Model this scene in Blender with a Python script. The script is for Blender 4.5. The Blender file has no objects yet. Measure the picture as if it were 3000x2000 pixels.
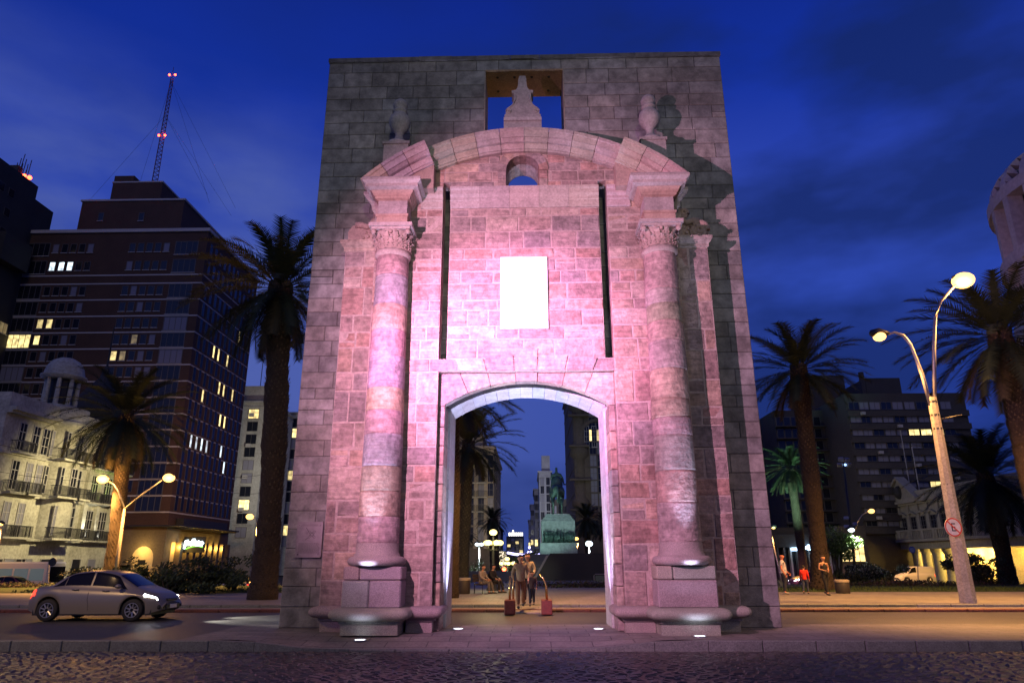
import bpy, bmesh, math, random
from mathutils import Vector, Matrix
S = bpy.context.scene
COL = S.collection
R = math.radians
# ------------------------------------------------------------------ camera
FPX, PIT, ROL, YAW, HC = 1600.07, 0.305142, -0.0026044, -0.0232295, 1.6
cf = Vector((math.sin(YAW)*math.cos(PIT), math.cos(YAW)*math.cos(PIT), math.sin(PIT)))
r0 = Vector((math.cos(YAW), -math.sin(YAW), 0)); u0 = r0.cross(cf)
cr = r0*math.cos(ROL) + u0*math.sin(ROL); cu = -r0*math.sin(ROL) + u0*math.cos(ROL)
cam = bpy.data.objects.new('camera', bpy.data.cameras.new('camera')); COL.objects.link(cam)
cam.matrix_world = Matrix(((cr.x, cu.x, -cf.x, 0), (cr.y, cu.y, -cf.y, 0), (cr.z, cu.z, -cf.z, HC), (0, 0, 0, 1)))
cam.data.sensor_width = 36; cam.data.lens = 36*FPX/2352; cam.data.clip_end = 3000
S.camera = cam
def P(px, py, Y):                                   # point of the photograph (2352 px wide) at depth Y
    d = cf + cr*((px-1176)/FPX) + cu*((784-py)/FPX); t = Y/d.y
    return Vector((d.x*t, Y, d.z*t+HC))
def G(px, py, z=0):                                 # the same on the level z
    d = cf + cr*((px-1176)/FPX) + cu*((784-py)/FPX); t = (z-HC)/d.z
    return Vector((d.x*t, d.y*t, z))
# ------------------------------------------------------------------ world
W = bpy.data.worlds.new('World'); S.world = W; W.use_nodes = True
nt = W.node_tree; N = nt.nodes; L = nt.links
for n in list(N): N.remove(n)
out = N.new('ShaderNodeOutputWorld'); bg = N.new('ShaderNodeBackground')
sky = N.new('ShaderNodeTexSky'); sky.sky_type = 'NISHITA'; sky.sun_disc = False
sky.sun_elevation = R(1.0); sky.sun_rotation = R(200); sky.ozone_density = 6.0
tc = N.new('ShaderNodeTexCoord'); mp = N.new('ShaderNodeMapping'); mp.inputs['Scale'].default_value = (1.2, 1.2, 3.2)
mp.inputs['Location'].default_value = (0.9, 0.4, 1.32)
L.new(tc.outputs['Generated'], mp.inputs['Vector'])
nz = N.new('ShaderNodeTexNoise'); nz.inputs['Scale'].default_value = 1.7; nz.inputs['Detail'].default_value = 6; nz.inputs['Roughness'].default_value = .52
L.new(mp.outputs['Vector'], nz.inputs['Vector'])
rp = N.new('ShaderNodeValToRGB'); rp.color_ramp.elements[0].position = .30; rp.color_ramp.elements[1].position = .52
L.new(nz.outputs['Fac'], rp.inputs['Fac'])
sep = N.new('ShaderNodeSeparateXYZ'); L.new(tc.outputs['Generated'], sep.inputs[0])
hr = N.new('ShaderNodeValToRGB')
e = hr.color_ramp.elements; e[0].position = 0.0; e[0].color = (.014, .040, .27, 1); e[1].position = .75; e[1].color = (.0050, .0185, .22, 1)
m_ = hr.color_ramp.elements.new(.32); m_.color = (.0125, .052, .43, 1)
m_ = hr.color_ramp.elements.new(.50); m_.color = (.0095, .042, .43, 1)
L.new(sep.outputs['Z'], hr.inputs['Fac'])
norm = N.new('ShaderNodeMix'); norm.data_type = 'RGBA'; norm.blend_type = 'MULTIPLY'; norm.inputs[0].default_value = .25
hs = N.new('ShaderNodeHueSaturation'); hs.inputs['Saturation'].default_value = .2; hs.inputs['Value'].default_value = 1.0
L.new(sky.outputs[0], hs.inputs['Color'])
L.new(hr.outputs[0], norm.inputs[6]); L.new(hs.outputs[0], norm.inputs[7])
c2 = N.new('ShaderNodeMix'); c2.data_type = 'RGBA'; c2.blend_type = 'MIX'
lr = N.new('ShaderNodeMapRange'); lr.inputs['From Min'].default_value = .60; lr.inputs['From Max'].default_value = .46; lr.inputs['To Max'].default_value = .95
L.new(sep.outputs['Z'], lr.inputs['Value'])
lf = N.new('ShaderNodeMapRange'); lf.inputs['From Min'].default_value = .35; lf.inputs['From Max'].default_value = -.45; lf.inputs['To Min'].default_value = .22
L.new(sep.outputs['X'], lf.inputs['Value'])
mu0 = N.new('ShaderNodeMath'); mu0.operation = 'MULTIPLY'; L.new(lr.outputs[0], mu0.inputs[0]); L.new(lf.outputs[0], mu0.inputs[1])
mu = N.new('ShaderNodeMath'); mu.operation = 'MULTIPLY'; L.new(rp.outputs[0], mu.inputs[0]); L.new(mu0.outputs[0], mu.inputs[1])
L.new(mu.outputs[0], c2.inputs[0]); L.new(norm.outputs[2], c2.inputs[6]); c2.inputs[7].default_value = (.085, .125, .40, 1)
# dark cloud masses on the right
mp2 = N.new('ShaderNodeMapping'); mp2.inputs['Scale'].default_value = (1.0, 1.0, 2.6); mp2.inputs['Location'].default_value = (2.3, .4, .1)
L.new(tc.outputs['Generated'], mp2.inputs['Vector'])
nz2 = N.new('ShaderNodeTexNoise'); nz2.inputs['Scale'].default_value = 2.6; nz2.inputs['Detail'].default_value = 5
L.new(mp2.outputs['Vector'], nz2.inputs['Vector'])
rp2 = N.new('ShaderNodeValToRGB'); rp2.color_ramp.elements[0].position = .40; rp2.color_ramp.elements[1].position = .58
rp2.color_ramp.elements[1].color = (.8, .8, .8, 1)
L.new(nz2.outputs['Fac'], rp2.inputs['Fac'])
rt = N.new('ShaderNodeMapRange'); rt.inputs['From Min'].default_value = -.2; rt.inputs['From Max'].default_value = .25
rt.inputs['To Min'].default_value = .25
L.new(sep.outputs['X'], rt.inputs['Value'])
mu2 = N.new('ShaderNodeMath'); mu2.operation = 'MULTIPLY'; L.new(rp2.outputs[0], mu2.inputs[0]); L.new(rt.outputs[0], mu2.inputs[1])
c3 = N.new('ShaderNodeMix'); c3.data_type = 'RGBA'; L.new(mu2.outputs[0], c3.inputs[0]); L.new(c2.outputs[2], c3.inputs[6]); c3.inputs[7].default_value = (.0075, .020, .115, 1)
L.new(c3.outputs[2], bg.inputs[0]); bg.inputs[1].default_value = 1.0
L.new(bg.outputs[0], out.inputs[0])
S.view_settings.view_transform = 'Standard'; S.view_settings.look = 'None'; S.view_settings.exposure = 0; S.view_settings.gamma = 1
S.render.resolution_x = 1024; S.render.resolution_y = 682
S.cycles.max_bounces = 4; S.cycles.sample_clamp_indirect = 2.0
# ------------------------------------------------------------------ lights of the place, and added fills
def lamp(name, kind, loc, col, watt, size=.25, to=None, angle=60, blend=.6):
    d = bpy.data.lights.new(name, kind); d.color = col; d.energy = watt; d.shadow_soft_size = size
    o = bpy.data.objects.new(name, d); COL.objects.link(o); o.location = loc
    if kind == 'SPOT': d.spot_size = R(angle); d.spot_blend = blend
    if to is not None: o.rotation_euler = (Vector(to)-Vector(loc)).to_track_quat('-Z', 'Y').to_euler()
    return o
FL = (-6.0, 6.4, 7.0)
lamp('floodlight_wide', 'SPOT', FL, (1.0, .47, .73), 13500, .07, (.4, 17.7, 6.6), 76, .7)
lamp('floodlight_core', 'SPOT', FL, (1.0, .40, .90), 36000, .07, (-.7, 17.7, 6.8), 37, 1.0)
lamp('slab_fill_light', 'SPOT', (2, -14, 9), (1.0, .97, .66), 6200, .5, (0, 18, 12.5), 38, .8)  # added fill from behind the camera, aimed at the upper slab
sn = bpy.data.lights.new('warm_city_fill', 'SUN'); sn.energy = .22; sn.angle = R(25); sn.color = (1.0, .82, .52)  # weak warm sun added as overall fill for scattered city light
so = bpy.data.objects.new('warm_city_fill', sn); COL.objects.link(so); so.rotation_euler = Vector((-.28, .80, -.52)).to_track_quat('-Z', 'Y').to_euler()
lamp('near_road_fill', 'SPOT', (-17, 10, 10), (1.0, .62, .28), 3000, .25, (-14, 18, 0), 104, .6)  # unseen spot added to warm the left foreground
lamp('near_road_fill', 'SPOT', (17, 11, 10), (1.0, .62, .28), 2000, .25, (14, 18, 0), 100, .6)  # its counterpart, added for the right foreground
lamp('plaza_fill_behind_gate', 'SPOT', (.5, 26.4, 7.8), (1.0, .48, .13), 4200, .3, (0, 28.0, 0), 122, .6)  # added spot hidden by the slab, turns the plaza floor orange
SOD = (1.0, .46, .11); WARM = (1.0, .72, .32); COOL = (.8, .95, 1.0)
# ------------------------------------------------------------------ materials
MATS = {}
def mat(name, base=(.5, .5, .5), rough=.8, metal=0., n=(0, 0), n2=(0, 0), bump=(0, 0), tint=False, emit=None, es=1., spec=.5, strata=False, brick=None):
    if name in MATS: return MATS[name]
    m = bpy.data.materials.new(name); MATS[name] = m; m.use_nodes = True
    t = m.node_tree; ns = t.nodes; lk = t.links; b = ns['Principled BSDF']
    b.inputs['Roughness'].default_value = rough; b.inputs['Metallic'].default_value = metal
    b.inputs['Specular IOR Level'].default_value = spec
    b.inputs['Base Color'].default_value = (*base, 1)
    co = ns.new('ShaderNodeTexCoord'); cur = None
    def mixn(a, bcol, fac, mode='MULTIPLY'):
        x = ns.new('ShaderNodeMix'); x.data_type = 'RGBA'; x.blend_type = mode
        if isinstance(fac, float): x.inputs[0].default_value = fac
        else: lk.new(fac, x.inputs[0])
        for i, v in ((6, a), (7, bcol)):
            if isinstance(v, tuple): x.inputs[i].default_value = (*v, 1)
            else: lk.new(v, x.inputs[i])
        return x.outputs[2]
    def noise(sc, det=5, rg=.6):
        x = ns.new('ShaderNodeTexNoise'); x.inputs['Scale'].default_value = sc; x.inputs['Detail'].default_value = det; x.inputs['Roughness'].default_value = rg
        lk.new(co.outputs['Object'], x.inputs['Vector']); return x.outputs['Fac']
    if tint:
        a = ns.new('ShaderNodeAttribute'); a.attribute_name = 'tint'; cur = a.outputs['Color']
    else: cur = tuple(base)
    if brick:
        bt = ns.new('ShaderNodeTexBrick'); mpp = ns.new('ShaderNodeMapping')
        mpp.inputs['Rotation'].default_value = brick.get('rot', (0, 0, 0))
        lk.new(co.outputs['Object'], mpp.inputs['Vector']); lk.new(mpp.outputs[0], bt.inputs['Vector'])
        bt.inputs['Scale'].default_value = 1; bt.inputs['Brick Width'].default_value = brick['w']; bt.inputs['Row Height'].default_value = brick['h']
        bt.inputs['Mortar Size'].default_value = brick['m']; bt.inputs['Color1'].default_value = (*brick['c1'], 1); bt.inputs['Color2'].default_value = (*brick['c2'], 1)
        bt.inputs['Mortar'].default_value = (*brick['mc'], 1); cur = bt.outputs['Color']
    def ramp(fac, lo, hi, a, bb):
        x = ns.new('ShaderNodeMapRange'); x.inputs['From Min'].default_value = lo; x.inputs['From Max'].default_value = hi
        x.inputs['To Min'].default_value = a; x.inputs['To Max'].default_value = bb; lk.new(fac, x.inputs['Value']); return x.outputs[0]
    if n[1]:
        g = ramp(noise(n[0]), .3, .7, 1-n[1], 1+n[1]*.5); cur = mixn(cur, g, 1.0)
    if n2[1]:
        g = ramp(noise(n2[0], 8, .65), .35, .65, 1-n2[1], 1+n2[1]*.4); cur = mixn(cur, g, 1.0)
    if strata:                                                    # bedding streaks of the sandstone, running level
        mq = ns.new('ShaderNodeMapping'); mq.inputs['Scale'].default_value = (1.0, 1.0, 9.0); lk.new(co.outputs['Object'], mq.inputs['Vector'])
        xq = ns.new('ShaderNodeTexNoise'); xq.inputs['Scale'].default_value = 1.7; xq.inputs['Detail'].default_value = 6; xq.inputs['Distortion'].default_value = .8; lk.new(mq.outputs[0], xq.inputs['Vector'])
        cur = mixn(cur, ramp(xq.outputs['Fac'], .36, .62, .84, 1.12), 1.0)

    if not isinstance(cur, tuple): lk.new(cur, b.inputs['Base Color'])
    if bump[1]:
        bp = ns.new('ShaderNodeBump'); bp.inputs['Strength'].default_value = 1; bp.inputs['Distance'].default_value = bump[1]
        lk.new(noise(bump[0], 7, .65), bp.inputs['Height']); lk.new(bp.outputs[0], b.inputs['Normal'])
        if brick:
            bp2 = ns.new('ShaderNodeBump'); bp2.inputs['Distance'].default_value = .01; bp2.invert = True
            lk.new(bt.outputs['Fac'], bp2.inputs['Height']); lk.new(bp.outputs[0], bp2.inputs['Normal']); lk.new(bp2.outputs[0], b.inputs['Normal'])
    if emit:
        b.inputs['Emission Color'].default_value = (*emit, 1); b.inputs['Emission Strength'].default_value = es
        if name.startswith('lit_window') or name == 'dim_lit_window':     # rooms differ: each window its own brightness, uneven inside
            oi = ns.new('ShaderNodeObjectInfo'); r1 = ramp(oi.outputs['Random'], 0, 1, .35, 1.35); nn = ns.new('ShaderNodeTexNoise'); nn.inputs['Scale'].default_value = 1.3; nn.inputs['Detail'].default_value = 3
            va = ns.new('ShaderNodeVectorMath'); va.operation = 'ADD'; lk.new(co.outputs['Object'], va.inputs[0]); cb = ns.new('ShaderNodeCombineXYZ'); rm_ = ramp(oi.outputs['Random'], 0, 1, 0, 40); lk.new(rm_, cb.inputs[0]); lk.new(cb.outputs[0], va.inputs[1]); lk.new(va.outputs[0], nn.inputs['Vector'])
            r2 = ramp(nn.outputs['Fac'], .35, .62, .35, 1.25); mm = ns.new('ShaderNodeMath'); mm.operation = 'MULTIPLY'; lk.new(r1, mm.inputs[0]); lk.new(r2, mm.inputs[1]); m3 = ns.new('ShaderNodeMath'); m3.operation = 'MULTIPLY'; m3.inputs[1].default_value = es; lk.new(mm.outputs[0], m3.inputs[0]); lk.new(m3.outputs[0], b.inputs['Emission Strength'])
        try: m.cycles.emission_sampling = 'NONE'
        except Exception: pass
    return m
# ------------------------------------------------------------------ mesh builder
class MB:
    def __init__(s): s.v = []; s.f = []; s.c = []; s.m = []; s.sm = []; s.t = (.5, .5, .5); s.mi = 0; s.smooth = False
    def add(s, vs, fs):
        o = len(s.v); s.v += [tuple(v) for v in vs]
        for f in fs: s.f.append([o+i for i in f]); s.c.append(s.t); s.m.append(s.mi); s.sm.append(s.smooth)
    def box(s, x0, x1, y0, y1, z0, z1, ch=0, M=None):
        if ch:
            c = ch; vs = []
            for z, i in ((z0, c), (z0+c, 0), (z1-c, 0), (z1, c)):
                xa, xb, ya, yb = x0+i, x1-i, y0+i, y1-i
                vs += [(xa, ya+c*(i == 0), z), (xa+c*(i == 0), ya, z), (xb-c*(i == 0), ya, z), (xb, ya+c*(i == 0), z), (xb, yb-c*(i == 0), z), (xb-c*(i == 0), yb, z), (xa+c*(i == 0), yb, z), (xa, yb-c*(i == 0), z)]
            fs = [tuple(range(7, -1, -1)), tuple(range(24, 32))]
            for k in range(3):
                for j in range(8): a = k*8+j; b = k*8+(j+1) % 8; fs.append((a, b, b+8, a+8))
        else:
            vs = [(x0, y0, z0), (x1, y0, z0), (x1, y1, z0), (x0, y1, z0), (x0, y0, z1), (x1, y0, z1), (x1, y1, z1), (x0, y1, z1)]
            fs = [(3, 2, 1, 0), (4, 5, 6, 7), (0, 1, 5, 4), (1, 2, 6, 5), (2, 3, 7, 6), (3, 0, 4, 7)]
        if M is not None: vs = [M @ Vector(v) for v in vs]
        s.add(vs, fs)
    def stone(s, x0, x1, z0, z1, yf, yb, b=.02, jit=0):
        j = lambda: random.uniform(-jit, jit)
        a = [(x0, yb, z0), (x1, yb, z0), (x1, yb, z1), (x0, yb, z1)]
        m = [(x0, yf+b, z0), (x1, yf+b, z0), (x1, yf+b, z1), (x0, yf+b, z1)]
        f = [(x0+b+abs(j()), yf+j()*.5, z0+b+abs(j())), (x1-b-abs(j()), yf+j()*.5, z0+b+abs(j())), (x1-b-abs(j()), yf+j()*.5, z1-b-abs(j())), (x0+b+abs(j()), yf+j()*.5, z1-b-abs(j()))]
        vs = a+m+f; fs = [(8, 9, 10, 11)]
        for k in range(4):
            n = (k+1) % 4; fs += [(k, n, 4+n, 4+k), (4+k, 4+n, 8+n, 8+k)]
        s.add(vs, fs)
    def prism(s, pts, y0, y1, M=None):               # pts = (x,z) counter-clockwise seen from -y
        n = len(pts); vs = [(x, y0, z) for x, z in pts]+[(x, y1, z) for x, z in pts]
        if M is not None: vs = [M @ Vector(v) for v in vs]
        s.add(vs, [tuple(range(n)), tuple(range(2*n-1, n-1, -1))]+[(i, i+n, (i+1) % n+n, (i+1) % n) for i in range(n)])
    def lathe(s, prof, cx, cy, n=24, a0=0, a1=360):
        k = n if a1-a0 >= 360 else n+1; vs = []
        for r, z in prof:
            for i in range(k):
                a = R(a0+(a1-a0)*i/n); vs.append((cx+r*math.cos(a), cy+r*math.sin(a), z))
        fs = []
        for j in range(len(prof)-1):
            for i in range(n):
                b = (i+1) % k; fs.append((j*k+i, j*k+b, (j+1)*k+b, (j+1)*k+i))
        s.add(vs, fs)
        if k == n: s.add(vs[:k], [tuple(range(k-1, -1, -1))]); s.add(vs[-k:], [tuple(range(k))])
    def tube(s, pts, rad, n=6, cap=True):
        pts = [Vector(p) for p in pts]
        if not isinstance(rad, (list, tuple)): rad = [rad]*len(pts)
        vs = []
        for i, p in enumerate(pts):
            d = (pts[min(i+1, len(pts)-1)]-pts[max(i-1, 0)]).normalized()
            a = d.cross(Vector((0, 0, 1))) if abs(d.z) < .95 else d.cross(Vector((1, 0, 0)))
            a.normalize(); b = d.cross(a)
            for k in range(n):
                t = 2*math.pi*k/n; vs.append(p+(a*math.cos(t)+b*math.sin(t))*rad[i])
        fs = []
        for i in range(len(pts)-1):
            for k in range(n): q = (k+1) % n; fs.append((i*n+k, i*n+q, (i+1)*n+q, (i+1)*n+k))
        if cap: fs += [tuple(range(n-1, -1, -1)), tuple(range((len(pts)-1)*n, len(pts)*n))]
        s.add(vs, fs)
    def ball(s, c, r, n=10, sz=1):
        prof = [(max(r*math.sin(math.pi*j/n), .0005), c[2]-r*sz*math.cos(math.pi*j/n)) for j in range(n+1)]
        s.lathe(prof, c[0], c[1], n*2)
    def build(s, name, mats, parent=None, smooth=False, loc=None):
        me = bpy.data.meshes.new(name); me.from_pydata(s.v, [], s.f); 
        for m in (mats if isinstance(mats, (list, tuple)) else [mats]): me.materials.append(m)
        me.polygons.foreach_set('material_index', s.m)
        me.polygons.foreach_set('use_smooth', [bool(smooth or q) for q in s.sm])
        at = me.attributes.new('tint', 'FLOAT_COLOR', 'FACE'); fl = []
        for c in s.c: fl += [c[0], c[1], c[2], 1]
        at.data.foreach_set('color', fl); me.update()
        o = bpy.data.objects.new(name, me); COL.objects.link(o)
        if parent: o.parent = parent
        if loc: o.location = loc
        return o
def tag(o, label=None, cat=None, group=None, kind=None):
    if label: o['label'] = label
    if cat: o['category'] = cat
    if group: o['group'] = group
    if kind: o['kind'] = kind
    return o
def thing(name, label, cat, loc=(0, 0, 0), rz=0, group=None):
    o = bpy.data.objects.new(name, None); COL.objects.link(o); o.location = loc; o.rotation_euler = (0, 0, rz)
    o.empty_display_size = .1
    return tag(o, label, cat, group)
def copy_tree(o, parent=None):
    c = o.copy(); COL.objects.link(c)
    if parent: c.parent = parent
    for ch in list(o.children): copy_tree(ch, c)
    return c
def skin(name, chains, m, parent=None, sub=2):
    """chains: list of lists of (x,y,z,r); first point of a later chain may repeat an earlier point -> shared joint"""
    idx = {}; vs = []; rs = []; es = []
    for ch in chains:
        prev = None
        for q in ch:
            k = tuple(round(t, 4) for t in q[:3])
            if k not in idx: idx[k] = len(vs); vs.append(q[:3]); rs.append(q[3])
            if prev is not None: es.append((prev, idx[k]))
            prev = idx[k]
    me = bpy.data.meshes.new(name); me.from_pydata(vs, es, []); o = bpy.data.objects.new(name, me); COL.objects.link(o)
    md = o.modifiers.new('s', 'SKIN'); md.use_smooth_shade = True
    for i, sv in enumerate(me.skin_vertices[0].data):
        sv.radius = (rs[i], rs[i]) if not isinstance(rs[i], tuple) else rs[i]; sv.use_root = (i == 0)
    if sub: s2 = o.modifiers.new('d', 'SUBSURF'); s2.levels = sub; s2.render_levels = sub
    dg = bpy.context.evaluated_depsgraph_get(); ev = o.evaluated_get(dg); nm = bpy.data.meshes.new_from_object(ev)
    o.modifiers.clear(); o.data = nm; nm.name = name; nm.materials.clear(); nm.materials.append(m)
    for p in nm.polygons: p.use_smooth = True
    if parent: o.parent = parent
    return o
rnd = random.Random(7); random.seed(11)
# ================================================================== GROUND
def wl(o, root): o.location = -root.location; return o           # mesh written in place, parent at its own base
M_asph = mat('asphalt', (.055, .052, .048), .5, n=(.6, .25), n2=(9, .25), bump=(60, .006))
M_pave = mat('paving', rough=.6, brick=dict(w=.9, h=.45, m=.012, c1=(.17, .155, .14), c2=(.22, .20, .18), mc=(.06, .055, .05)), n=(1.2, .3), n2=(14, .3), bump=(50, .004))
M_pave2 = mat('plaza_paving', rough=.6, brick=dict(w=.6, h=.6, m=.01, c1=(.24, .22, .19), c2=(.27, .25, .21), mc=(.13, .12, .1)), n=(.5, .25), n2=(9, .2), bump=(50, .003))
M_kerb = mat('kerb_granite', (.17, .175, .165), .7, n=(2, .2), n2=(35, .45), bump=(70, .006))
M_red = mat('red_kerb_paint', (.13, .035, .022), .7, n=(2.5, .4), n2=(20, .5))
M_grass = mat('grass', (.05, .085, .022), .9, n=(1.5, .35), n2=(30, .5), bump=(60, .05))
M_earth = mat('earth', (.035, .032, .028), .9, n=(.2, .3))
M_sett = mat('sett_stone', (.07, .066, .062), .38, tint=True, n2=(22, .35), bump=(45, .006))
M_sand = mat('sett_joint', (.02, .018, .016), .9)
def zg(x, y):                                                     # the ground falls away from the plaza
    return -1.45*max(0, min(1, (y-46)/26))
b = MB()
xs = [-600, -300, -150, -80, -45, -25, -10, 0, 10, 25, 45, 80, 150, 300, 600]; ys = [-60, -20, 0, 46, 50, 54, 58, 62, 66, 72, 90, 130, 200, 400, 900, 1500]
vv = [(x, y, zg(x, y)-.24) for y in ys for x in xs]; nx = len(xs)
b.add(vv, [(j*nx+i, j*nx+i+1, (j+1)*nx+i+1, (j+1)*nx+i) for j in range(len(ys)-1) for i in range(nx-1)])
tag(b.build('ground', M_earth), kind='structure')
# cobbled near road
b = MB(); b.t = (.02, .018, .016); b.box(-60, 60, 2, 15.9, -.232, -.212)
for j in range(40):
    y0 = 9.6+j*.155
    x = -11.5-rnd.random()*.2
    while x < 11.5:
        w = rnd.uniform(.17, .26); g = rnd.uniform(.6, 1.25); b.t = (.075*g, .069*g, .062*g)
        wav = .035*math.sin(x*1.3+j*.35)+rnd.uniform(-.012, .012); zt = -.2+rnd.uniform(-.008, .012)
        a = (x+.008, y0+.008+wav, 0); c = (x+w-.008, y0+.145+wav, 0); k = .028
        tl, tr2 = rnd.uniform(-.012, .012), rnd.uniform(-.012, .012)
        vs = [(a[0], a[1], -.22), (c[0], a[1], -.22), (c[0], c[1], -.22), (a[0], c[1], -.22),
              (a[0]+k*.4, a[1]+k*.4, zt-.018+tl), (c[0]-k*.4, a[1]+k*.4, zt-.018-tl), (c[0]-k*.4, c[1]-k*.4, zt-.018-tl+tr2), (a[0]+k*.4, c[1]-k*.4, zt-.018+tl+tr2),
              (a[0]+k*1.3, a[1]+k*1.1, zt+tl), (c[0]-k*1.3, a[1]+k*1.1, zt-tl), (c[0]-k*1.3, c[1]-k*1.1, zt-tl+tr2), (a[0]+k*1.3, c[1]-k*1.1, zt+tl+tr2)]
        fs = [(8, 9, 10, 11)]
        for q in range(4):
            n = (q+1) % 4; fs += [(q, n, 4+n, 4+q), (4+q, 4+n, 8+n, 8+q)]
        b.smooth = False; b.add(vs, fs); x += w
tag(b.build('cobbled_road', M_sett), kind='structure')
# near kerb: granite blocks, dropped in front of the gate
def kz(x):
    if x < -6.2 or x > 2.9: return 0.
    if x < -4.6: return -.17*(x+6.2)/1.6
    if x > 1.3: return -.17*(2.9-x)/1.6
    return -.17
b = MB(); x = -26.
while x < 26:
    w = rnd.uniform(.95, 1.15); z = kz(x+w/2); za, zb2 = kz(x), kz(x+w)
    b.stone(x+.006, x+w-.006, -.3, min(za, zb2)+.0, 15.93, 16.12, .018) if abs(za-zb2) < .01 else b.prism([(x+.006, -.3), (x+w-.006, -.3), (x+w-.006, zb2), (x+.006, za)], 15.93, 16.12)
    x += w
tag(b.build('near_kerb', M_kerb), kind='structure')
# island paving (flags), with the ramp down to the dropped kerb
b = MB(); xs = [-7.6+.4*i for i in range(72)]; ys = [16.12, 16.5, 16.9, 17.3, 19.9]
def pz(x, y): return kz(x)*max(0, 1-(y-16.12)/1.1)
nx = len(xs); vv = [(x, y, pz(x, y)) for y in ys for x in xs]
b.add(vv, [(j*nx+i, j*nx+i+1, (j+1)*nx+i+1, (j+1)*nx+i) for j in range(len(ys)-1) for i in range(nx-1)])
b.add([(-7.6, 19.9, 0), (21, 19.9, 0), (21, 19.9, -.1), (-7.6, 19.9, -.1)], [(0, 1, 2, 3)])
tag(b.build('gate_pavement', M_pave), kind='structure')
b = MB(); b.add([(-90, 16.12, -.025), (-7.6, 16.12, -.025), (-7.6, 26.2, -.025), (-90, 26.2, -.025)], [(0, 1, 2, 3)])
b.add([(-7.6, 19.9, -.025), (90, 19.9, -.025), (90, 26.2, -.025), (-7.6, 26.2, -.025)], [(0, 1, 2, 3)])
b.add([(21, 16.12, -.025), (90, 16.12, -.025), (90, 19.9, -.025), (21, 19.9, -.025)], [(0, 1, 2, 3)])
tag(b.build('road', M_asph), kind='structure')
b = MB()
for (x0, x1, y0, y1) in ((-15.5, -12.8, 19.35, 19.43), (-11.8, -9.6, 19.35, 19.43), (7.2, 12, 22.1, 22.16), (14, 20, 22.1, 22.16)):
    b.add([(x0, y0, -.02), (x1, y0, -.02), (x1, y1, -.02), (x0, y1, -.02)], [(0, 1, 2, 3)])
tag(b.build('lane_marking', mat('worn_road_paint', (.13, .12, .1), .6, n=(6, .5), n2=(30, .6))), kind='structure')
# stepped far kerb: red painted low step, granite upper step
def kline(x): return 24.9 + .0*x - (.0022*(x-2)**2 if x > 2 else .0016*(x+8)**2 if x < -8 else 0)*.35
for nm, m_, dy, z0, z1, dep in (('red_kerb', M_red, 0, -.2, .06, .5), ('upper_kerb', M_kerb, 1.15, -.1, .15, .3)):
    b = MB(); x = -44.
    while x < 46:
        w = rnd.uniform(1.1, 1.4); b.stone(x+.008, x+w-.008, z0, z1, kline(x)+dy, kline(x)+dy+dep, .02); x += w
    tag(b.build(nm, m_), kind='structure')
b = MB(); x = -44.
b.box(-44, 46, 25.42, 26.1, -.1, .052)
tag(b.build('kerb_strip', M_pave2), kind='structure')
b = MB(); b.add([(-60, 26.4, .14), (60, 26.4, .14), (60, 36.2, .14), (-60, 36.2, .14)], [(0, 1, 2, 3)])
b.add([(-4.2, 36.2, .14), (6.5, 36.2, .14), (6.5, 58, .14), (-4.2, 58, .14)], [(0, 1, 2, 3)])
tag(b.build('plaza_pavement', M_pave2), kind='structure')
b = MB()
for xa, xb in ((-60, -4.2), (6.5, 60)):
    ys = [36.2, 36.5, 40, 46, 52, 60, 66]; vs = []
    for y in ys: z = (.12 if y < 36.3 else .2)+zg(0, y); vs += [(xa, y, z), (xb, y, z)]
    b.add(vs, [(2*i, 2*i+1, 2*i+3, 2*i+2) for i in range(len(ys)-1)])
tag(b.build('lawn', M_grass), kind='structure')
b = MB(); b.add([(-200, 66, -1.5), (200, 66, -1.5), (200, 84, -1.5), (-200, 84, -1.5)], [(0, 1, 2, 3)])
b.add([(-9, 84, -1.49), (9, 84, -1.49), (9, 700, -1.49), (-9, 700, -1.49)], [(0, 1, 2, 3)])
tag(b.build('street', M_asph), kind='structure')
# grass blades on the lawn edges
b = MB()
for k in range(9000):
    sd = rnd.random() < .5
    x = rnd.uniform(-26, -4.3) if sd else rnd.uniform(6.6, 26); y = 36.3+abs(rnd.gauss(0, 2.4)); h = rnd.uniform(.05, .14); a = rnd.uniform(0, 3.14)
    g = rnd.uniform(.6, 1.2); b.t = (.05*g, .085*g, .02*g); dx, dy = .03*math.cos(a), .03*math.sin(a)
    b.add([(x-dx, y-dy, .17), (x+dx, y+dy, .17), (x+rnd.uniform(-.05, .05), y, .19+h)], [(0, 1, 2)])
tag(b.build('grass_tufts', mat('grass_blade', tint=True, rough=.8)), 'short green grass along the edge of the plaza pavement', 'grass', kind='stuff')

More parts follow.
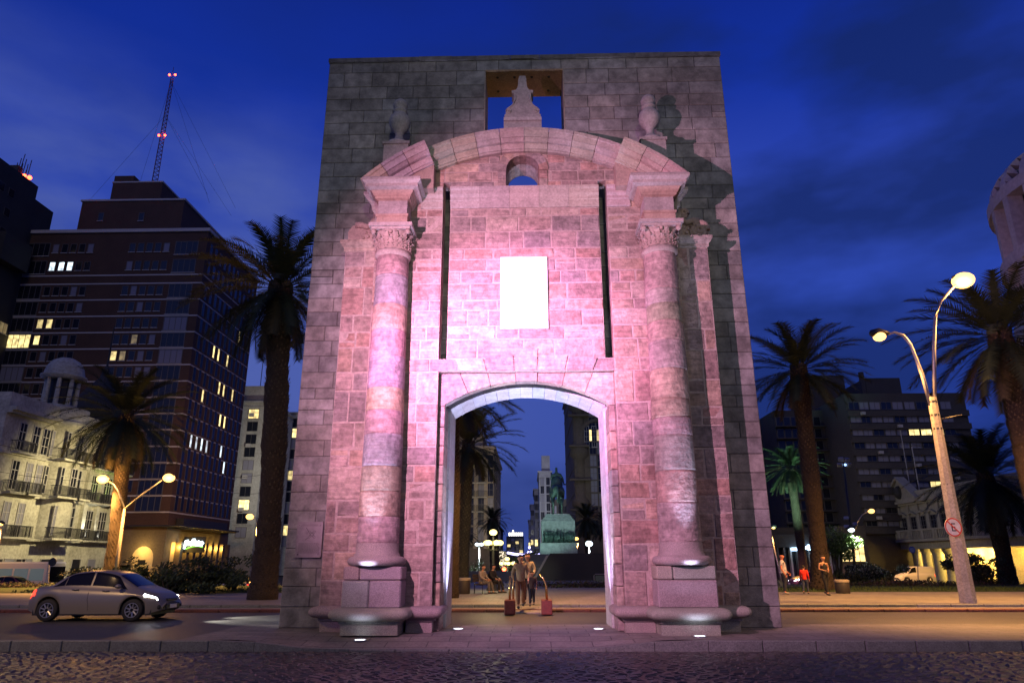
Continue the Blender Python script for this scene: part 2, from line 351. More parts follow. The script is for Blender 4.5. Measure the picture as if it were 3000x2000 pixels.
# ================================================================== MONUMENT
YS, YG, YW, CX = 18.84, 17.75, 17.97, -.04
M_gate = mat('gate_sandstone', tint=True, rough=.85, n=(1.3, .34), n2=(6.5, .40), bump=(7, .06), strata=True)
M_gmort = mat('gate_mortar', (.37, .29, .26), .9, n2=(12, .3), bump=(40, .01))
M_slab = mat('slab_stone', tint=True, rough=.85, n=(.55, .50), n2=(3.2, .45), bump=(18, .02))
M_smort = mat('slab_joint', (.055, .05, .045), .9)
M_gran = mat('gate_granite', tint=True, rough=.75, n=(1.5, .2), n2=(55, .45), bump=(60, .012))
M_lime = mat('carved_stone', tint=True, rough=.8, n=(2.5, .25), n2=(16, .25), bump=(35, .012))
M_marb = mat('white_marble', (.66, .63, .60), .45, n=(1.2, .22), n2=(5, .12))
GT = [(.30, .20, .165), (.40, .265, .19), (.34, .185, .15), (.24, .185, .175), (.22, .18, .18), (.33, .225, .19), (.44, .31, .22), (.26, .20, .19), (.38, .21, .155), (.29, .21, .18), (.42, .33, .27), (.25, .165, .15), (.36, .26, .23)]
def gt(k=1.):
    a = rnd.choice(GT); a = tuple(v*.62+w*.38 for v, w in zip(a, (.35, .262, .24))); g = rnd.uniform(.90, 1.16)*k; return (a[0]*g, a[1]*g, a[2]*g)
def stt():
    g = rnd.uniform(.8, 1.18); q = rnd.uniform(-.008, .012); return ((.255+q)*g, .245*g, (.23-q)*g)
GRT = lambda: tuple(v*rnd.uniform(.88, 1.1) for v in (.30, .265, .245))
GR2 = lambda: tuple(v*rnd.uniform(.9, 1.1) for v in (.33, .25, .215))
gate = thing('city_gate', 'monumental old stone gate lit pink, set against a tall grey block wall', 'gate', (0, YS, 0))
def wall(rows, spans, tint, yf, yb, ymort, wr, b, bev=.018, jit=.008, mort_in=.012, dj=.008, half=False):
    """ashlar: rows=[(z0,z1)], spans(z0,z1)->solid intervals; stones go to b, joints to ymort builder"""
    lastc = []
    for k, (z0, z1) in enumerate(rows):
        for (xa, xb) in spans(z0, z1):
            if xb-xa < .03: continue
            ymort.box(xa+.004, xb-.004, yf+mort_in, yb-.004, z0, z1)
            x = xa; first = True
            while x < xb-1e-4:
                w = rnd.uniform(*wr)
                if first and k % 2: w *= .6
                first = False
                if xb-x-w < wr[0]*.55: w = xb-x
                g = .0065
                ya = yf+rnd.uniform(-dj, dj*.5)
                b.t = tint()
                split = (z1-z0) > .34 and w < .7 and rnd.random() < .16
                if split:
                    zm = z0+(z1-z0)*rnd.uniform(.35, .65)
                    b.stone(x+g, x+w-g, z0+g, zm-g, ya, yb, bev, jit); b.t = tint(); b.stone(x+g, x+w-g, zm+g, z1-g, ya+.008, yb, bev, jit)
                else: b.stone(x+(g if x > xa+.01 else 0), x+w-(g if x+w < xb-.01 else 0), z0+g, z1-g, ya, yb, bev, jit)
                x += w
def rowsf(z0, z1, lo, hi):
    r = []; z = z0
    while z < z1-1e-3:
        h = rnd.uniform(lo, hi)
        if z1-z-h < lo*.7: h = z1-z
        r.append((z, z+h)); z += h
    return r
def cut(span, holes):
    out_ = [span]
    for (a, c) in holes:
        nn = []
        for (p, q) in out_:
            if c <= p or a >= q: nn.append((p, q)); continue
            if a > p: nn.append((p, a))
            if c < q: nn.append((c, q))
        out_ = nn
    return out_
# ---- the tall block wall behind
SX0, SX1, SZ, ST = -6.37, 6.28, 17.25, 1.3
def arc_half(z, ca, rad, hw, zs):                                 # half width of an arch opening at height z
    if z < zs: return hw
    d = z-ca
    return math.sqrt(max(rad*rad-d*d, 0)) if d < rad else 0
# slab door: half width 2.1, spring 5.62, apex 6.22 -> segment radius
def seg(hw, rise): return (hw*hw+rise*rise)/(2*rise)
sr = seg(2.12, .62); sc = 6.22-sr
def slab_hole(z0, z1):
    h = []; zm = z0+.01
    if zm < 6.22: a = arc_half(zm, sc, sr, 2.12, 5.6); h.append((CX-a, CX+a))
    if 12.0 <= zm < 13.9:
        a = .47 if z0 < 13.4 else math.sqrt(max(.2209-(z0-13.4)**2, 0)); h.append((CX-.06-a, CX-.06+a))
    if 14.4 <= zm < 16.72: h.append((-1.27, 1.22))
    return h
ZR = [(5.6+.155*i, 5.6+.155*(i+1)) for i in range(4)]; WR = [(13.4+.1*i, 13.5+.1*i) for i in range(5)]
rowsA = rowsf(0, 5.6, .42, .5); rowsB = rowsf(6.22, 12.0, .42, .5)+rowsf(12.0, 13.4, .42, .5); rowsC = rowsf(13.9, 14.4, .42, .6)+rowsf(14.4, 16.72, .42, .48)+[(16.72, 17.12)]
bs, bm_ = MB(), MB()
def wl2(rws, sp): wall(rws, sp, stt, YS, YS+.35, bm_, (.7, 1.35), bs, .014, .004, .014, .006)
full = lambda z0, z1: cut((SX0, SX1), slab_hole(z0, z1))
wl2(rowsA+rowsB+rowsC, full)
wl2(rowsf(5.6, 6.22, .3, .32), lambda a, c: [(SX0, -2.75), (2.7, SX1)]); wl2(ZR, lambda a, c: cut((-2.75, 2.7), slab_hole(a, c)))
wl2([(13.4, 13.9)], lambda a, c: [(SX0, -.9), (.8, SX1)]); wl2(WR, lambda a, c: cut((-.9, .8), slab_hole(a, c)))
rows = rowsA+ZR+rowsB+WR+rowsC
slab_spans = full
wl(tag(bs.build('block_wall', M_slab, gate), 'grey granite block courses of the tall rear wall'), gate)
core = MB()
for (z0, z1) in rows:
    for xa, xb in slab_spans(z0, z1): core.box(xa+.002, xb-.002, YS+.36, YS+ST, z0, z1)
core.t = (.2, .19, .18)
for f in range(len(core.c)): core.c[f] = (.22, .21, .2)
wl(core.build('wall_core', M_slab, gate), gate); wl(bm_.build('wall_joints', M_smort, gate), gate)
b = MB(); b.t = (.16, .15, .14); x = SX0-.03
while x < SX1:
    w = min(rnd.uniform(.8, 1.2), SX1+.03-x); b.box(x+.004, x+w-.004, YS-.06, YS+ST+.05, 17.12, SZ+.02*rnd.random()); x += w
wl(b.build('coping', M_slab, gate), gate)
# lining of the door arch in the rear wall (smooth voussoirs and jambs), of the window and of the top opening
def ring(b, cx, cz, ri, ro, a0, a1, n, yf, yb, tint, gap=.35, prot=0):
    for i in range(n):
        a = R(a0+(a1-a0)*i/n+gap/2); c = R(a0+(a1-a0)*(i+1)/n-gap/2); k = 3; pin, po = [], []
        for j in range(k+1):
            t = a+(c-a)*j/k; pin.append((cx+ri*math.cos(t), cz+ri*math.sin(t))); po.append((cx+ro*math.cos(t), cz+ro*math.sin(t)))
        b.t = tint(); pts = pin[::-1]+po if a > c else pin[::-1]+po
        b.prism([(x, z) for x, z in (po+pin[::-1] if a < c else pin+po[::-1])][::-1], yf, yb)
lm = lambda: tuple(v*rnd.uniform(.93, 1.05) for v in (.42, .41, .43))
b = MB(); hw = math.degrees(math.asin(2.12/sr))
ring(b, CX, sc, sr-.03, sr+.40, 90-hw, 90+hw, 13, YS-.02, YS+ST+.01, lm, .12)
for sx in (-1, 1):
    z = 0.
    while z < 5.56:
        h = min(rnd.uniform(.45, .75), 5.62-z)
        if 5.62-z-h < .2: h = 5.62-z
        b.t = lm(); x0, x1 = sorted((CX+sx*2.09, CX+sx*2.5)); b.box(x0, x1, YS-.02, YS+ST+.012, z+.004, z+h-.004, 0); z += h
wl(b.build('arch_lining', M_lime, gate), gate)
b = MB(); b.t = (.30, .25, .2)
ring(b, CX-.06, 13.40, .455, .62, 0, 180, 7, YS+.005, YS+ST+.01, lambda: (.30, .25, .2), .3)
b.box(-1.30, -1.265, YS-.01, YS+ST+.02, 14.4, 16.72); b.box(1.215, 1.25, YS-.01, YS+ST+.02, 14.4, 16.72)
b.t = (.33, .22, .12); b.box(-1.265, 1.215, YS-.01, YS+ST+.02, 16.68, 16.74)
for i in range(4):
    for j in range(2): b.t = (.03, .025, .02); b.lathe([(.035, 16.655), (.05, 16.68)], -.9+i*.56, YS+.3+j*.7, 8)
wl(b.build('opening_lining', M_lime, gate), gate)
# ---- the gate proper
AR, AZ = 6.5, 7.0                                                 # pediment circle
def hx(z, rad):                                                   # half chord of the pediment circle at height z
    d = z-AZ; return math.sqrt(max(rad*rad-d*d, 0))
b, mo = MB(), MB()
# zone A: piers either side of the door up to the lintel ledge
LG = 6.38
def sA(z0, z1): return [(-4.25, -2.36), (2.28, 4.2)]
wall(rowsf(.55, LG, .38, .85), sA, gt, YG, YS-.02, mo, (.4, 1.05), b, .022, .018, .010, .008)
# zone B: ledge to slots' foot; slots -2.36..-2.15, 2.07..2.29 up to 12.0
def sB(z0, z1): return [(-4.25, 4.2)]
wall([(LG, 6.72)], sB, gt, YG, YG+.5, mo, (.5, 1.0), b)
def sC(z0, z1): return [(-4.25, -2.37), (-2.16, 2.06), (2.29, 4.2)]
wall(rowsf(6.72, 11.15, .26, .54), sC, gt, YG, YG+.5, mo, (.4, 1.25), b, .022, .018, .010, .008)
def sD(z0, z1): return [(-4.25, -2.37), (-2.16, 2.06), (2.29, 4.2)]
wall([(11.15, 11.83)], sD, gt, YG, YG+.5, mo, (.5, 1.0), b)
def sE(z0, z1):
    a = min(hx(z1-.05, 6.25), 4.25); h = []
    if z0 > 11.8 and z0 < 12.9:
        q = .50 if z0+.02 < 12.35 else math.sqrt(max(.26-(z0+.02-12.38)**2, 0)); h.append((CX-.05-q, CX-.05+q))
    if z0 < 11.9: h += [(-2.37, -2.16), (2.06, 2.29)]
    return [q for q in cut((-a, a), h)]
def sE0(z0, z1): return sE(z0, z1)
wall([(11.83, 12.02), (12.02, 12.35)], sE, gt, YG, YG+.5, mo, (.5, 1.05), b)
def sEo(z0, z1): a = min(hx(z1-.05, 6.25), 4.25); return [(-a, -.75), (.65, a)] if a > .8 else []
wall([(12.35, 12.62), (12.62, 12.89)], sEo, gt, YG, YG+.5, mo, (.5, 1.05), b)
wall([(12.35+.135*i, 12.35+.135*(i+1)) for i in range(4)], lambda z0, z1: cut((-.75, .65), [(CX-.05-q, CX-.05+q) for q in [math.sqrt(max(.26-(z0+.02-12.38)**2, 0))]]), gt, YG, YG+.5, mo, (.5, 1.05), b)
wall([(12.89, 13.2)], sE, gt, YG, YG+.5, mo, (.5, 1.05), b)
# wings
for xa, xb in ((-5.14, -4.25), (4.2, 5.07)):
    wall(rowsf(.55, 9.98, .4, .85), lambda z0, z1: [(xa, xb)], gt, YW, YS-.02, mo, (.4, .9), b, .022, .018, .010, .008)
wl(tag(b.build('gate_wall', M_gate, gate), 'weathered pink and buff sandstone blocks of the old gate'), gate)
wl(mo.build('gate_joints', M_gmort, gate), gate)
# arch of the door: recessed panel with voussoirs
gr_ = seg(2.15, .62); gc = 6.16-gr_
b = MB(); yp = YG+.22
ang = [90-math.degrees(math.asin(v/gr_)) for v in (2.15, 1.55, .95, .28)]
vv = ang+[180-a for a in ang[::-1]]
def onr(a, rad, cz): return (CX+rad*math.cos(R(a)), cz+rad*math.sin(R(a)))
for i in range(7):
    a0, a1 = vv[i]+.1, vv[i+1]-.1; ks = [onr(a0+(a1-a0)*j/4, gr_, gc) for j in range(5)]
    # outer edge on the ledge line z=LG
    t0, t1 = (onr(a0, (LG-.004-gc)/math.sin(R(a0)), gc)), (onr(a1, (LG-.004-gc)/math.sin(R(a1)), gc))
    ex = {0: .0, 6: .0}.get(i, 0)
    p0 = [t0] if i else [(2.27, LG-.004)]
    if i == 0: pts = [(2.27, 5.5)]+[ks[0]]+ks[1:]+[t1, (2.27, LG-.004)]; pts = [(2.27, 5.5), (CX+2.15, 5.5)]+ks+[t1, (2.27, LG-.004)]
    elif i == 6: pts = ks+[(CX-2.15, 5.5), (-2.35, 5.5), (-2.35, LG-.004), t0]
    else: pts = ks+[t1, t0]
    b.t = gt(1.08); b.prism(pts[::-1], yp+(0 if i != 3 else -.05), YG+.55)
wl(b.build('door_arch', M_gate, gate), gate)
b = MB()                                                          # voussoir heads above the ledge, standing 1 cm proud
xsn = []
for i in range(1, 6):
    a0, a1 = vv[i]+.35, vv[i+1]-.35; f = lambda a, z: CX+(z-gc)/math.tan(R(a)); zt_ = LG+(.42 if i in (2, 4) else .62 if i == 3 else .34)
    b.t = gt(1.12); z0_, z1_ = LG+.012, zt_
    pts = [(f(a0, z0_), z0_), (f(a0, z1_), z1_), (f(a1, z1_), z1_), (f(a1, z0_), z0_)]
    b.prism(pts[::-1], YG-.035, YG+.05)
wl(b.build('voussoir_heads', M_gate, gate), gate)
for sx in (-1, 1):                                                # door jambs
    b = MB(); z = .0
    while z < 5.5:
        h = min(rnd.uniform(.4, .7), 5.5-z)
        if 5.5-z-h < .2: h = 5.5-z
        x0, x1 = sorted((CX+sx*2.15, CX+sx*2.2+(-.11 if sx < 0 else .12))); b.t = gt(); b.stone(x0, x1, z+.008, z+h-.008, yp+rnd.uniform(-.01, .01), YS-.03, .015, .004); z += h
    wl(b.build('door_jamb', M_gate, gate), gate)
# string band under the tympanum (cornice of the wall)
def mould(b, x0, x1, prof, yw, tint, ret=True, seg_=.9):          # prof = [(proj,z)...] bottom to top, runs along x
    n = max(1, round((x1-x0)/seg_)); w = (x1-x0)/n
    for k in range(n):
        b.t = tint(); xa, xb = x0+k*w+(.004 if k else 0), x0+(k+1)*w-(.004 if k < n-1 else 0); vs = []
        for p, z in prof:
            ea = p if (ret and k == 0) else 0; eb = p if (ret and k == n-1) else 0
            vs += [(xa-ea, yw, z), (xa-ea, yw-p, z), (xb+eb, yw-p, z), (xb+eb, yw, z)]
        fs = []
        for i in range(len(prof)-1):
            o = i*4
            for j in range(3): fs.append((o+j, o+j+1, o+j+5, o+j+4))
        fs += [(0, 3, 2, 1), tuple(range(len(vs)-4, len(vs)))]
        b.add(vs, fs)
BP = [(.03, 11.17), (.05, 11.19), (.05, 11.38), (.075, 11.40), (.075, 11.48), (.13, 11.56), (.13, 11.68), (.18, 11.72), (.18, 11.78), (.02, 11.83)]
b = MB(); lime = lambda: tuple(v*rnd.uniform(.9, 1.08) for v in (.38, .31, .29))
for xa, xb in ((-3.0, -2.37), (-2.16, 2.06), (2.29, 2.95)): mould(b, xa, xb, BP, YG, lime, False)
# entablature blocks over the columns
CP = [(.0, 10.36), (.0, 10.58), (.03, 10.6), (.03, 10.66), (-.02, 10.68), (-.02, 11.08), (.06, 11.12), (.06, 11.16), (.10, 11.2), (.16, 11.32), (.30, 11.36), (.30, 11.44), (.38, 11.52), (.38, 11.58), (.36, 11.62)]
COLX = (-3.67, 3.62)
ent = []
for cx_ in COLX:
    e_ = MB(); e_.t = GR2()
    vs = []
    for p, z in CP:
        h = .40+p; vs += [(cx_-h-.02, YG+.3, z), (cx_-h-.02, 17.06-p, z), (cx_+h+.02, 17.06-p, z), (cx_+h+.02, YG+.3, z)]
    fs = []
    for i in range(len(CP)-1):
        for j in range(3): o = i*4; fs.append((o+j, o+j+1, o+j+5, o+j+4))
    fs += [(0, 3, 2, 1), tuple(range(len(vs)-4, len(vs)))]
    e_.add(vs, fs)
    for i in range(len(e_.c)):
        z = e_.v[e_.f[i][0]][2]; e_.c[i] = (.36, .30, .28) if z > 11.3 else ((.36, .25, .20) if z < 10.66 or z > 11.05 else (.31, .26, .25))
    # rear return cornice stepping back to the wing
    sgn = 1 if cx_ > 0 else -1
    e_.t = (.36, .30, .28); xa, xb = sorted((cx_+sgn*.3, cx_+sgn*.62)); mould(e_, xa, xb, [(.0, 10.2), (0, 11.0), (.08, 11.1), (.1, 11.25), (.22, 11.4), (.3, 11.5), (.3, 11.58), (.1, 11.62)], YG-.02, lambda: (.34, .28, .26), True, 2)
    wl(e_.build('entablature', M_lime, gate), gate)
wl(b.build('string_course', M_lime, gate), gate)
# segmental pediment: lower fascia and projecting upper moulding; sections over the columns come forward
def arcband(b, a0, a1, prof, tint, stepdeg=7., seams=True):
    n = max(1, round(abs(a1-a0)/stepdeg))
    for k in range(n):
        p0, p1 = a0+(a1-a0)*k/n, a0+(a1-a0)*(k+1)/n; g = .07
        b.t = tint(); sub = 4; vs = []; m = len(prof)
        for s_ in range(sub+1):
            a = R(90-(p0+g+(p1-p0-2*g)*s_/sub))
            for r_, y_ in prof: vs.append((CX+r_*math.cos(a), y_, AZ+r_*math.sin(a)))
        fs = []
        for s_ in range(sub):
            for i in range(m): fs.append((s_*m+i, s_*m+(i+1) % m, (s_+1)*m+(i+1) % m, (s_+1)*m+i))
        fs += [tuple(range(m-1, -1, -1)), tuple(range(sub*m, sub*m+m))]
        b.add(vs, fs)
def prof(yb, yl, yu):
    return [(5.93, yb), (5.93, yl), (5.99, yl), (5.99, yl-.04), (6.14, yl-.07), (6.14, yu+.22), (6.2, yu+.10), (6.2, yu+.06), (6.36, yu+.04), (6.38, yu), (6.47, yu), (6.5, yu+.05), (6.5, yb)]
b = MB(); th = math.degrees(math.asin(2.8/6.5)); th2 = math.degrees(math.asin(4.5/6.45))
arcband(b, -th, th, prof(YG+.25, YG-.13, YG-.52), lambda: tuple(v*rnd.uniform(.85, 1.1) for v in (.36, .29, .26)), 6.6)
wl(b.build('arched_pediment', M_lime, gate), gate)
for sgn in (-1, 1):
    b = MB(); a0, a1 = sorted((sgn*th, sgn*th2)); arcband(b, a0, a1, prof(YG+.25, YG-.5, YG-.92), lambda: tuple(v*rnd.uniform(.85, 1.08) for v in (.40, .32, .29)), 5.4)
    # filled spandrel under the raking piece
    pts = []
    for j in range(9):
        a = R(90-(sgn*th+(sgn*th2-sgn*th)*j/8)); pts.append((CX+5.96*math.cos(a), AZ+5.96*math.sin(a)))
    lo = [p for p in pts if p[1] > 11.62]
    if len(lo) > 2:
        poly = lo+[(lo[-1][0], 11.6), (lo[0][0], 11.6)]
        if sgn < 0: poly = poly[::-1]
        b.t = (.34, .24, .2); b.prism(poly[::-1], YG-.42, YG+.2)
    wl(b.build('raking_cornice', M_lime, gate), gate)
# window surround in the tympanum
b = MB(); ring(b, CX-.05, 12.38, .48, .74, 0, 180, 9, YG-.03, YS+.03, lambda: gt(.95), .5)
for sx in (-1, 1):
    x0, x1 = sorted((CX-.05+sx*.48, CX-.05+sx*.72)); 
    for k in range(2): b.t = gt(.95); b.stone(x0, x1, 11.84+k*.27, 12.10+k*.27, YG-.03, YS+.03, .012)
wl(b.build('window_surround', M_gate, gate), gate)
YC = YG-.27
# columns
for cx_ in COLX:
    col = MB()
    # pedestal & capital are sub parts of the column
    z = 2.02; zt_ = 9.5
    k = 0
    while z < zt_-.05:
        h = rnd.uniform(.42, .95)
        if zt_-z-h < .3: h = zt_-z
        ra = .505-(.505-.435)*((z-2.02)/7.5)**1.3; rb = .505-(.505-.435)*((z+h-2.02)/7.5)**1.3
        col.t = tuple(v*rnd.uniform(.84, 1.1) for v in ((.37, .275, .235) if k % 3 else (.34, .285, .26))); col.smooth = True
        dx, dy = rnd.uniform(-.006, .006), rnd.uniform(-.006, .006)
        col.lathe([(ra-.016, z), (ra-.002, z+.016), (ra, z+.05), (rb, z+h-.05), (rb-.002, z+h-.016), (rb-.016, z+h)], cx_+dx, YC+dy, 40); z += h; k += 1
    shaft = wl(col.build('column', M_gate, gate), gate)
    def sub(bb, nm, m_):
        o = bb.build(nm, m_, shaft); return o
    b = MB(); b.smooth = True; b.t = (.36, .29, .26)
    b.lathe([(.44, 9.47), (.47, 9.5), (.49, 9.55), (.49, 9.6), (.46, 9.64), (.43, 9.66)], cx_, YC, 40)
    b.smooth = False; b.lathe([(.42, 9.62), (.42, 9.9), (.45, 10.05), (.52, 10.18)], cx_, YC, 32)
    # abacus with dark underside curve
    b.t = (.38, .32, .30); A = [(-.56, 0), (-.53, -.06)]
    for (z0, z1, h) in ((10.17, 10.24, .52), (10.24, 10.34, .585)):
        b.box(cx_-h, cx_+h, YC-h, YG+.2, z0, z1)
    # acanthus leaves: curled strips in two tiers and corner volutes
    b.t = (.36, .27, .235)
    for tier, (zb_, zt2, nn, rr, off) in enumerate(((9.64, 9.93, 12, .435, 0), (9.66, 10.12, 12, .445, 15))):
        for i in range(nn):
            a = R(i*360/nn+off)
            if math.sin(a) > .45: continue
            ca, sa = math.cos(a), math.sin(a); hh = zt2-zb_; vs = []
            pf = [(0, 0, .6), (.02, .25, .95), (.02, .5, 1.0), (.035, .75, .9), (.075, .95, .75), (.12, 1.0, .5), (.135, .9, .3)]
            for pr_, t_, wd in pf:
                for q in (-1, 0, 1):
                    w_ = q*wd*.088; r_ = rr+pr_+(.012 if q == 0 else 0)
                    vs.append((cx_+r_*ca-w_*sa, YC+r_*sa+w_*ca, zb_+hh*t_))
            fs = []
            for j in range(len(pf)-1):
                for q in range(2): o = j*3+q; fs.append((o, o+1, o+4, o+3))
            b.add(vs, fs)
            for q in (-1, 1):                                     # serrations
                for t_ in (.25, .5, .75):
                    w_ = q*.105; r_ = rr+.045
                    b.ball((cx_+r_*ca-w_*sa*.75, YC+r_*sa+w_*ca*.75, zb_+hh*t_), .022, 4)
    for (dx, dy) in ((-1, -1), (1, -1), (-.35, -1.15), (.35, -1.15), (0, -1.25)):
        rr = .50 if abs(dx) == 1 else .42
        b.ball((cx_+dx*rr*.93, YC+dy*rr*.93, 10.11), .075 if abs(dx) == 1 else .06, 6)
    sub(b, 'capital', M_lime)
    b = MB(); b.smooth = True; b.t = (.30, .255, .235)
    b.lathe([(.60, 1.50), (.665, 1.53), (.70, 1.60), (.665, 1.68), (.60, 1.71), (.55, 1.72), (.55, 1.76), (.515, 1.80), (.512, 2.02)], cx_, YC, 44)
    sub(b, 'column_base', M_gran)
    b = MB(); px0, px1 = cx_-.69, cx_+.69
    for (z0, z1, sp) in ((.57, 1.18, [1.0] if cx_ > 0 else [.46]), (1.18, 1.49, [.28])):
        xs_ = [px0]+([px0+(px1-px0)*q for q in sp if q < 1])+[px1]
        for i in range(len(xs_)-1):
            b.t = GRT(); b.box(xs_[i]+.004, xs_[i+1]-.004, YG-.74+(.0 if z0 < 1 else .03), YG+.3, z0+.004, z1-.004, .03)
    sub(b, 'pedestal', M_gran)
# plinth mouldings, left and right of the door
def plinth(segs):
    b = MB(); b.t = GRT()
    for (xa, xb, yf, cs) in segs:
        n = max(1, round((xb-xa)/.9)); w = (xb-xa)/n
        pr_ = [(.0, 0), (.0, .24), (.05, .25), (.05, .30), (.12, .32)]+[(.10+.16*math.cos(t), .445+.13*math.sin(t)) for t in [R(-70+28*i) for i in range(6)]]+[(.08, .58), (.0, .585)]
        b.smooth = False
        vs = []
        for p, z in pr_: vs += [(xa-p*cs[0], YS-.01, z), (xa-p*cs[0], yf-p, z), (xb+p*cs[1], yf-p, z), (xb+p*cs[1], YS-.01, z)]
        # rounded corners: add chamfer by splitting corner points
        vs = []
        for p, z in pr_:
            c = min(p*.8+.01, .14)
            vs += [(xa-p*cs[0], YS-.01, z), (xa-p*cs[0], yf-p+c, z), (xa-p*cs[0]+c*.3, yf-p+c*.3, z), (xa-p*cs[0]+c, yf-p, z), (xb+p*cs[1]-c, yf-p, z), (xb+p*cs[1]-c*.3, yf-p+c*.3, z), (xb+p*cs[1], yf-p+c, z), (xb+p*cs[1], YS-.01, z)]
        fs = []
        for i in range(len(pr_)-1):
            if 5 <= i <= 9: continue
            for j in range(7): o = i*8; fs.append((o+j, o+j+1, o+j+9, o+j+8))
        fs += [tuple(range(7, -1, -1)), tuple(range(len(vs)-8, len(vs)))]
        b.t = GRT(); b.smooth = False; b.add(vs, fs)
        # the roll itself, finely divided, rounded corners, smooth
        M = 14; tor = [(.10+.16*math.cos(R(-70+140*i/M)), .445+.13*math.sin(R(-70+140*i/M))) for i in range(M+1)]; tv = []; K = 6
        for p, z in tor:
            row = [(xa-p*cs[0], YS-.01, z)]; cr2 = .16 if cs[0] else .001
            for k in range(K+1): a = R(90*k/K); row.append((xa-p*cs[0]+cr2*(1-math.cos(a)), yf-p+cr2*(1-math.sin(a)), z))
            cr2 = .16 if cs[1] else .001
            for k in range(K+1): a = R(90-90*k/K); row.append((xb+p*cs[1]-cr2*(1-math.cos(a)), yf-p+cr2*(1-math.sin(a)), z))
            row.append((xb+p*cs[1], YS-.01, z)); tv += row
        m = 2*K+4; b.smooth = True
        b.add(tv, [(i*m+j, i*m+j+1, (i+1)*m+j+1, (i+1)*m+j) for i in range(M) for j in range(m-1)])
        b.smooth = False
    return b
for sgn, sx in ((-1, COLX[0]), (1, COLX[1])):
    if sgn < 0: segs = [(-2.95, -2.32, YG-.08, (0, 1)), (sx-.66, sx+.66, YG-.78, (1, 1)), (-5.05, -4.4, YW-.12, (1, 0))]
    else: segs = [(2.24, 2.95, YG-.08, (1, 0)), (sx-.66, sx+.66, YG-.78, (1, 1)), (4.35, 4.98, YW-.12, (0, 1))]
    wl(plinth(segs).build('plinth', M_gran, gate, smooth=False), gate)
    # filler wall foot behind the plinth
# wing caps, scrolls, urns
for sgn in (-1, 1):
    b = MB(); xa, xb = (-5.16, -4.3) if sgn < 0 else (4.25, 5.09)
    mould(b, xa, xb, [(.0, 9.98), (.02, 10.0), (.02, 10.08), (.07, 10.14), (.12, 10.22), (.12, 10.30), (.0, 10.31)], YW, lambda: tuple(v*rnd.uniform(.92, 1.08) for v in (.38, .29, .25)), True, 1)
    b.t = (.33, .25, .22); x0, x1 = sorted((sgn*4.2, sgn*4.42)); b.box(x0, x1, YW+.05, YS-.02, 10.3, 11.5)
    wl(b.build('wing_cap', M_gate, gate), gate)
    b = MB(); b.smooth = True; b.t = (.36, .26, .22)
    def spiral(cx, cz, r0_, r1_, turns, a_0, dr=1):
        pts = []
        for i in range(int(turns*14)+1):
            t = i/(turns*14); a = a_0+dr*t*turns*2*math.pi; r_ = r0_+(r1_-r0_)*t; pts.append((cx+sgn*r_*math.cos(a), YW+.12, cz+r_*math.sin(a)))
        return pts
    b.tube(spiral(4.93, 10.62, .25, .05, 1.6, R(-90), 1), [.085]*23, 8)
    b.tube([(sgn*4.93, YW+.12, 10.87), (sgn*4.75, YW+.12, 10.86), (sgn*4.58, YW+.12, 10.80), (sgn*4.48, YW+.12, 10.88), (sgn*4.42, YW+.12, 11.05)], [.085, .10, .09, .08, .07], 8)
    b3 = MB(); b3.smooth = True; b3.t = b.t; b3.tube(spiral(4.52, 11.12, .14, .03, 1.3, R(-120), 1), [.06]*19, 8)
    b.smooth = False
    pts = [(4.4, 10.32), (5.02, 10.32), (5.13, 10.45), (5.15, 10.65), (5.02, 10.86), (4.8, 10.9), (4.62, 10.8), (4.4, 10.95)]
    if sgn < 0: pts = [(-x, z) for x, z in pts][::-1]
    b.prism(pts, YW+.14, YW+.5)
    for (x_, z_, r_) in ((4.55, 10.5, .05), (4.62, 10.62, .045), (4.68, 10.46, .04), (4.5, 10.65, .04)): b.ball((sgn*x_, YW+.12, z_), r_, 5)
    sc2 = wl(b.build('scroll', M_lime, gate), gate); b3.build('volute', M_lime, sc2)
    b = MB(); ux = CX+sgn*3.74; uy = YG+.2
    b.t = (.30, .27, .25); b.box(ux-.36, ux+.36, uy-.36, uy+.36, 12.6, 13.28, 0); b.box(ux-.40, ux+.40, uy-.4, uy+.4, 13.22, 13.30)
    b.smooth = True; b.t = (.34, .315, .30)
    b.lathe([(.32, 13.3), (.36, 13.34), (.34, 13.42), (.22, 13.5), (.13, 13.62), (.11, 13.74), (.15, 13.84), (.26, 13.96), (.315, 14.12), (.32, 14.22), (.28, 14.36), (.2, 14.46), (.17, 14.5), (.22, 14.54), (.22, 14.58), (.15, 14.62), (.21, 14.7), (.225, 14.8), (.18, 14.9), (.1, 14.98), (.02, 15.02)], ux, uy, 28)
    wl(b.build('urn_finial', M_lime, gate), gate)
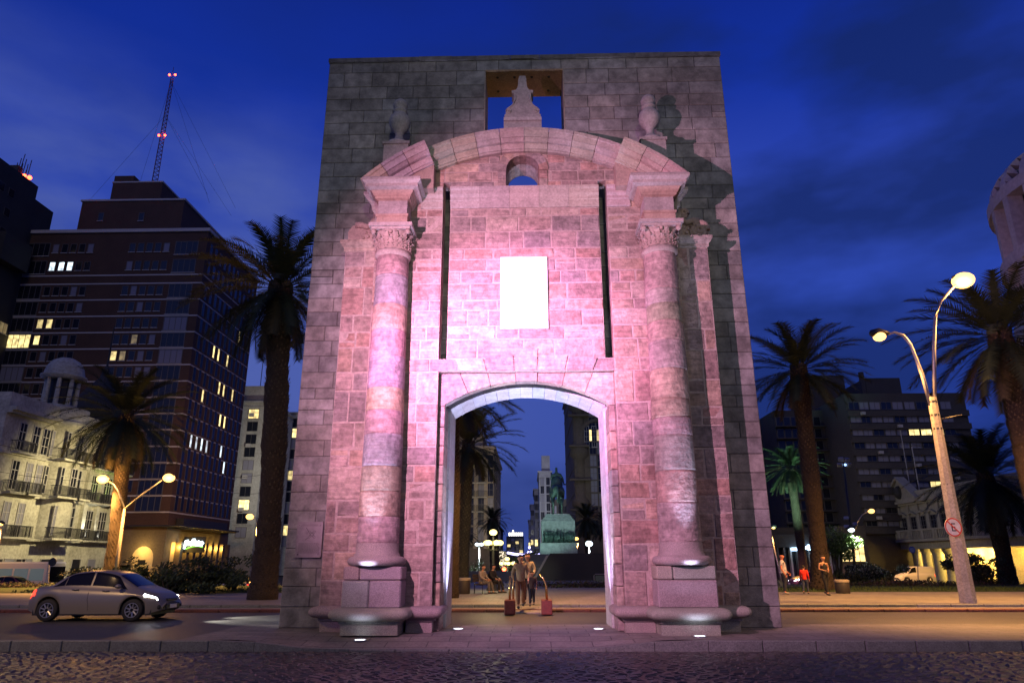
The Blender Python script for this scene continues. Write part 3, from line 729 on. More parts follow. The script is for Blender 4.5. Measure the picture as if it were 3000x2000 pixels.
# crest with two scrolled shoulders and a stump on top
b = MB(); b.t = (.30, .285, .27); half = [(.56, 13.35), (.56, 14.08), (.54, 14.1), (.54, 14.24), (.50, 14.28), (.50, 14.42), (.42, 14.5), (.32, 14.58), (.27, 14.72), (.255, 14.95), (.26, 15.0), (.32, 15.02), (.32, 15.1), (.2, 15.12), (.15, 15.2), (.13, 15.32), (.12, 15.5), (.09, 15.62)]
pts = [(CX-.04+x, z) for x, z in half]+[(CX-.04-x, z) for x, z in half[::-1]]
b.prism(pts, YG-.02, YG+.42); b.t = (.36, .34, .32)
b.box(CX-.60, CX+.52, YG-.08, YG+.45, 14.02, 14.12)
for sgn in (-1, 1):
    b.smooth = True
    b.tube([(CX-.04+sgn*(.41+.085*math.cos(t)*(1-i/34)), YG-.03, 14.37+.085*math.sin(t)*(1-i/34)) for i, t in enumerate([q*.42 for q in range(26)])], .02, 5)
    b.tube([(CX-.04+sgn*x, YG-.03, z) for x, z in ((.46, 14.45), (.36, 14.53), (.26, 14.62), (.21, 14.75), (.2, 14.9))], .018, 5); b.smooth = False
wl(b.build('crest', M_lime, gate), gate)
# marble panel and engraved plaque
b = MB(); b.box(-.73, .57, YG-.06, YG+.02, 7.53, 9.63, .008)
wl(b.build('marble_panel', M_marb, gate), gate)
PM = mat('plaque_metal', (.25, .21, .22), .5, .2, n=(6, .2)); PD = mat('plaque_engraving', (.07, .05, .06), .6)
a_, c_ = P(685, 1197, YS-.05), P(744, 1283, YS-.05); x0, x1, z1, z0 = -6.09, -5.41, 2.60, 1.70
b = MB(); b.box(x0, x1, YS-.06, YS+.01, z0, z1, .006)
for (u0_, u1_, w0, w1) in ((x0+.0, x0+.02, z0, z1), (x1-.02, x1, z0, z1), (x0, x1, z0, z0+.02), (x0, x1, z1-.02, z1)): b.box(u0_, u1_, YS-.07, YS-.05, w0, w1)
pl = wl(b.build('plaque', PM, gate), gate)
b = MB()
def ln(xa, za, xb, zb_, w=.006):
    d = Vector((xb-xa, 0, zb_-za)); n_ = Vector((-d.z, 0, d.x)).normalized()*w/2
    b.add([(xa-n_.x, YS-.0625, za-n_.z), (xb-n_.x, YS-.0625, zb_-n_.z), (xb+n_.x, YS-.0625, zb_+n_.z), (xa+n_.x, YS-.0625, za+n_.z)], [(0, 1, 2, 3)])
fx, fz = x0+.40, z1-.32
def loop(pts, w=.007):
    for i in range(len(pts)): ln(*pts[i], *pts[(i+1) % len(pts)], w)
for s_ in (.095, .06):                                            # star fort plan
    pts = []
    for k in range(4):
        a = R(45+90*k); pts += [(fx+s_*.62*math.cos(a-.45), fz+s_*.62*math.sin(a-.45)), (fx+s_*1.15*math.cos(a-.22), fz+s_*1.15*math.sin(a-.22)), (fx+s_*1.35*math.cos(a), fz+s_*1.35*math.sin(a)), (fx+s_*1.15*math.cos(a+.22), fz+s_*1.15*math.sin(a+.22)), (fx+s_*.62*math.cos(a+.45), fz+s_*.62*math.sin(a+.45))]
    loop(pts)
loop([(fx-.03, fz-.03), (fx+.03, fz-.03), (fx+.03, fz+.03), (fx-.03, fz+.03)], .009)
ln(fx-.08, fz+.06, fx-.16, fz+.17, .012); ln(fx-.08, fz-.07, fx-.17, fz-.14, .012); loop([(fx-.14, fz+.02), (fx-.11, fz+.02), (fx-.11, fz+.05), (fx-.14, fz+.05)])
for k in range(12):
    z_ = z1-.54-k*.022; x_ = x0+.07
    while x_ < x1-.08:
        w = rnd.uniform(.012, .05); ln(x_, z_, min(x_+w, x1-.06), z_, .008); x_ += w+.009
for zz, m in ((z1-.075, .14), (z1-.1, .09)): 
    x_ = x0+m
    while x_ < x1-m: w = rnd.uniform(.012, .04); ln(x_, zz, x_+w, zz, .009); x_ += w+.008
for px_, pz_ in ((x0+.06, z1-.09), (x1-.06, z1-.09), (x0+.06, z0+.13), (x1-.06, z0+.13)): ln(px_-.008, pz_, px_+.008, pz_, .016)
ln(x0+.05, z0+.08, x0+.09, z0+.08, .045); ln(x1-.09, z0+.08, x1-.08, z0+.08, .045); ln(x1-.06, z0+.08, x1-.05, z0+.08, .045); ln(x1-.09, z0+.1, x1-.05, z0+.1, .012)
b.build('engraving', PD, pl)
# in-ground uplights
UPL = [(-3.79, 16.70), (-1.77, 17.05), (1.67, 17.05), (3.73, 16.66)]
UPL = [(-3.79, 16.70), (-1.77, 18.43), (1.67, 18.41), (3.73, 16.66)]
M_led = mat('led_white', (.9, .9, 1), .4, emit=(.80, .84, 1), es=7); M_steel = mat('steel', (.45, .45, .45), .35, 1.)
labs = ['recessed ground uplight in front of the left pedestal', 'recessed ground uplight at the left jamb of the door', 'recessed ground uplight at the right jamb of the door', 'recessed ground uplight in front of the right pedestal, near the kerb']
for (x, y), lb in zip(UPL, labs):
    t = thing('ground_uplight', lb, 'light', (x, y, pz(x, y)), 0, 'ground uplights along the gate')
    b = MB(); b.smooth = False; b.lathe([(.15, 0), (.15, .022), (.125, .026), (.125, .012)], 0, 0, 20); b.build('bezel', M_steel, t)
    b = MB(); b.lathe([(.12, .010), (.118, .018)], 0, 0, 20); b.build('lens', M_led, t)
V1 = (.62, .62, 1.0)
lamp('uplight_pedestal_left', 'SPOT', (-3.79, 16.45, .06), V1, 16, .08, (-3.7, 17.3, 3.4), 110, .9)
lamp('uplight_pedestal_right', 'SPOT', (3.73, 16.42, .06), V1, 30, .08, (3.7, 17.3, 3.2), 110, .9)
lamp('uplight_column_left', 'SPOT', (-3.79, 16.45, .06), V1, 2400, .08, (-3.70, 17.05, 8), 26, .7)
lamp('uplight_column_right', 'SPOT', (3.73, 16.42, .06), V1, 2400, .08, (3.66, 17.05, 8), 26, .7)
lamp('uplight_door_left', 'SPOT', (-1.72, 18.75, .06), V1, 2600, .06, (-1.5, 19.3, 6.2), 60, .8)
lamp('uplight_door_right', 'SPOT', (1.62, 18.75, .06), V1, 2600, .06, (1.4, 19.3, 6.2), 60, .8)
lamp('uplight_arch_left', 'SPOT', (-1.3, 17.2, .06), V1, 700, .06, (-.9, 18.0, 6.2), 60, .8)
lamp('uplight_arch_right', 'SPOT', (1.2, 17.2, .06), V1, 700, .06, (.8, 18.0, 6.2), 60, .8)
# ================================================================== PALMS AND TREES
M_frond = mat('palm_frond', tint=True, rough=.7); M_trunk = mat('palm_trunk', (.055, .038, .024), .95, n=(5, .35), n2=(25, .4), bump=(22, .05))
M_leaf = mat('leaves', tint=True, rough=.7); M_bark = mat('bark', (.09, .07, .05), .9, n=(6, .3), bump=(25, .02))
def crown_mesh(seed, nf, L0, leafl=.5, lf=34, low=-62):
    r = random.Random(seed); b = MB()
    for i in range(nf):
        t = (i+.5)/nf; az = i*2.39996+r.uniform(-.15, .15)
        el = R(84-(84-low)*t**.85+r.uniform(-7, 7)); Lf = L0*(.72+.33*math.sin(math.pi*min(1, t*1.1)))*r.uniform(.88, 1.08)
        droop = r.uniform(.75, 1.15)*(1.15-.55*t)
        p = Vector((0, 0, 0)); pts = []; n = 12; rad0 = .25+.1*t
        for k in range(n+1):
            e_ = el-droop*(k/n)**1.6
            pts.append(Vector((math.cos(az)*(rad0)+p.x, math.sin(az)*rad0+p.y, p.z-.5*t)))
            p = p+Vector((math.cos(e_)*math.cos(az), math.cos(e_)*math.sin(az), math.sin(e_)))*(Lf/n)
        g = r.uniform(.75, 1.2); dead = t > .9
        b.t = (.045*g, .036*g, .015*g) if dead else (.022*g, .034*g, .013*g)
        side = Vector((-math.sin(az), math.cos(az), 0))
        for k in range(n):                                        # rachis
            w = .035*(1-k/n)+.008; a, c = pts[k], pts[k+1]; b.add([a-side*w, a+side*w, c+side*w*.8, c-side*w*.8], [(0, 1, 2, 3)])
        for q in range(lf):
            f = .12+.86*q/lf; k = min(int(f*n), n-1); u_ = f*n-k; base = pts[k].lerp(pts[k+1], u_); d = (pts[k+1]-pts[k]).normalized()
            up = side.cross(d); ll = leafl*(.55+.75*math.sin(math.pi*min(f*.92+.08, 1)))*r.uniform(.85, 1.1)
            for s_ in (-1, 1):
                dirv = (side*s_*.75+d*.62+up*(.28 if up.z > 0 else -.28)*r.uniform(.2, 1)+Vector((0, 0, -.18))).normalized(); w = .042
                tip = base+dirv*ll; b.add([base-d*w, base+d*w, tip], [(0, 1, 2)])
    return b
CR = [crown_mesh(3, 74, 3.7).build('crown', M_frond), crown_mesh(9, 62, 3.6, .52, 32, -50).build('crown', M_frond), crown_mesh(21, 84, 3.7, .5, 32, -70).build('crown', M_frond)]
for o in CR: COL.objects.unlink(o)
def palm(px, py, Y, rcrown, trunk_r, label, var=0, pbase=None, bulge=1., rz=0, group='palm trees around the square', flare=1.25, tm=None):
    top = P(px, py, Y); bx = P(*pbase, Y).x if pbase else top.x; z0 = zg(0, Y)+.1
    t = thing('palm_tree', label, 'palm tree', (bx, Y, z0), 0, group)
    H = top.z-z0; b = MB(); b.smooth = True; pts = []; rr = []; n = max(int(H/.33), 8); r = random.Random(int(px))
    for i in range(n+1):
        f = i/n; x = (top.x-bx)*(f**1.5); pts.append((x+.04*math.sin(f*5), 0, H*f-.1*(i == 0)))
        k = trunk_r*(1+(flare-1)*math.exp(-f*H/.5)+bulge*.12*math.exp(-((f-.62)/.05)**2)+bulge*.18*math.exp(-((f-.95)/.09)**2)+bulge*.07*math.sin(f*17))
        rr.append(k*(1+.06*((i % 2)*2-1)*.6)*r.uniform(.97, 1.03))
    b.tube(pts, rr, 18); tr = b.build('trunk', M_trunk, t)
    b2 = MB(); b2.t = (.09, .07, .045)                            # old frond stubs all over the trunk
    for i in range(int(H*95)):
        z = H*(i/(H*95)); a = i*2.4; f = z/H; k = int(f*n); rad = rr[min(k, n)]; c = Vector(pts[min(k, n)]); c.z = z
        ca, sa = math.cos(a), math.sin(a); g = r.uniform(.7, 1.6); b2.t = (.062*g, .045*g, .028*g); w = .06
        b2.add([c+Vector((ca*rad*.96-sa*w, sa*rad*.96+ca*w, 0)), c+Vector((ca*rad*.96+sa*w, sa*rad*.96-ca*w, 0)), c+Vector((ca*(rad+.055), sa*(rad+.055), .13))], [(0, 1, 2)])
    tag(b2.build('frond_stubs', M_leaf, tr), kind='stuff')
    c = CR[var].copy(); COL.objects.link(c); c.parent = t; c.location = (top.x-bx, 0, H); c.scale = [rcrown/3.7]*3; c.rotation_euler = (0, 0, rz)
    return t
palm(647, 650, 30, 4.1, .50, 'tall palm silhouetted between the brick tower and the stone gate', 2, (607, 1330), 1.2)
palm(292, 945, 45, 4.6, .42, 'palm glowing orange under the street lamps at the far left', 2, (258, 1290), .7, 1.1)
palm(1835, 838, 37.5, 3.9, .42, 'dark palm just right of the gate, its trunk foot tinted purple', 1, (1888, 1335), .8, .4, flare=1.9)
palm(1815, 1068, 70, 3.6, .40, 'small palm lit green behind the dark one right of the gate', 0, (1848, 1330), .5, 2.1)
palm(2296, 758, 33, 4.7, .48, 'large palm at the right edge behind the brightest street lamp', 0, (2358, 1060), .9, 3.3)
palm(2262, 1085, 48, 4.8, .48, 'black palm silhouette right of the concrete lamp pole', 2, (2315, 1330), .6, 1.9)
palm(1042, 890, 31, 3.6, .30, 'palm seen through the arch with fronds hanging into its top left corner', 1, (1036, 1300), .5, .7)
palm(1078, 1012, 41, 3.5, .36, 'dark palm standing inside the left side of the arch view', 1, (1060, 1300), .6, 2.6)
palm(1132, 1190, 90, 2.5, .6, 'short thick palm behind the globe lamp seen through the arch', 2, (1137, 1300), .5, 3.9)
palm(1062, 1222, 92, 2.4, .40, 'small greenish palm at the foot of the pale apartment block in the arch', 0, (1062, 1310), .4, .2)
palm(1347, 1188, 96, 3.1, .40, 'dark palm to the right of the horseman statue', 2, (1352, 1300), .4, 1.7)
palm(1394, 1205, 102, 3.3, .40, 'dark palm half hidden by the right jamb of the arch', 1, (1394, 1300), .4, 5.2)
def leafmass(b, c, rad, n, size, cols, rr, clumps=14):
    cl = [(Vector((rr.gauss(0, .45), rr.gauss(0, .45), rr.gauss(0, .40))), rr.uniform(.25, .5), rr.uniform(.55, 1.35)) for _ in range(clumps)]
    for i in range(n):
        k = rr.choice(cl); v = Vector((rr.gauss(0, 1), rr.gauss(0, 1), rr.gauss(0, 1))).normalized()*k[1]*rr.random()**.4
        p = k[0]+v; p = Vector((c[0]+p.x*rad[0], c[1]+p.y*rad[1], c[2]+p.z*rad[2]))
        if p.z < c[2]-rad[2]*.98: p.z = c[2]-rad[2]*rr.uniform(.5, .98)
        a = Vector((rr.gauss(0, 1), rr.gauss(0, 1), rr.gauss(0, 1))).normalized(); u = a.orthogonal().normalized(); s_ = size*rr.uniform(.6, 1.3); w = a.cross(u)
        g = k[2]*rr.uniform(.75, 1.2); q = rr.choice(cols); b.t = (q[0]*g, q[1]*g, q[2]*g)
        b.add([p-u*s_, p-w*s_*.45, p+u*s_, p+w*s_*.45], [(0, 1, 2, 3)])
def shrub(px, py, Y, w, h, label, name='shrub', cat='shrub', cols=((.03, .05, .02), (.04, .06, .02)), n=2600, size=.09, stems=5, group=None, depth=None, seed=1, clumps=16, stem_r=.05, lift=.0):
    rr = random.Random(seed); p = P(px, py, Y); z0 = zg(0, Y)+.1; t = thing(name, label, cat, (p.x, Y, z0), 0, group); b = MB()
    H = p.z-z0; cz = H-h/2
    leafmass(b, (0, 0, cz), (w/2, (depth or w)/2, h/2), n, size, cols, rr, clumps); b.build('foliage', M_leaf, t)
    b = MB(); b.smooth = True
    for i in range(stems):
        a = rr.uniform(0, 6.28); q = rr.uniform(.15, .55); e_ = (math.cos(a)*w/2*q, math.sin(a)*w/2*q, cz+rr.uniform(-.1, .3)*h)
        m_ = (e_[0]*.35+rr.uniform(-.1, .1), e_[1]*.35, cz*.5); b.tube([(rr.uniform(-.08, .08), 0, 0), m_, e_], [stem_r*1.5, stem_r, stem_r*.4], 6)
    b.build('stem' if name != 'tree' else 'trunk', M_bark, t); return t
HG = 'clipped bushes beyond the road on the left'
shrub(215, 1285, 40, 4.2, 1.7, 'dark low bush behind the silver car roof, leftmost of the row', n=3600, size=.10, group=HG, seed=2)
shrub(345, 1283, 41, 2.2, 1.8, 'small dark bush left of the bare-stemmed bushes', n=2200, size=.09, group=HG, seed=3)
shrub(395, 1292, 36, 2.4, 1.5, 'round bush on several bare stems beside the white taxi', n=2600, size=.09, group=HG, seed=4, stems=9)
shrub(478, 1284, 36, 4.0, 1.55, 'widest dark hedge in front of the yellow arcade', n=5200, size=.09, group=HG, seed=5, clumps=30, stems=8)
shrub(543, 1300, 38, 1.8, 1.3, 'small dark bush beside the tall palm trunk', n=1800, size=.09, group=HG, seed=6)
shrub(2236, 1268, 46, 3.9, 2.3, 'black round bush before the yellow arcade of the palace, right of the lamp pole', n=4200, size=.10, seed=7, stems=9, clumps=22, stem_r=.06)
shrub(1985, 1288, 48, 2.9, 1.6, 'flowering bush left of the white van', cols=((.04, .06, .02), (.05, .07, .03), (.35, .36, .25), (.04, .055, .02), (.045, .06, .02)), n=4600, size=.08, seed=8, clumps=22)
shrub(1945, 1300, 45, 2.4, 1.5, 'low dark bush behind the litter bin', n=2000, size=.09, seed=9)
shrub(1912, 1205, 52, 3.4, 2.6, 'small tree with bright green leaves under the white lamp', 'tree', 'tree', cols=((.09, .15, .035), (.11, .17, .04)), n=3000, size=.11, seed=10, stems=8, stem_r=.07)
shrub(1208, 1262, 120, 7, 9, 'leafy street tree behind the walkers, left of the horseman plinth', 'tree', 'tree', cols=((.05, .09, .03),), n=4200, size=.26, seed=11, stems=5, group='street trees beyond the square', stem_r=.12)
shrub(1160, 1265, 125, 5, 7, 'leafy street tree beside the globe lamps', 'tree', 'tree', cols=((.05, .09, .03),), n=3000, size=.24, seed=12, stems=5, group='street trees beyond the square', stem_r=.12)
shrub(1240, 1275, 150, 8, 9, 'pale lit street tree directly left of the horseman plinth', 'tree', 'tree', cols=((.07, .11, .04),), n=3000, size=.3, seed=13, stems=5, group='street trees beyond the square', stem_r=.12)
shrub(1098, 1285, 74, 2.2, 3.2, 'slim young tree behind the white double lamp', 'tree', 'tree', cols=((.07, .11, .03),), n=1200, size=.1, seed=14, stems=4)
for i, (px, lb) in enumerate(((30, 'low flower bed at the left edge behind the silver car'), (2120, 'low dark planting in front of the white van'), (1375, 'low planting bed behind the right brass rail'))):
    p = P(px, 1340, 43); t = MB(); rr = random.Random(50+i); c = (p.x, 43, .26)
    leafmass(t, c, (5.0, 1.0, .24), 3600, .07, ((.035, .05, .02), (.05, .03, .03)), rr, 60); tag(t.build('flower_bed', M_leaf), lb, 'flower bed')
# agave left of the man
t = thing('agave_plant', 'pale striped agave half hidden by the right edge of the gate', 'plant', P(1797, 1345, 42)-Vector((0, 0, .3))); t.location.z = .1; b = MB()
for i in range(26):
    a = i*2.4; l = rnd.uniform(.8, 1.3); e0 = rnd.uniform(.3, 1.2); p = Vector((0, 0, 0)); pp = []
    for k in range(5): pp.append(p.copy()); e_ = e0-k*.28; p = p+Vector((math.cos(a)*math.cos(e_), math.sin(a)*math.cos(e_), math.sin(e_)))*l/4
    s_ = Vector((-math.sin(a), math.cos(a), 0)); g = rnd.uniform(.8, 1.2)
    for k in range(4):
        w0, w1 = .07*(1-k/4.2), .07*(1-(k+1)/4.2); b.t = (.16*g, .24*g, .08*g); b.add([pp[k]-s_*w0, pp[k]+s_*w0, pp[k+1]+s_*w1, pp[k+1]-s_*w1], [(0, 1, 2, 3)])
b.build('leaves', M_leaf, t)

# ================================================================== BUILDINGS
def wm(name, c, rough=.85, n=(.4, .2), n2=(4, .2), bump=(8, .02)): return mat(name, c, rough, n=n, n2=n2, bump=bump)
M_brick = wm('dark_brick', (.080, .043, .028)); M_band = wm('pale_band', (.50, .48, .45), n=(.4, .1), n2=(4, .1)); M_conc = wm('dark_concrete', (.062, .056, .05)); M_cream = wm('cream_render', (.36, .36, .32), n=(.5, .3), n2=(3, .25))
M_orn = wm('ornate_render', (.46, .45, .36), n=(.6, .32), n2=(4, .3)); M_base = wm('base_stone', (.15, .12, .09)); M_dark = wm('dark_tower_wall', (.035, .036, .036)); M_rstone = wm('round_stone', (.46, .46, .43))
M_beige = wm('beige_render', (.40, .34, .25)); M_salvo = wm('salvo_stone', (.12, .098, .075)); M_far = wm('far_render', (.33, .33, .36))
M_glass = mat('night_glass', (.012, .014, .022), .15, spec=.5); M_frame = mat('window_frame', (.10, .095, .09), .5); M_wframe = mat('pale_frame', (.35, .34, .31), .6)
M_curt = mat('curtained_glass', (.20, .20, .24), .4, spec=.3)
M_ly = mat('lit_window_yellow', (.9, .7, .35), .6, emit=(1.0, .78, .30), es=1.6); M_lw = mat('lit_window_white', (.9, .95, 1), .6, emit=(.75, .92, 1.0), es=1.5); M_ld = mat('dim_lit_window', (.5, .4, .2), .6, emit=(.9, .68, .3), es=.22)
M_iron = mat('wrought_iron', (.03, .03, .03), .5); M_dk = mat('dark_opening', (.012, .012, .014), .5)
def winmesh(w, h, kind, fr=.07, mull=(1, 1), frame=None, sill=True):
    """window centred on the origin in the xz plane, facing -y"""
    b = MB(); b.mi = 0
    b.box(-w/2, -w/2+fr, -.05, .05, -h/2, h/2); b.box(w/2-fr, w/2, -.05, .05, -h/2, h/2); b.box(-w/2+fr, w/2-fr, -.05, .05, h/2-fr, h/2); b.box(-w/2+fr, w/2-fr, -.05, .05, -h/2, -h/2+fr)
    for i in range(1, mull[0]+0): x = -w/2+w*i/mull[0]; b.box(x-fr*.35, x+fr*.35, -.03, .04, -h/2+fr, h/2-fr)
    for i in range(1, mull[1]+0): z = -h/2+h*i/mull[1]; b.box(-w/2+fr, w/2-fr, -.028, .038, z-fr*.35, z+fr*.35)
    b.mi = 2
    if sill: b.box(-w/2-.06, w/2+.06, -.14, .0, -h/2-.09, -h/2-.002)
    b.mi = 1; b.add([(-w/2+fr, .0, -h/2+fr), (w/2-fr, .0, -h/2+fr), (w/2-fr, .0, h/2-fr), (-w/2+fr, .0, h/2-fr)], [(0, 1, 2, 3)])
    return b
WC = {}
def window(root, x, y, z, w, h, kind='dark', face='-y', mull=(1, 1), frame=None, sill=True, name='window', fr=.07, sm=None):
    key = (round(w, 2), round(h, 2), kind, mull, frame.name if frame else '', sill, name, fr)
    if key not in WC:
        gm = {'dark': M_glass, 'curt': M_curt, 'y': M_ly, 'w': M_lw, 'dim': M_ld, 'open': M_dk}[kind]
        o = winmesh(w, h, kind, fr, mull, frame, sill).build(name, [frame or M_frame, gm, sm or M_band]); COL.objects.unlink(o); WC[key] = o
    o = WC[key].copy(); COL.objects.link(o); o.parent = root; o.location = Vector((x, y, z))-root.location
    o.rotation_euler = (0, 0, {'-y': 0, '+x': R(90), '-x': R(-90)}[face])
    if kind in ('y', 'w', 'dim'): o['label'] = {'y': 'window lit warm yellow', 'w': 'window lit bluish white', 'dim': 'dimly lit window'}[kind]
    return o
def wgrid(root, items, name='narrow_window'):
    """many small windows as ONE part: items=(x,y,z,w,h,face)"""
    b = MB()
    for (x, y, z, w, h, face) in items:
        M = Matrix.Translation(Vector((x, y, z))-root.location) @ Matrix.Rotation({'-y': 0, '+x': R(90), '-x': R(-90)}[face], 4, 'Z')
        b.mi = 0; b.box(-w/2-.05, w/2+.05, -.05, .01, -h/2-.05, h/2+.05, M=M)
        b.mi = 1; b.add([M @ Vector(v) for v in ((-w/2, -.055, -h/2), (w/2, -.055, -h/2), (w/2, -.055, h/2), (-w/2, -.055, h/2))], [(0, 1, 2, 3)])
    return tag(b.build(name, [M_frame, M_glass], root), kind='stuff')
def bpart(root, name, m, boxes, ch=0):
    b = MB()
    for q in boxes: b.box(*q, ch)
    return wl(b.build(name, m, root), root)
ZS = -1.45
# ---- brick tower with white bands (front faces -y at Y=100, side faces +x)
Yb = 100.; X0, X1 = P(65, 535, Yb).x, P(480, 530, Yb).x; ZT = P(480, 532, Yb).z; Yb2 = 121.
bt = thing('brick_tower', 'tall dark brick apartment tower with thin white bands and a stepped roof', 'building', (X0, Yb, ZS))
bpart(bt, 'wall', M_brick, [(X0, X1, Yb, Yb2, 5.9, ZT)]); bpart(bt, 'parapet', M_band, [(X0-.3, X1+.3, Yb-.3, Yb2+.3, ZT, ZT+.55)])
bpart(bt, 'penthouse', M_brick, [(P(182, 500, 103).x, P(418, 500, 103).x, 103, 119, ZT+.55, P(300, 462, 103).z), (P(258, 430, 105).x, P(372, 430, 105).x, 105, 117, P(300, 462, 103).z, P(300, 420, 105).z), (P(263, 410, 106).x, P(308, 410, 106).x, 106, 111, P(300, 420, 105).z, P(285, 404, 106).z)])
zc = P(300, 462, 103).z; bpart(bt, 'penthouse_coping', M_band, [(P(182, 500, 103).x-.2, P(418, 500, 103).x+.2, 102.8, 119.2, zc, zc+.3), (P(258, 430, 105).x-.1, P(372, 430, 105).x+.1, 104.9, 117.1, P(300, 420, 105).z, P(300, 420, 105).z+.25)])
for px_ in (232, 325): window(bt, P(px_, 498, 103).x, 102.97, P(px_, 498, 103).z, .9, 1.5)
b = MB()
for k in range(7): b.tube([(P(192, 0, 103).x-1.0*(k % 2), 102.4+.6*(k//2), ZT+4), (P(192, 0, 103).x-1.0*(k % 2), 102.4+.6*(k//2), ZT+6.6)], .06, 4)
for z in (4, 4.9, 5.8, 6.6): b.tube([(P(192, 0, 103).x-1, 102.4, ZT+z), (P(192, 0, 103).x+.6, 102.4, ZT+z)], .06, 4); b.tube([(P(192, 0, 103).x-1, 104.2, ZT+z), (P(192, 0, 103).x-1, 102.4, ZT+z)], .06, 4)
wl(b.build('roof_ladder_cage', M_iron, bt), bt)
bands = [631.6, 651]+[688+37.6*i for i in range(14)]
bz = [P(430, y, Yb).z for y in bands if P(430, y, Yb).z > 6.2]
for k, z in enumerate(bz): bpart(bt, 'band', M_band, [(X0-.05, X1+.05, Yb-.05, Yb2, z, z+.2)])
tag(bt.children[-1], None)
sx_ = [P(v*.375, 569, Yb).x for v in (345, 400, 452, 505, 557, 812, 864, 917, 969, 1021)]; bx_ = [P(240*.375, 570, Yb).x, P(1143*.375, 570, Yb).x]
rowsz = [P(300, 569, Yb).z, P(300, 610, Yb).z]+[P(300, 667+37.4*i, Yb).z for i in range(14)]
rowsz = [z for z in rowsz if z > 7.5]
lit = {(1, 0): 'w', (1, 1): 'w', (1, 2): 'w', (4, 0): 'y', (4, 1): 'y', (5, 0): 'y', (6, 5): 'y', (6, 6): 'dim', (5, 7): 'dim'}
small = 0; rest = []
for i, z in enumerate(rowsz):
    for j, x in enumerate(sx_):
        if small < 100: window(bt, x, Yb-.02, z, 1.0, 1.55, lit.get((i, j), 'dark' if rnd.random() < .8 else 'curt')); small += 1
        else: rest.append((x, Yb, z, 1.0, 1.55, '-y'))
    for j, x in enumerate(bx_):
        window(bt, x, Yb-.02, z-.15, 3.7, 2.3, 'y' if (i, j) == (5, 0) else ('curt' if (i, j) in ((7, 0), (4, 1), (6, 1)) else 'dark'), mull=(4, 1), name='wide_window', fr=.12)
if rest: wgrid(bt, rest, 'small_windows')
it = []; litside = {(5, 3), (5, 4), (5, 6), (7, 5), (7, 6), (9, 6), (9, 7), (7, 8), (3, 8), (11, 1), (11, 2), (11, 3), (11, 4), (11, 7), (12, 8), (8, 2)}
for i, z in enumerate(rowsz):
    for j in range(11):
        y = Yb+1.6+j*1.78
        if (i, j) in litside: window(bt, X1+.03, y, z, .75, 2.1, 'w' if i > 10 else 'y', '+x')
        else: it.append((X1, y, z, .75, 2.1, '+x'))
wgrid(bt, it)
bpart(bt, 'base', M_base, [(X0, X1+.02, Yb-.02, Yb2, 1.2, 5.9), (X0, X1-6, Yb-.02, Yb2, ZS, 1.2), (X1-1.3, X1+.02, Yb-.02, Yb+1.8, ZS, 1.2), (X1-6, X1-1.3, Yb+3, Yb2, ZS, 1.2)])
b = MB(); b.smooth = False; pxp = P(326, 1290, Yb); 
pts = [(pxp.x-1.5, ZS)]+[(pxp.x-1.5*math.cos(R(a)), 2.2+1.5*math.sin(R(a))) for a in range(0, 181, 20)]+[(pxp.x+1.5, ZS)]
b.prism(pts, Yb-.05, Yb-.02); wl(b.build('lit_portal', mat('portal_plaster', (.62, .50, .30), .8, n=(1, .2)), bt), bt)
bpart(bt, 'portal_door', M_dk, [(pxp.x-.5, pxp.x+.5, Yb-.09, Yb-.06, ZS, 1.9)])
# lit arcade on the side street face: pillars in front of a glowing wall
M_arc = mat('arcade_plaster_yellow', (.80, .62, .34), .7, n=(.5, .2))
lamp('portal_lamp', 'POINT', (pxp.x, Yb-1.3, 3.3), (1, .62, .16), 260, .15)
for k in range(8): lamp('arcade_lamp', 'POINT', (X1+.75, Yb+2.6+k*2.05, 3.6), (1, .60, .12), 170, .12)
b = MB(); b.add([(X1+.06, Yb+1.8, .2), (X1+.06, Yb2-.8, .2), (X1+.06, Yb2-.8, 4.3), (X1+.06, Yb+1.8, 4.3)], [(0, 1, 2, 3)]); wl(b.build('arcade_wall', M_arc, bt), bt)
for k in range(9): bpart(bt, 'arcade_pillar', M_base, [(X1+.08, X1+.9, Yb+2.9+k*2.05, Yb+3.7+k*2.05, ZS, 4.3)])
bpart(bt, 'canopy', M_iron, [(X1-5, X1+2.6, Yb-1.6, Yb2-2, 6.3, 6.5), (X1+.2, X1+1.3, Yb+2, Yb2-4, 6.5, 7.6)])
for k in range(16): bpart(bt, 'canopy_rib', M_iron, [(X1+.1, X1+2.5, Yb+k*1.2, Yb+.1+k*1.2, 6.1, 6.3)])
# script sign
sg = thing('shop_sign', 'glowing white script sign over a green swoosh on a dark board, over the yellow arcade', 'sign', (X1+2.0, P(447, 1247, 104).y+2, 3.8)); sx0 = P(447, 1247, 104)
sg.location = sx0; b = MB(); b.box(-1.6, 1.6, -.1, .05, -1.3, .9, .04); b.build('board', M_iron, sg)
b = MB(); b.smooth = True
b.tube([(-1.35, -.16, -.75), (-1.25, -.16, .35), (-1.0, -.16, .45), (-1.05, -.16, -.1), (-.7, -.16, .2), (-.45, -.16, .1), (-.5, -.16, -.3), (-.2, -.16, .55), (0, -.16, .6), (-.05, -.16, -.1), (.25, -.16, .25), (.45, -.16, .05), (.6, -.16, .3), (.85, -.16, .1), (1.1, -.16, .2), (1.35, -.16, -.05)], .13, 6)
b.tube([(-1.2, -.16, -.2), (-.3, -.16, -.15), (.6, -.16, -.25), (1.2, -.16, -.3)], .13, 6)
b.build('script_lettering', mat('sign_white_glow', (1, 1, 1), .5, emit=(.75, .95, 1.0), es=7), sg)
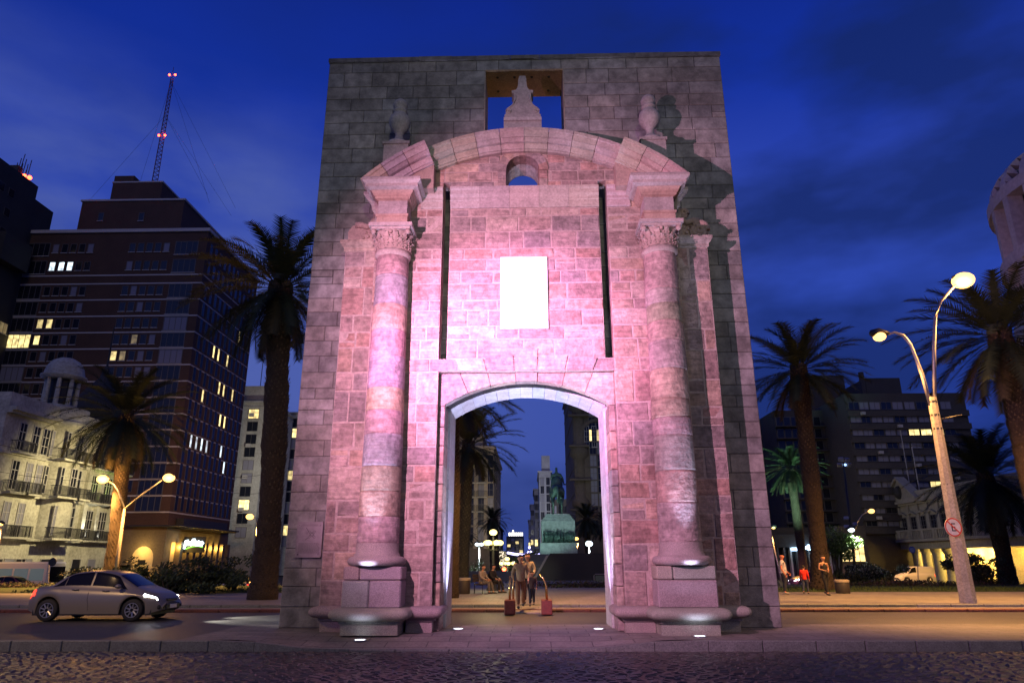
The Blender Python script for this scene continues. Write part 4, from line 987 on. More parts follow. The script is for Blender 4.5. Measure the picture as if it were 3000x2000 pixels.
b = MB(); b.tube([(-1.2, -.16, -.8), (-.2, -.16, -.45), (.7, -.16, -.4), (1.3, -.16, -.55)], .08, 6); b.build('swoosh', mat('sign_green_glow', (.2, .9, .1), .5, emit=(.3, 1, .1), es=1.2), sg)
# antenna mast on its roof: lattice + guys + red lamps
mtop, mbase = P(398, 160, 108), P(352, 425, 108); mx = (mtop.x+mbase.x)/2
an = thing('antenna_mast', 'tall thin lattice radio mast with red lamps on the roof of the brick tower', 'antenna', (mbase.x, 108, mbase.z-2))
b = MB(); Hm = mtop.z-mbase.z+2; nb = 30; top_ = mtop.x-mbase.x
def mp_(i, q): f = i/nb; w = .62*(1-f*.55); a = R(120*q+30); return (top_*f+w*math.cos(a), w*math.sin(a), Hm*.93*f)
for i in range(nb):
    for q in range(3): b.tube([mp_(i, q), mp_(i+1, q)], .07, 4, False); b.tube([mp_(i, q), mp_(i+1, (q+1) % 3)], .045, 3, False); b.tube([mp_(i, q), mp_(i, (q+1) % 3)], .04, 3, False)
b.tube([(top_*.93, 0, Hm*.93), (top_, 0, Hm*1.02)], .05, 4); b.build('lattice', mat('mast_paint', (.12, .03, .03), .6), an)
for i, (x, y) in enumerate(((-13, 3), (-9, 9), (9, 2), (12, 7), (10, 10), (8, 5))):
    b = MB(); b.tube([(top_*.9, 0, Hm*(.9 if i % 2 else .62)), (x, y, 1)], .022, 3, False); b.build('guy_wire', M_iron, an)
M_redl = mat('red_lamp', (1, .1, .05), .5, emit=(1, .06, .02), es=14)
for f in (.46, .46, .955):
    b = MB(); b.smooth = True
    for s_ in (-.55, .55): b.ball((top_*f+s_, 0, Hm*f), .2, 6)
    b.build('red_lamp', M_redl, an)
# ---- dark tower at the left edge (face +x)
tx = -79.5; td = thing('dark_tower', 'black office tower cut by the left edge of the photo, red lamp on its roof', 'building', (tx-10, 95, ZS))
zt1 = P(0, 360, 88).z
yy1, yy2 = tx/(P(88, 430, 100).x/100), tx/(P(125, 490, 100).x/100)
zt1 = P(0, 362, tx/(P(0, 362, 100).x/100)).z; zt2 = P(122, 488, yy2).z; bpart(td, 'wall', M_dark, [(tx-25, tx, 84, yy1, ZS, zt1), (tx-25, tx-.2, yy1, yy2, ZS, zt2)]); bpart(td, 'roof_ledge', M_conc, [(tx-25, tx-.8, 96, yy1-4, zt1, zt1+1.6)])
print('TOWER', yy1, yy2, zt1, zt2)
b = MB(); 
for i in range(8): b.tube([(tx-1.0, yy1-4+i*.35, zt1), (tx-1.0+.15*(i % 3), yy1-4+i*.35, zt1+2+(i*37 % 5)*.5)], .08, 4)
wl(b.build('aerials', M_iron, td), td); b = MB(); b.smooth = True; b.ball((tx-.6, yy1-1.5, zt1+.8), .35, 6); b.ball((tx-.6, yy1-2.6, zt1+.5), .3, 6); wl(b.build('red_lamp', M_redl, td), td)
it = []
for z in range(14):
    for j in range(int((yy1-87)/2.1)): it.append((tx, 85.5+j*2.1, zt1-4-z*3.3, 1.1, 1.3, '+x'))
wgrid(td, it, 'small_windows')
for z, y, k in ((47.5, yy1-3, 'dim'), (35.5, 97.5, 'dim'), (28.5, 94.5, 'dim'), (53, 88.5, 'y')): window(td, tx+.03, y, z, 3.2, 1.7, k, '+x', (4, 1), name='wide_window')
bpart(td, 'lit_bay', M_dark, [(tx, tx+1.5, yy1-6, yy1-.2, 44.6, 49)]); b = MB(); 
# ---- ornate white corner house, facade along y facing +x, rounded corner at the near end
ph = P(8, 1285, 64); hx_ = P(150, 1200, 72).x
Yn, Yf = hx_/(P(-40, 1200, 100).x/100), hx_/(P(272, 1200, 100).x/100)
oh = thing('ornate_house', 'cream ornate corner house with a domed turret and iron balconies at the far left', 'building', (hx_, Yn, ZS))
zr = P(110, 965, (Yn+Yf)/2).z
def yq(px): return hx_/(P(px, 1200, 100).x/100)
Y1 = yq(178)                                                      # end of the first part; the lit wing follows
z4 = P(130, 968, yq(130)).z
bpart(oh, 'wall', M_orn, [(hx_-14, hx_, Yn, Yf, ZS, z4-1.0)]); 
bpart(oh, 'cornice', M_orn, [(hx_-14, hx_+.5, Yn, Yf+.4, z4-1.0, z4-.75), (hx_-14, hx_+.8, Yn, Yf+.6, z4-.75, z4-.4), (hx_-14, hx_+.1, Yn, Yf, z4-.4, z4+.9)])
fl = [ZS+5.2, ZS+5.2+(z4-1.0-ZS-5.2)*.36, ZS+5.2+(z4-1.0-ZS-5.2)*.69]
for k, z in enumerate(fl): bpart(oh, 'string_course', M_orn, [(hx_-.1, hx_+.28+.2*(k == 0), Yn, Yf+.2, z-.25, z)])
b = MB(); b.smooth = True; ty = yq(118)
b.lathe([(2.3, ZS+5), (2.3, z4-1.2), (2.8, z4-1.0), (2.9, z4-.5), (2.35, z4-.4), (2.35, z4+1.0)], hx_-.9, ty, 24, -95, 95); wl(b.build('bow_front', M_orn, oh), oh)
tur = MB(); tur.smooth = True; tz = z4+1.0
tur.lathe([(1.9, tz-.6), (1.9, tz+.4), (1.6, tz+.45)], hx_-1.6, ty, 20)
for k in range(8): a = R(k*45+22); tur.lathe([(.24, tz+.4), (.2, tz+3.2)], hx_-1.6+1.45*math.cos(a), ty+1.45*math.sin(a), 8)
tur.lathe([(1.8, tz+3.2), (2.15, tz+3.45), (2.15, tz+3.6), (1.9, tz+3.65), (1.88, tz+3.9), (1.7, tz+4.6), (1.3, tz+5.2), (.7, tz+5.55), (.1, tz+5.65)], hx_-1.6, ty, 24)
wl(tur.build('turret', M_orn, oh), oh); b = MB(); b.lathe([(1.1, tz+.4), (1.1, tz+3.3)], hx_-1.6, ty, 12); wl(b.build('turret_core', M_dk, oh), oh)
def oval(px): return yq(px)
def balcony(root, x, y, z, w, d=.9, face='+x'):
    b = MB(); b.mi = 1; M = Matrix.Translation(Vector((x, y, z))-root.location) @ Matrix.Rotation({'-y': 0, '+x': R(90), '-x': R(-90)}[face], 4, 'Z')
    b.box(-w/2, w/2, -d, 0, -.18, 0, M=M); b.mi = 0
    for zz in (.95,): b.box(-w/2, w/2, -d, -d+.05, zz, zz+.06, M=M); b.box(-w/2, -w/2+.05, -d+.05, 0, zz, zz+.06, M=M); b.box(w/2-.05, w/2, -d+.05, 0, zz, zz+.06, M=M)
    n = int(w/.13)
    for i in range(n+1): q = -w/2+.02+(w-.04)*i/n; b.box(q-.018, q+.018, -d+.005, -d+.04, 0, .95, M=M)
    for i in range(int(d/.13)):
        for s_ in (-w/2+.01, w/2-.04): b.box(s_, s_+.03, -d+.1+i*.13, -d+.13+i*.13, 0, .95, M=M)
    return b.build('balcony', [M_iron, M_orn], root)
def fy(i): return fl[i]
heights = [(fl[0], 2.9), (fl[1], 2.7), (fl[2], 2.6)]
for fi, (zf, wh) in enumerate(heights):
    for px_ in (8, 42, 66, 85, 100, 118, 137, 160):
        if fi == 0 and px_ in (66, 85, 118): continue
        bow = 80 < px_ < 152; x = hx_
        if bow: dy = yq(px_)-ty; x = hx_-.9+math.sqrt(max(2.3**2-dy*dy, .5))
        window(oh, x+.03, yq(px_), zf+wh/2+.25, 1.0, wh, 'dark' if rnd.random() < .6 else 'curt', '+x', (2, 3), M_wframe, False, fr=.09)
    for (px_, w) in ((8, 2.4), (100, 3.4), (137, 2.2), (42, 2.2)):
        if fi < 2 or px_ != 42: balcony(oh, hx_+(1.15 if 80 < px_ < 152 else 0), yq(px_), zf+.05, w*(1 if fi else .8))
# lit wing between px 178 and 272
for px_ in (183, 214, 246, 268): bpart(oh, 'pilaster', M_orn, [(hx_, hx_+.38, yq(px_)-.32, yq(px_)+.32, ZS+5.2, z4-1.0)])
for fi, (zf, wh) in enumerate(heights):
    for px_ in (192, 204, 224, 236, 257):
        window(oh, hx_+.03, yq(px_), zf+wh/2+.25, 1.0, wh+(.5 if fi == 2 else 0), 'dark', '+x', (2, 3), M_wframe, False, fr=.09)
    for px_ in (198, 230, 257): balcony(oh, hx_, yq(px_), zf+.05, 2.6, .8)
for k, px_ in enumerate((10, 40, 62, 78, 120, 150, 190, 225)): window(oh, hx_+.03, yq(px_), ZS+2.2, 1.5, 2.4, 'curt' if k % 2 else 'open', '+x', (1, 2), M_wframe, False, name='shop_window')
b = MB(); b.smooth = True                                          # the second, slate dome behind
dx_ = P(250, 900, yq(240)); b.lathe([(2.6, z4+.8), (2.6, z4+2), (3.0, z4+2.2), (2.9, z4+2.8), (2.4, z4+4.4), (1.5, z4+5.8), (.6, z4+6.8), (.35, z4+8), (.12, z4+8.4), (.06, z4+13.5)], hx_-3.2, yq(247), 20); wl(b.build('slate_dome', M_dark, oh), oh)
for px_, c, wt in ((183, (1, .95, .75), 210), (214, (1, .95, .78), 260)): lamp('facade_uplight', 'SPOT', (hx_+.75, yq(px_), fl[0]+.3), c, wt*4.5, .05, (hx_+.3, yq(px_), fl[0]+6), 50, .8)
for px_ in (198, 230, 257): lamp('green_facade_uplight', 'SPOT', (hx_+.7, yq(px_), fl[1]+.25), (.62, 1, .15), 230, .05, (hx_+.15, yq(px_), fl[1]+4), 80, .9)
# ---- cream apartment blocks beyond the brick tower
def block(name, label, x0, x1, y0, y1, zt, m, floors, wins, lits=(), w=1.2, h=1.5, pent=None, side=None, z0=ZS, zlow=4, frame=None, mull=(2, 1), ledge=True):
    r = thing(name, label, 'building', (x0, y0, z0)); bpart(r, 'wall', m, [(x0, x1, y0, y1, z0, zt)])
    if ledge: bpart(r, 'cornice', m, [(x0-.35, x1+.35, y0-.35, y1+.3, zt, zt+.4), (x0-.15, x1+.15, y0-.15, y1+.1, zt-.9, zt-.7)])
    if pent: bpart(r, 'penthouse', m, [pent])
    fh = (zt-zlow-.8)/floors
    for i in range(floors):
        z = zt-1.2-fh*(i+.42)
        for j, fx_ in enumerate(wins): window(r, x0+(x1-x0)*fx_, y0-.02, z, w, h, 'y' if (i, j) in lits else ('dark' if rnd.random() < .75 else 'curt'), mull=mull, frame=frame, sm=m)
        if side:
            f_, xs_, ys_ = side
            for y in ys_: window(r, xs_+(.03 if f_ == '+x' else -.03), y, z, w, h, 'y' if rnd.random() < .05 else 'dark', f_, mull=mull, frame=frame, sm=m)
        if i % 2 == 0 and ledge: bpart(r, 'ledge', m, [(x0-.1, x1+.1, y0-.1, y1-.1, z-fh*.5, z-fh*.5+.12)])
    return r
cx0, cx1 = P(520, 900, 140).x, P(618, 900, 140).x
cr_ = block('cream_block', 'pale apartment block between the brick tower and the tall palm', cx0, cx1, 140, 156, P(600, 925, 140).z, M_cream, 10, (.2, .70), {(0, 1), (7, 1)}, 2.2, 2.0, (cx0+.5, cx1-.6, 141, 150, P(600, 925, 140).z, P(600, 886, 141).z), ('+x', cx1, (144, 151)), zlow=6)
b = MB(); p1_ = P(590, 830, 150); b.tube([(cx0+4.6, 146, P(600, 886, 141).z), (cx0+4.6, 146, P(590, 826, 146).z)], .08, 4); wl(b.build('aerial', M_iron, cr_), cr_)
for k in range(4): bpart(cr_, 'air_conditioner', M_wframe, [(cx0+(cx1-cx0)*.62, cx0+(cx1-cx0)*.72, 139.3, 139.95, 30-k*6.3, 30.7-k*6.3)])
lx = P(612, 1250, 139.9).x; window(cr_, lx, 139.9, 5.2, .5, 3.6, 'y', name='tall_window'); window(cr_, lx+1.1, 139.9, 5.2, .5, 3.6, 'y', name='tall_window')
px_0, px_1 = P(636, 960, 170).x, P(690, 960, 170).x
block('grid_window_block', 'pale office block with paired grid windows beside the left edge of the gate', px_0, px_1+8, 170, 190, P(670, 950, 170).z, M_cream, 12, (.1, .24, .36, .46), {(1, 2), (5, 1), (5, 2), (10, 2)}, 1.8, 2.3, zlow=5, mull=(2, 1))
# ---- buildings seen through the arch
ax0, ax1 = P(1000, 1100, 120).x, P(1134, 1100, 120).x; az = P(1100, 1030, 120).z
ab = block('apartment_block', 'pale art deco apartment block seen through the left of the arch', ax0, ax1, 120, 150, az, M_beige, 6, (.18, .42, .60, .80, .93), {(0, 2)}, 1.3, 2.2, (ax0+3, ax1-2, 122, 140, az, az+3), ('+x', ax1, (124, 130, 136, 142)), zlow=5, mull=(2, 2))
for fx_ in (.28, .5, .70, .87): bpart(ab, 'pilaster', M_beige, [(ax0+(ax1-ax0)*fx_-.3, ax0+(ax1-ax0)*fx_+.3, 119.6, 119.98, ZS+5, az-.95)])
for i in (1, 2, 3):
    for fx_ in (.42, .60, .80):
        zz = az-1.2-((az-5.8)/6)*(i+.42)-1.2; balcony(ab, ax0+(ax1-ax0)*fx_, 120, zz, 1.8, .7, '-y')
bpart(ab, 'ground_floor', M_base, [(ax0-.1, ax1+.1, 119.9, 150, ZS, 4.2)])
sx0_, sx1_ = P(1318, 1000, 112).x, P(1460, 1000, 112).x; sz = P(1350, 860, 112).z
sv = block('landmark_tower', 'huge dark ornate tower block filling the right of the arch view', sx0_, sx1_, 112, 140, sz, M_salvo, 12, (.08, .30, .42, .52, .62, .8), {(4, 1), (4, 2), (4, 3), (1, 2)}, 1.1, 2.1, None, None, zlow=6, mull=(2, 2))
b = MB(); b.smooth = True
for z_, r_ in ((sz-1, 2.2),): b.lathe([(1.0, 6), (1.0, sz*.30), (1.5, sz*.32), (1.5, sz*.34), (1.0, sz*.36), (1.0, sz*.55), (1.6, sz*.57), (1.6, sz*.62), (1.1, sz*.64), (1.1, sz*.8), (1.7, sz*.82), (1.7, sz*.86), (1.1, sz*.88), (1.1, sz+3), (.8, sz+6), (.3, sz+8)], sx0_+.9, 112.7, 16)
wl(b.build('corner_turret', M_salvo, sv), sv)
for zf in (.30, .45, .62, .78, .9):
    bpart(sv, 'balcony', M_salvo, [(sx0_-.9, sx0_+2.4, 111.0, 111.9, sz*zf-.3, sz*zf), (sx0_+7, sx0_+9.4, 111.2, 111.9, sz*zf-.3, sz*zf+.5)])
ring_z = P(1373, 1005, 112).z; b = MB(); ring(b, P(1373, 1000, 112).x, ring_z, 2.6, 3.1, 0, 180, 9, 111.6, 112.05, lambda: (.2, .18, .15), .3); wl(b.build('great_arch', M_salvo, sv), sv)
for k in range(4): window(sv, P(1373, 1000, 112).x-1.8+1.2*k, 111.93, ring_z+.2, .8, 3.4, 'dark', mull=(2, 4), frame=M_wframe, name='arch_window')
def terrace(label, px0, px1, Y, pyt, m=M_far, depth=20, nw=3, fl_=9, name='terrace_building'):
    x0, x1 = P(px0, 1200, Y).x, P(px1, 1200, Y).x
    return block(name, label, x0, x1, Y, Y+depth, P(px0, pyt, Y).z, m, fl_, [(.5+k)/nw for k in range(nw)], {(fl_-2, 0)}, .9, 1.8, None, None, zlow=3, ledge=True)
terrace('tall slim white block rising left of the horseman', 1240, 1267, 170, 1085, nw=2, fl_=9)
terrace('dark block filling the gap between the horseman and the landmark tower', 1269, 1304, 165, 1150, M_conc, nw=3, fl_=6, name='dark_terrace')
x_ = P(1240, 1050, 171); bpart(bpy.data.objects[[o.name for o in bpy.data.objects if o.name.startswith('terrace_building')][-1]], 'roof_tower', M_far, [(x_.x+.4, x_.x+2.4, 171, 174, P(1240, 1085, 170).z, P(1245, 1046, 171).z)])
terrace('narrow white house with a small roof lantern left of the horseman plinth', 1228, 1242, 200, 1125, nw=2, fl_=7)
terrace('low pale house row on the right of the far avenue', 1219, 1230, 250, 1160, nw=2, fl_=5)
terrace('lowest pale house at the end of the far avenue', 1214, 1222, 320, 1195, nw=2, fl_=4)
terrace('dim grey block beyond the short thick palm', 1120, 1150, 210, 1215, M_conc, nw=4, fl_=5)
ft = block('far_tower', 'distant office tower with a lit white sign on its roof', P(1163, 1250, 420).x, P(1203, 1250, 420).x, 420, 440, P(1180, 1231, 420).z, M_dark, 7, (.15, .38, .62, .85), {(1, 2), (2, 0), (4, 3)}, 2.0, 1.6, None, None, zlow=3, ledge=False)
ft2 = P(1185, 1224, 419)
fs_ = thing('roof_sign', 'lit white roof sign crowning the distant office tower', 'sign', (ft2.x, 421, P(1180, 1231, 420).z)); b = MB()
for k in range(8): hh = 1.8 if k != 2 else 3.2; b.box(-4.2+k*1.05, -3.4+k*1.05, -.2, .2, .3, .3+hh)
b.build('letters', mat('roof_sign_glow', (1, 1, .9), .5, emit=(1, .95, .75), es=3.5), fs_)
# ---- dark office block on the right
ox0, ox1 = P(1938, 900, 85).x, P(2212, 900, 85).x; oz = P(2050, 903, 85).z; oxl = P(1938, 900, 85).x
ob_ = thing('office_block', 'long dark office block with ribbon windows behind the neoclassical palace', 'building', (ox0, 85, ZS))
bpart(ob_, 'wall', M_conc, [(ox0, ox1, 85, 112, ZS, oz), ])
bpart(ob_, 'side_wing', M_conc, [(ox0-6.4, ox0-.01, 92, 116, ZS, oz-.6), (ox0-9, ox0-6.41, 99, 118, ZS, oz-1)]); bpart(ob_, 'roof_box', M_conc, [(P(1988, 880, 90).x, P(2068, 880, 90).x, 90, 98, oz, P(2000, 868, 90).z), (P(1845, 880, 100).x, P(1940, 880, 100).x, 100, 106, oz-.6, P(1900, 862, 100).z)])
b = MB(); b.lathe([(.35, oz), (.35, P(1985, 855, 90).z)], P(1988, 870, 90).x-.5, 90, 8); wl(b.build('flue', M_conc, ob_), ob_)
zr_ = [P(2000, y, 85).z for y in [932+29.6*i for i in range(12)]]
cols_ = [.015, .10, .19, .285, .38, .48, .58, .68, .78, .88]
for i, z in enumerate(zr_):
    if z < 5: continue
    bpart(ob_, 'sill_band', M_conc, [(ox0-.05, ox1, 84.6, 84.98, z-1.35, z-.65)])
    for j, f in enumerate(cols_[:9]):
        k = 'y' if (i, j) in ((2, 5), (2, 6), (2, 7), (6, 6)) else ('curt' if (i*7+j*5) % 3 else 'dark'); window(ob_, ox0+(ox1-ox0)*(f+.05), 84.97, z, 1.15 if j in (1,) else 1.32, 1.0, k, mull=(2, 1), sill=False, fr=.05)
it = []
for i, z in enumerate(zr_):
    if z < 3: continue
    for k in range(6): it.append((ox0-.9-k*.98, 92, z-.5, .8, 1.1, '-y'))
    for k in range(3): it.append((ox0-7-k*.8, 99, z-.7, .65, 1.0, '-y'))
    bpart(ob_, 'balcony_slab', M_conc, [(ox0-6.6, ox0-.06, 91.2, 91.98, z-1.35, z-1.2)])
wgrid(ob_, it, 'small_windows')
for i, z in enumerate(zr_): 
    if 3 < z: bpart(ob_, 'air_conditioner', M_wframe, [(ox0+(i*3 % 8+1)*1.4, ox0+(i*3 % 8+1)*1.4+.5, 84.2, 84.58, z-1.2, z-.85)])
# ground floor shop: tall fins, blue-white signs and lit windows
sx_a = P(1800, 1290, 80).x; fx0, fx1 = P(1790, 1270, 82).x, P(1890, 1270, 82).x
sh = thing('shop', 'dark shop front of tall vertical fins below the office block, right of the gate', 'shop', (fx0, 82, ZS)); bpart(sh, 'wall', M_dk, [(fx0-4, fx1+2, 83, 86, ZS, 5.2)])
for k in range(13): bpart(sh, 'fin', M_frame if k % 3 else M_wframe, [(fx0-3+k*.72, fx0-2.82+k*.72, 82.3, 82.9, ZS, 3.0)])
bpart(sh, 'fascia', M_dark, [(fx0-4, fx1+2, 82.2, 82.98, 3.0, 4.4)]); bpart(sh, 'upper_window', M_ld, [(P(1850, 1240, 82.9).x, P(1882, 1240, 82.9).x, 82.8, 82.97, P(1850, 1258, 82.9).z, P(1850, 1232, 82.9).z)])
M_blue = mat('blue_white_sign', (.8, .9, 1), .5, emit=(.45, .70, 1.0), es=7)
for (a, c, y0, y1, lb) in ((1819, 1836, 1257, 1264, 'wide bluish white light sign left of the dark palm trunk'), (1844, 1857, 1254, 1261, 'short bluish white light sign beside the round one'), (1857, 1867, 1250, 1263, 'taller rounded bluish white sign touching the palm trunk')):
    p0, p1 = P(a, y1, 81.8), P(c, y0, 81.8); b = MB(); b.box(p0.x, p1.x, 81.7, 82.1, p0.z, p1.z, .06); o = b.build('light_sign', M_blue); tag(o, lb, 'sign', 'light signs on the shop front')
b = MB(); lx0, lx1 = P(1935, 1265, 80).x, P(1990, 1265, 80).x; 
lp = thing('lit_pavilion', 'glass room with bright yellow windows beside the palace columns', 'building', (lx0, 80, ZS)); bpart(lp, 'wall', M_conc, [(lx0-.2, lx1+.3, 80.2, 84, ZS, 5.2)])
for (a, c) in ((1936, 1948), (1952, 1960), (1965, 1986)): q0, q1 = P(a, 1290, 80), P(c, 1252, 80); window(lp, (q0.x+q1.x)/2, 80.18, (q0.z+q1.z)/2, q1.x-q0.x, q1.z-q0.z, 'y', mull=(2, 2), sill=False, name='bright_window')
# ---- neoclassical palace: facade along y facing -x
pxx = P(2060, 1200, 86).x
def yp_(px): return pxx/(P(px, 1200, 100).x/100)
Pf, Pn = yp_(1988), yp_(2240); zb_ = ZS; pc = P(2060, 1165, yp_(2060)).z
pal = thing('neoclassical_palace', 'pale neoclassical palace with a pediment, a balustraded balcony and a yellow-lit colonnade', 'building', (pxx, Pn, ZS)); M_pal = wm('palace_stone', (.30, .29, .235)); 
zbal = P(2060, 1240, yp_(2060)).z; zcol = P(2060, 1262, yp_(2060)).z
bpart(pal, 'wall', M_pal, [(pxx, pxx+12, Pn-14, Pf, zcol, pc), (pxx+3.4, pxx+12, Pn, Pf, ZS, zcol), (pxx, pxx+12, Pn-14, Pn-10.5, ZS, zcol), (pxx+3.4, pxx+12, Pn-10.5, Pn, ZS, zcol)])
bpart(pal, 'cornice', M_pal, [(pxx-.3, pxx+12, Pn-14, Pf+.3, pc, pc+.22), (pxx-.6, pxx+12, Pn-14, Pf+.5, pc+.22, pc+.5), (pxx, pxx+.6, Pn-14, Pf, pc+.5, pc+1.5)])
yc_ = yp_(2078); half_ = (yp_(2048)-yp_(2115))/2; yc_ = (yp_(2048)+yp_(2118))/2
b = MB(); Mx = Matrix(((0, 1, 0, 0), (1, 0, 0, 0), (0, 0, 1, 0), (0, 0, 0, 1)))
b.prism([(yc_-half_, pc+.5), (yc_, pc+3.0), (yc_+half_, pc+.5)], pxx-.25, pxx+.6, M=Mx); wl(b.build('pediment', M_pal, pal), pal)
b = MB()
for s_ in (-1, 1): b.prism([(yc_+s_*(half_+.4), pc+.5), (yc_+s_*(half_+.4), pc+.8), (yc_, pc+3.35), (yc_, pc+3.0)], pxx-.55, pxx+.6, M=Mx)
wl(b.build('pediment_cornice', M_pal, pal), pal); b = MB(); b.smooth = True; b.ball((pxx-.3, yc_, pc+1.55), .55, 8, 1.4); wl(b.build('crest', M_dark, pal), pal)
for px_ in (2052, 2074, 2094): b = MB(); b.tube([(pxx+1.5, yp_(px_), pc+.5), (pxx+1.5, yp_(px_), pc+7+(2 if px_ == 2074 else 0))], .06, 5); wl(b.build('flagpole', M_wframe, pal), pal)
bpart(pal, 'balcony_slab', M_pal, [(pxx-1.0, pxx, Pn-14, Pf+.2, zbal-.3, zbal-.02), (pxx-.5, pxx, Pn-14, Pf+.1, zcol+.02, zbal-.3), (pxx-1.0, pxx-.75, Pn-14, Pf+.2, zbal+.85, zbal+1.02)])
b = MB(); y = Pn-14
while y < Pf+.2:
    if int((y-Pn)*2) % 5 == 0: b.box(pxx-1.0, pxx-.72, y, y+.45, zbal, zbal+.85)
    else: b.box(pxx-.93, pxx-.80, y, y+.14, zbal, zbal+.85)
    y += .33
wl(b.build('balustrade', M_pal, pal), pal)
wpx = [2002, 2020, 2040, 2058, 2078, 2100, 2122, 2146, 2172, 2200, 2232]
for px_ in wpx:
    y = yp_(px_); hh = pc-zbal; window(pal, pxx-.02, y, zbal+hh*.37, 1.05, hh*.58, 'dark', '-x', (2, 4), M_frame, False, fr=.08)
    b = MB(); b.prism([(y-.95, zbal+hh*.70), (y, zbal+hh*.82), (y+.95, zbal+hh*.70), (y, zbal+hh*.76)][::1], pxx-.28, pxx, M=Mx); wl(b.build('window_gable', M_pal, pal), pal)
    bpart(pal, 'pilaster', M_pal, [(pxx-.2, pxx, y-1.55, y-1.15, zbal, pc)])
for px_ in (1999, 2012, 2027, 2043, 2060, 2080, 2102, 2126, 2152, 2182):
    y = yp_(px_+2); b = MB(); b.smooth = True; b.lathe([(.62, ZS), (.62, ZS+.3), (.50, ZS+.4), (.43, zcol-.6), (.5, zcol-.5), (.5, zcol-.35), (.6, zcol-.3), (.6, zcol)], pxx+.55, y, 14); wl(b.build('column', M_pal, pal), pal)
M_warmw = mat('arcade_plaster', (.75, .62, .38), .8, n=(1, .2), n2=(6, .25))
bpart(pal, 'arcade_wall', M_warmw, [(pxx+3.2, pxx+3.38, Pn-10.5, Pf-.1, ZS, zcol-.02)])
for px_ in (2060, 2104, 2150): y = yp_(px_); bpart(pal, 'arcade_door', M_base, [(pxx+3.05, pxx+3.19, y-.6, y+.6, ZS, ZS+3.2)])
bpart(pal, 'lobby_window', M_ly, [(pxx-.06, pxx-.02, Pn-13.6, Pn-10.9, ZS+.8, zcol-.2)])
for px_ in (2008, 2050, 2095, 2135, 2165, 2195): lamp('colonnade_lamp', 'POINT', (pxx+2.2, yp_(px_), zcol-.5), (1, .64, .15), 620, .2)
for k in range(4): lamp('lobby_lamp', 'POINT', (pxx+1.7, Pn-1.5-k*2.6, zcol-.5), (1, .58, .11), 190, .2)
# ---- round stone building cut by the right edge
rc_ = P(2400, 500, 38); rb = thing('round_building', 'pale stone building with arched roof bays at the upper right edge', 'building', (0, 0, ZS)); b = MB(); b.t = (.4, .38, .34)
rad_ = 7.5; dC = 52.; aT = math.atan2(P(2292, 600, 1).x, 1); aC = aT+math.asin(rad_/dC); rcx, rcy = dC*math.sin(aC), dC*math.cos(aC); zt3 = P(2282, 505, math.sqrt(dC*dC-rad_*rad_)*math.cos(aT)).z
def pol(a, r_): return (rcx+r_*math.cos(a), rcy+r_*math.sin(a))
nb_ = 14
for i in range(nb_):
    a = R(160+i*14); 
    for (z0, z1) in ((ZS, zt3),):
        a0, a1 = a-R(1.9), a+R(1.9); vs = [(*pol(a0, rad_), z0), (*pol(a1, rad_), z0), (*pol(a1, rad_-.9), z0), (*pol(a0, rad_-.9), z0)]; vs += [(v[0], v[1], z1) for v in vs]
        b.add(vs, [(0, 3, 2, 1), (4, 5, 6, 7), (0, 1, 5, 4), (1, 2, 6, 5), (2, 3, 7, 6), (3, 0, 4, 7)])
    # roof arch rib rising inward
    pr_ = []
    for k in range(9): t_ = R(k*11.25); pr_.append((rad_-(1-math.cos(t_))*3.6, zt3+math.sin(t_)*3.0))
    for k in range(8):
        a0, a1 = a-R(2.2), a+R(2.2); (ra, za), (rb_, zb2) = pr_[k], pr_[k+1]
        vs = [(*pol(a0, ra), za), (*pol(a1, ra), za), (*pol(a1, rb_), zb2), (*pol(a0, rb_), zb2), (*pol(a0, ra-.7), za-.1), (*pol(a1, ra-.7), za-.1), (*pol(a1, rb_-.35), zb2-.55), (*pol(a0, rb_-.35), zb2-.55)]
        b.add(vs, [(0, 1, 2, 3), (4, 7, 6, 5), (0, 3, 7, 4), (1, 5, 6, 2), (0, 4, 5, 1), (3, 2, 6, 7)])
for (z0, z1) in ((zt3-.4, zt3+.3), (zt3-4.4, zt3-3.7), (zt3-8.4, zt3-7.7), (zt3-12.4, zt3-11.7), (zt3-16.4, zt3-15.7)):
    b.smooth = False; b.lathe([(rad_-.85, z0), (rad_+.03, z0), (rad_+.03, z1), (rad_-.85, z1), (rad_-.85, z0)], rcx, rcy, 48)
rb.location = (rcx, rcy, ZS); wl(b.build('stone_frame', M_rstone, rb), rb)
b = MB(); b.lathe([(rad_-2.6, ZS), (rad_-2.6, zt3-3.9)], rcx, rcy, 32); wl(b.build('inner_wall', M_dark, rb), rb)
for k, a in enumerate((176, 186)): b = MB(); x, y = pol(R(a), rad_-2.4); b.box(x-.06, x+.06, y-.1, y+.1, zt3-8, zt3-6.4); wl(b.build('lit_slot', M_lw, rb), rb)

# fill spots added to brighten the far buildings; no lamps stand there
lamp('side_street_fill', 'SPOT', (-44, 124, 16), (1.0, .95, .86), 9000, .5, (-56, 145, 22), 110, .8)  # added to lift the pale block beyond the brick tower
lamp('side_street_fill', 'SPOT', (hx_+13, Yn+6, 11), (1.0, .80, .42), 13000, .4, (hx_, (Yn+Yf)/2, 6), 95, .8)
lamp('avenue_fill', 'SPOT', (-5.5, 96, 10), (1.0, .82, .52), 6500, .5, (-11, 121, 12), 80, .8)  # added to warm the apartment block in the arch
lamp('avenue_fill', 'SPOT', (4.5, 96, 9), (1.0, .85, .65), 1300, .5, (10, 112, 14), 80, .8)
lamp('avenue_fill', 'SPOT', (-3, 150, 12), (.85, .88, 1.0), 9000, .5, (5, 172, 16), 80, .8)
lamp('avenue_fill', 'SPOT', (20, 72, 9), (1.0, .85, .62), 3000, .5, (pxx, (Pn+Pf)/2, 7), 80, .8)
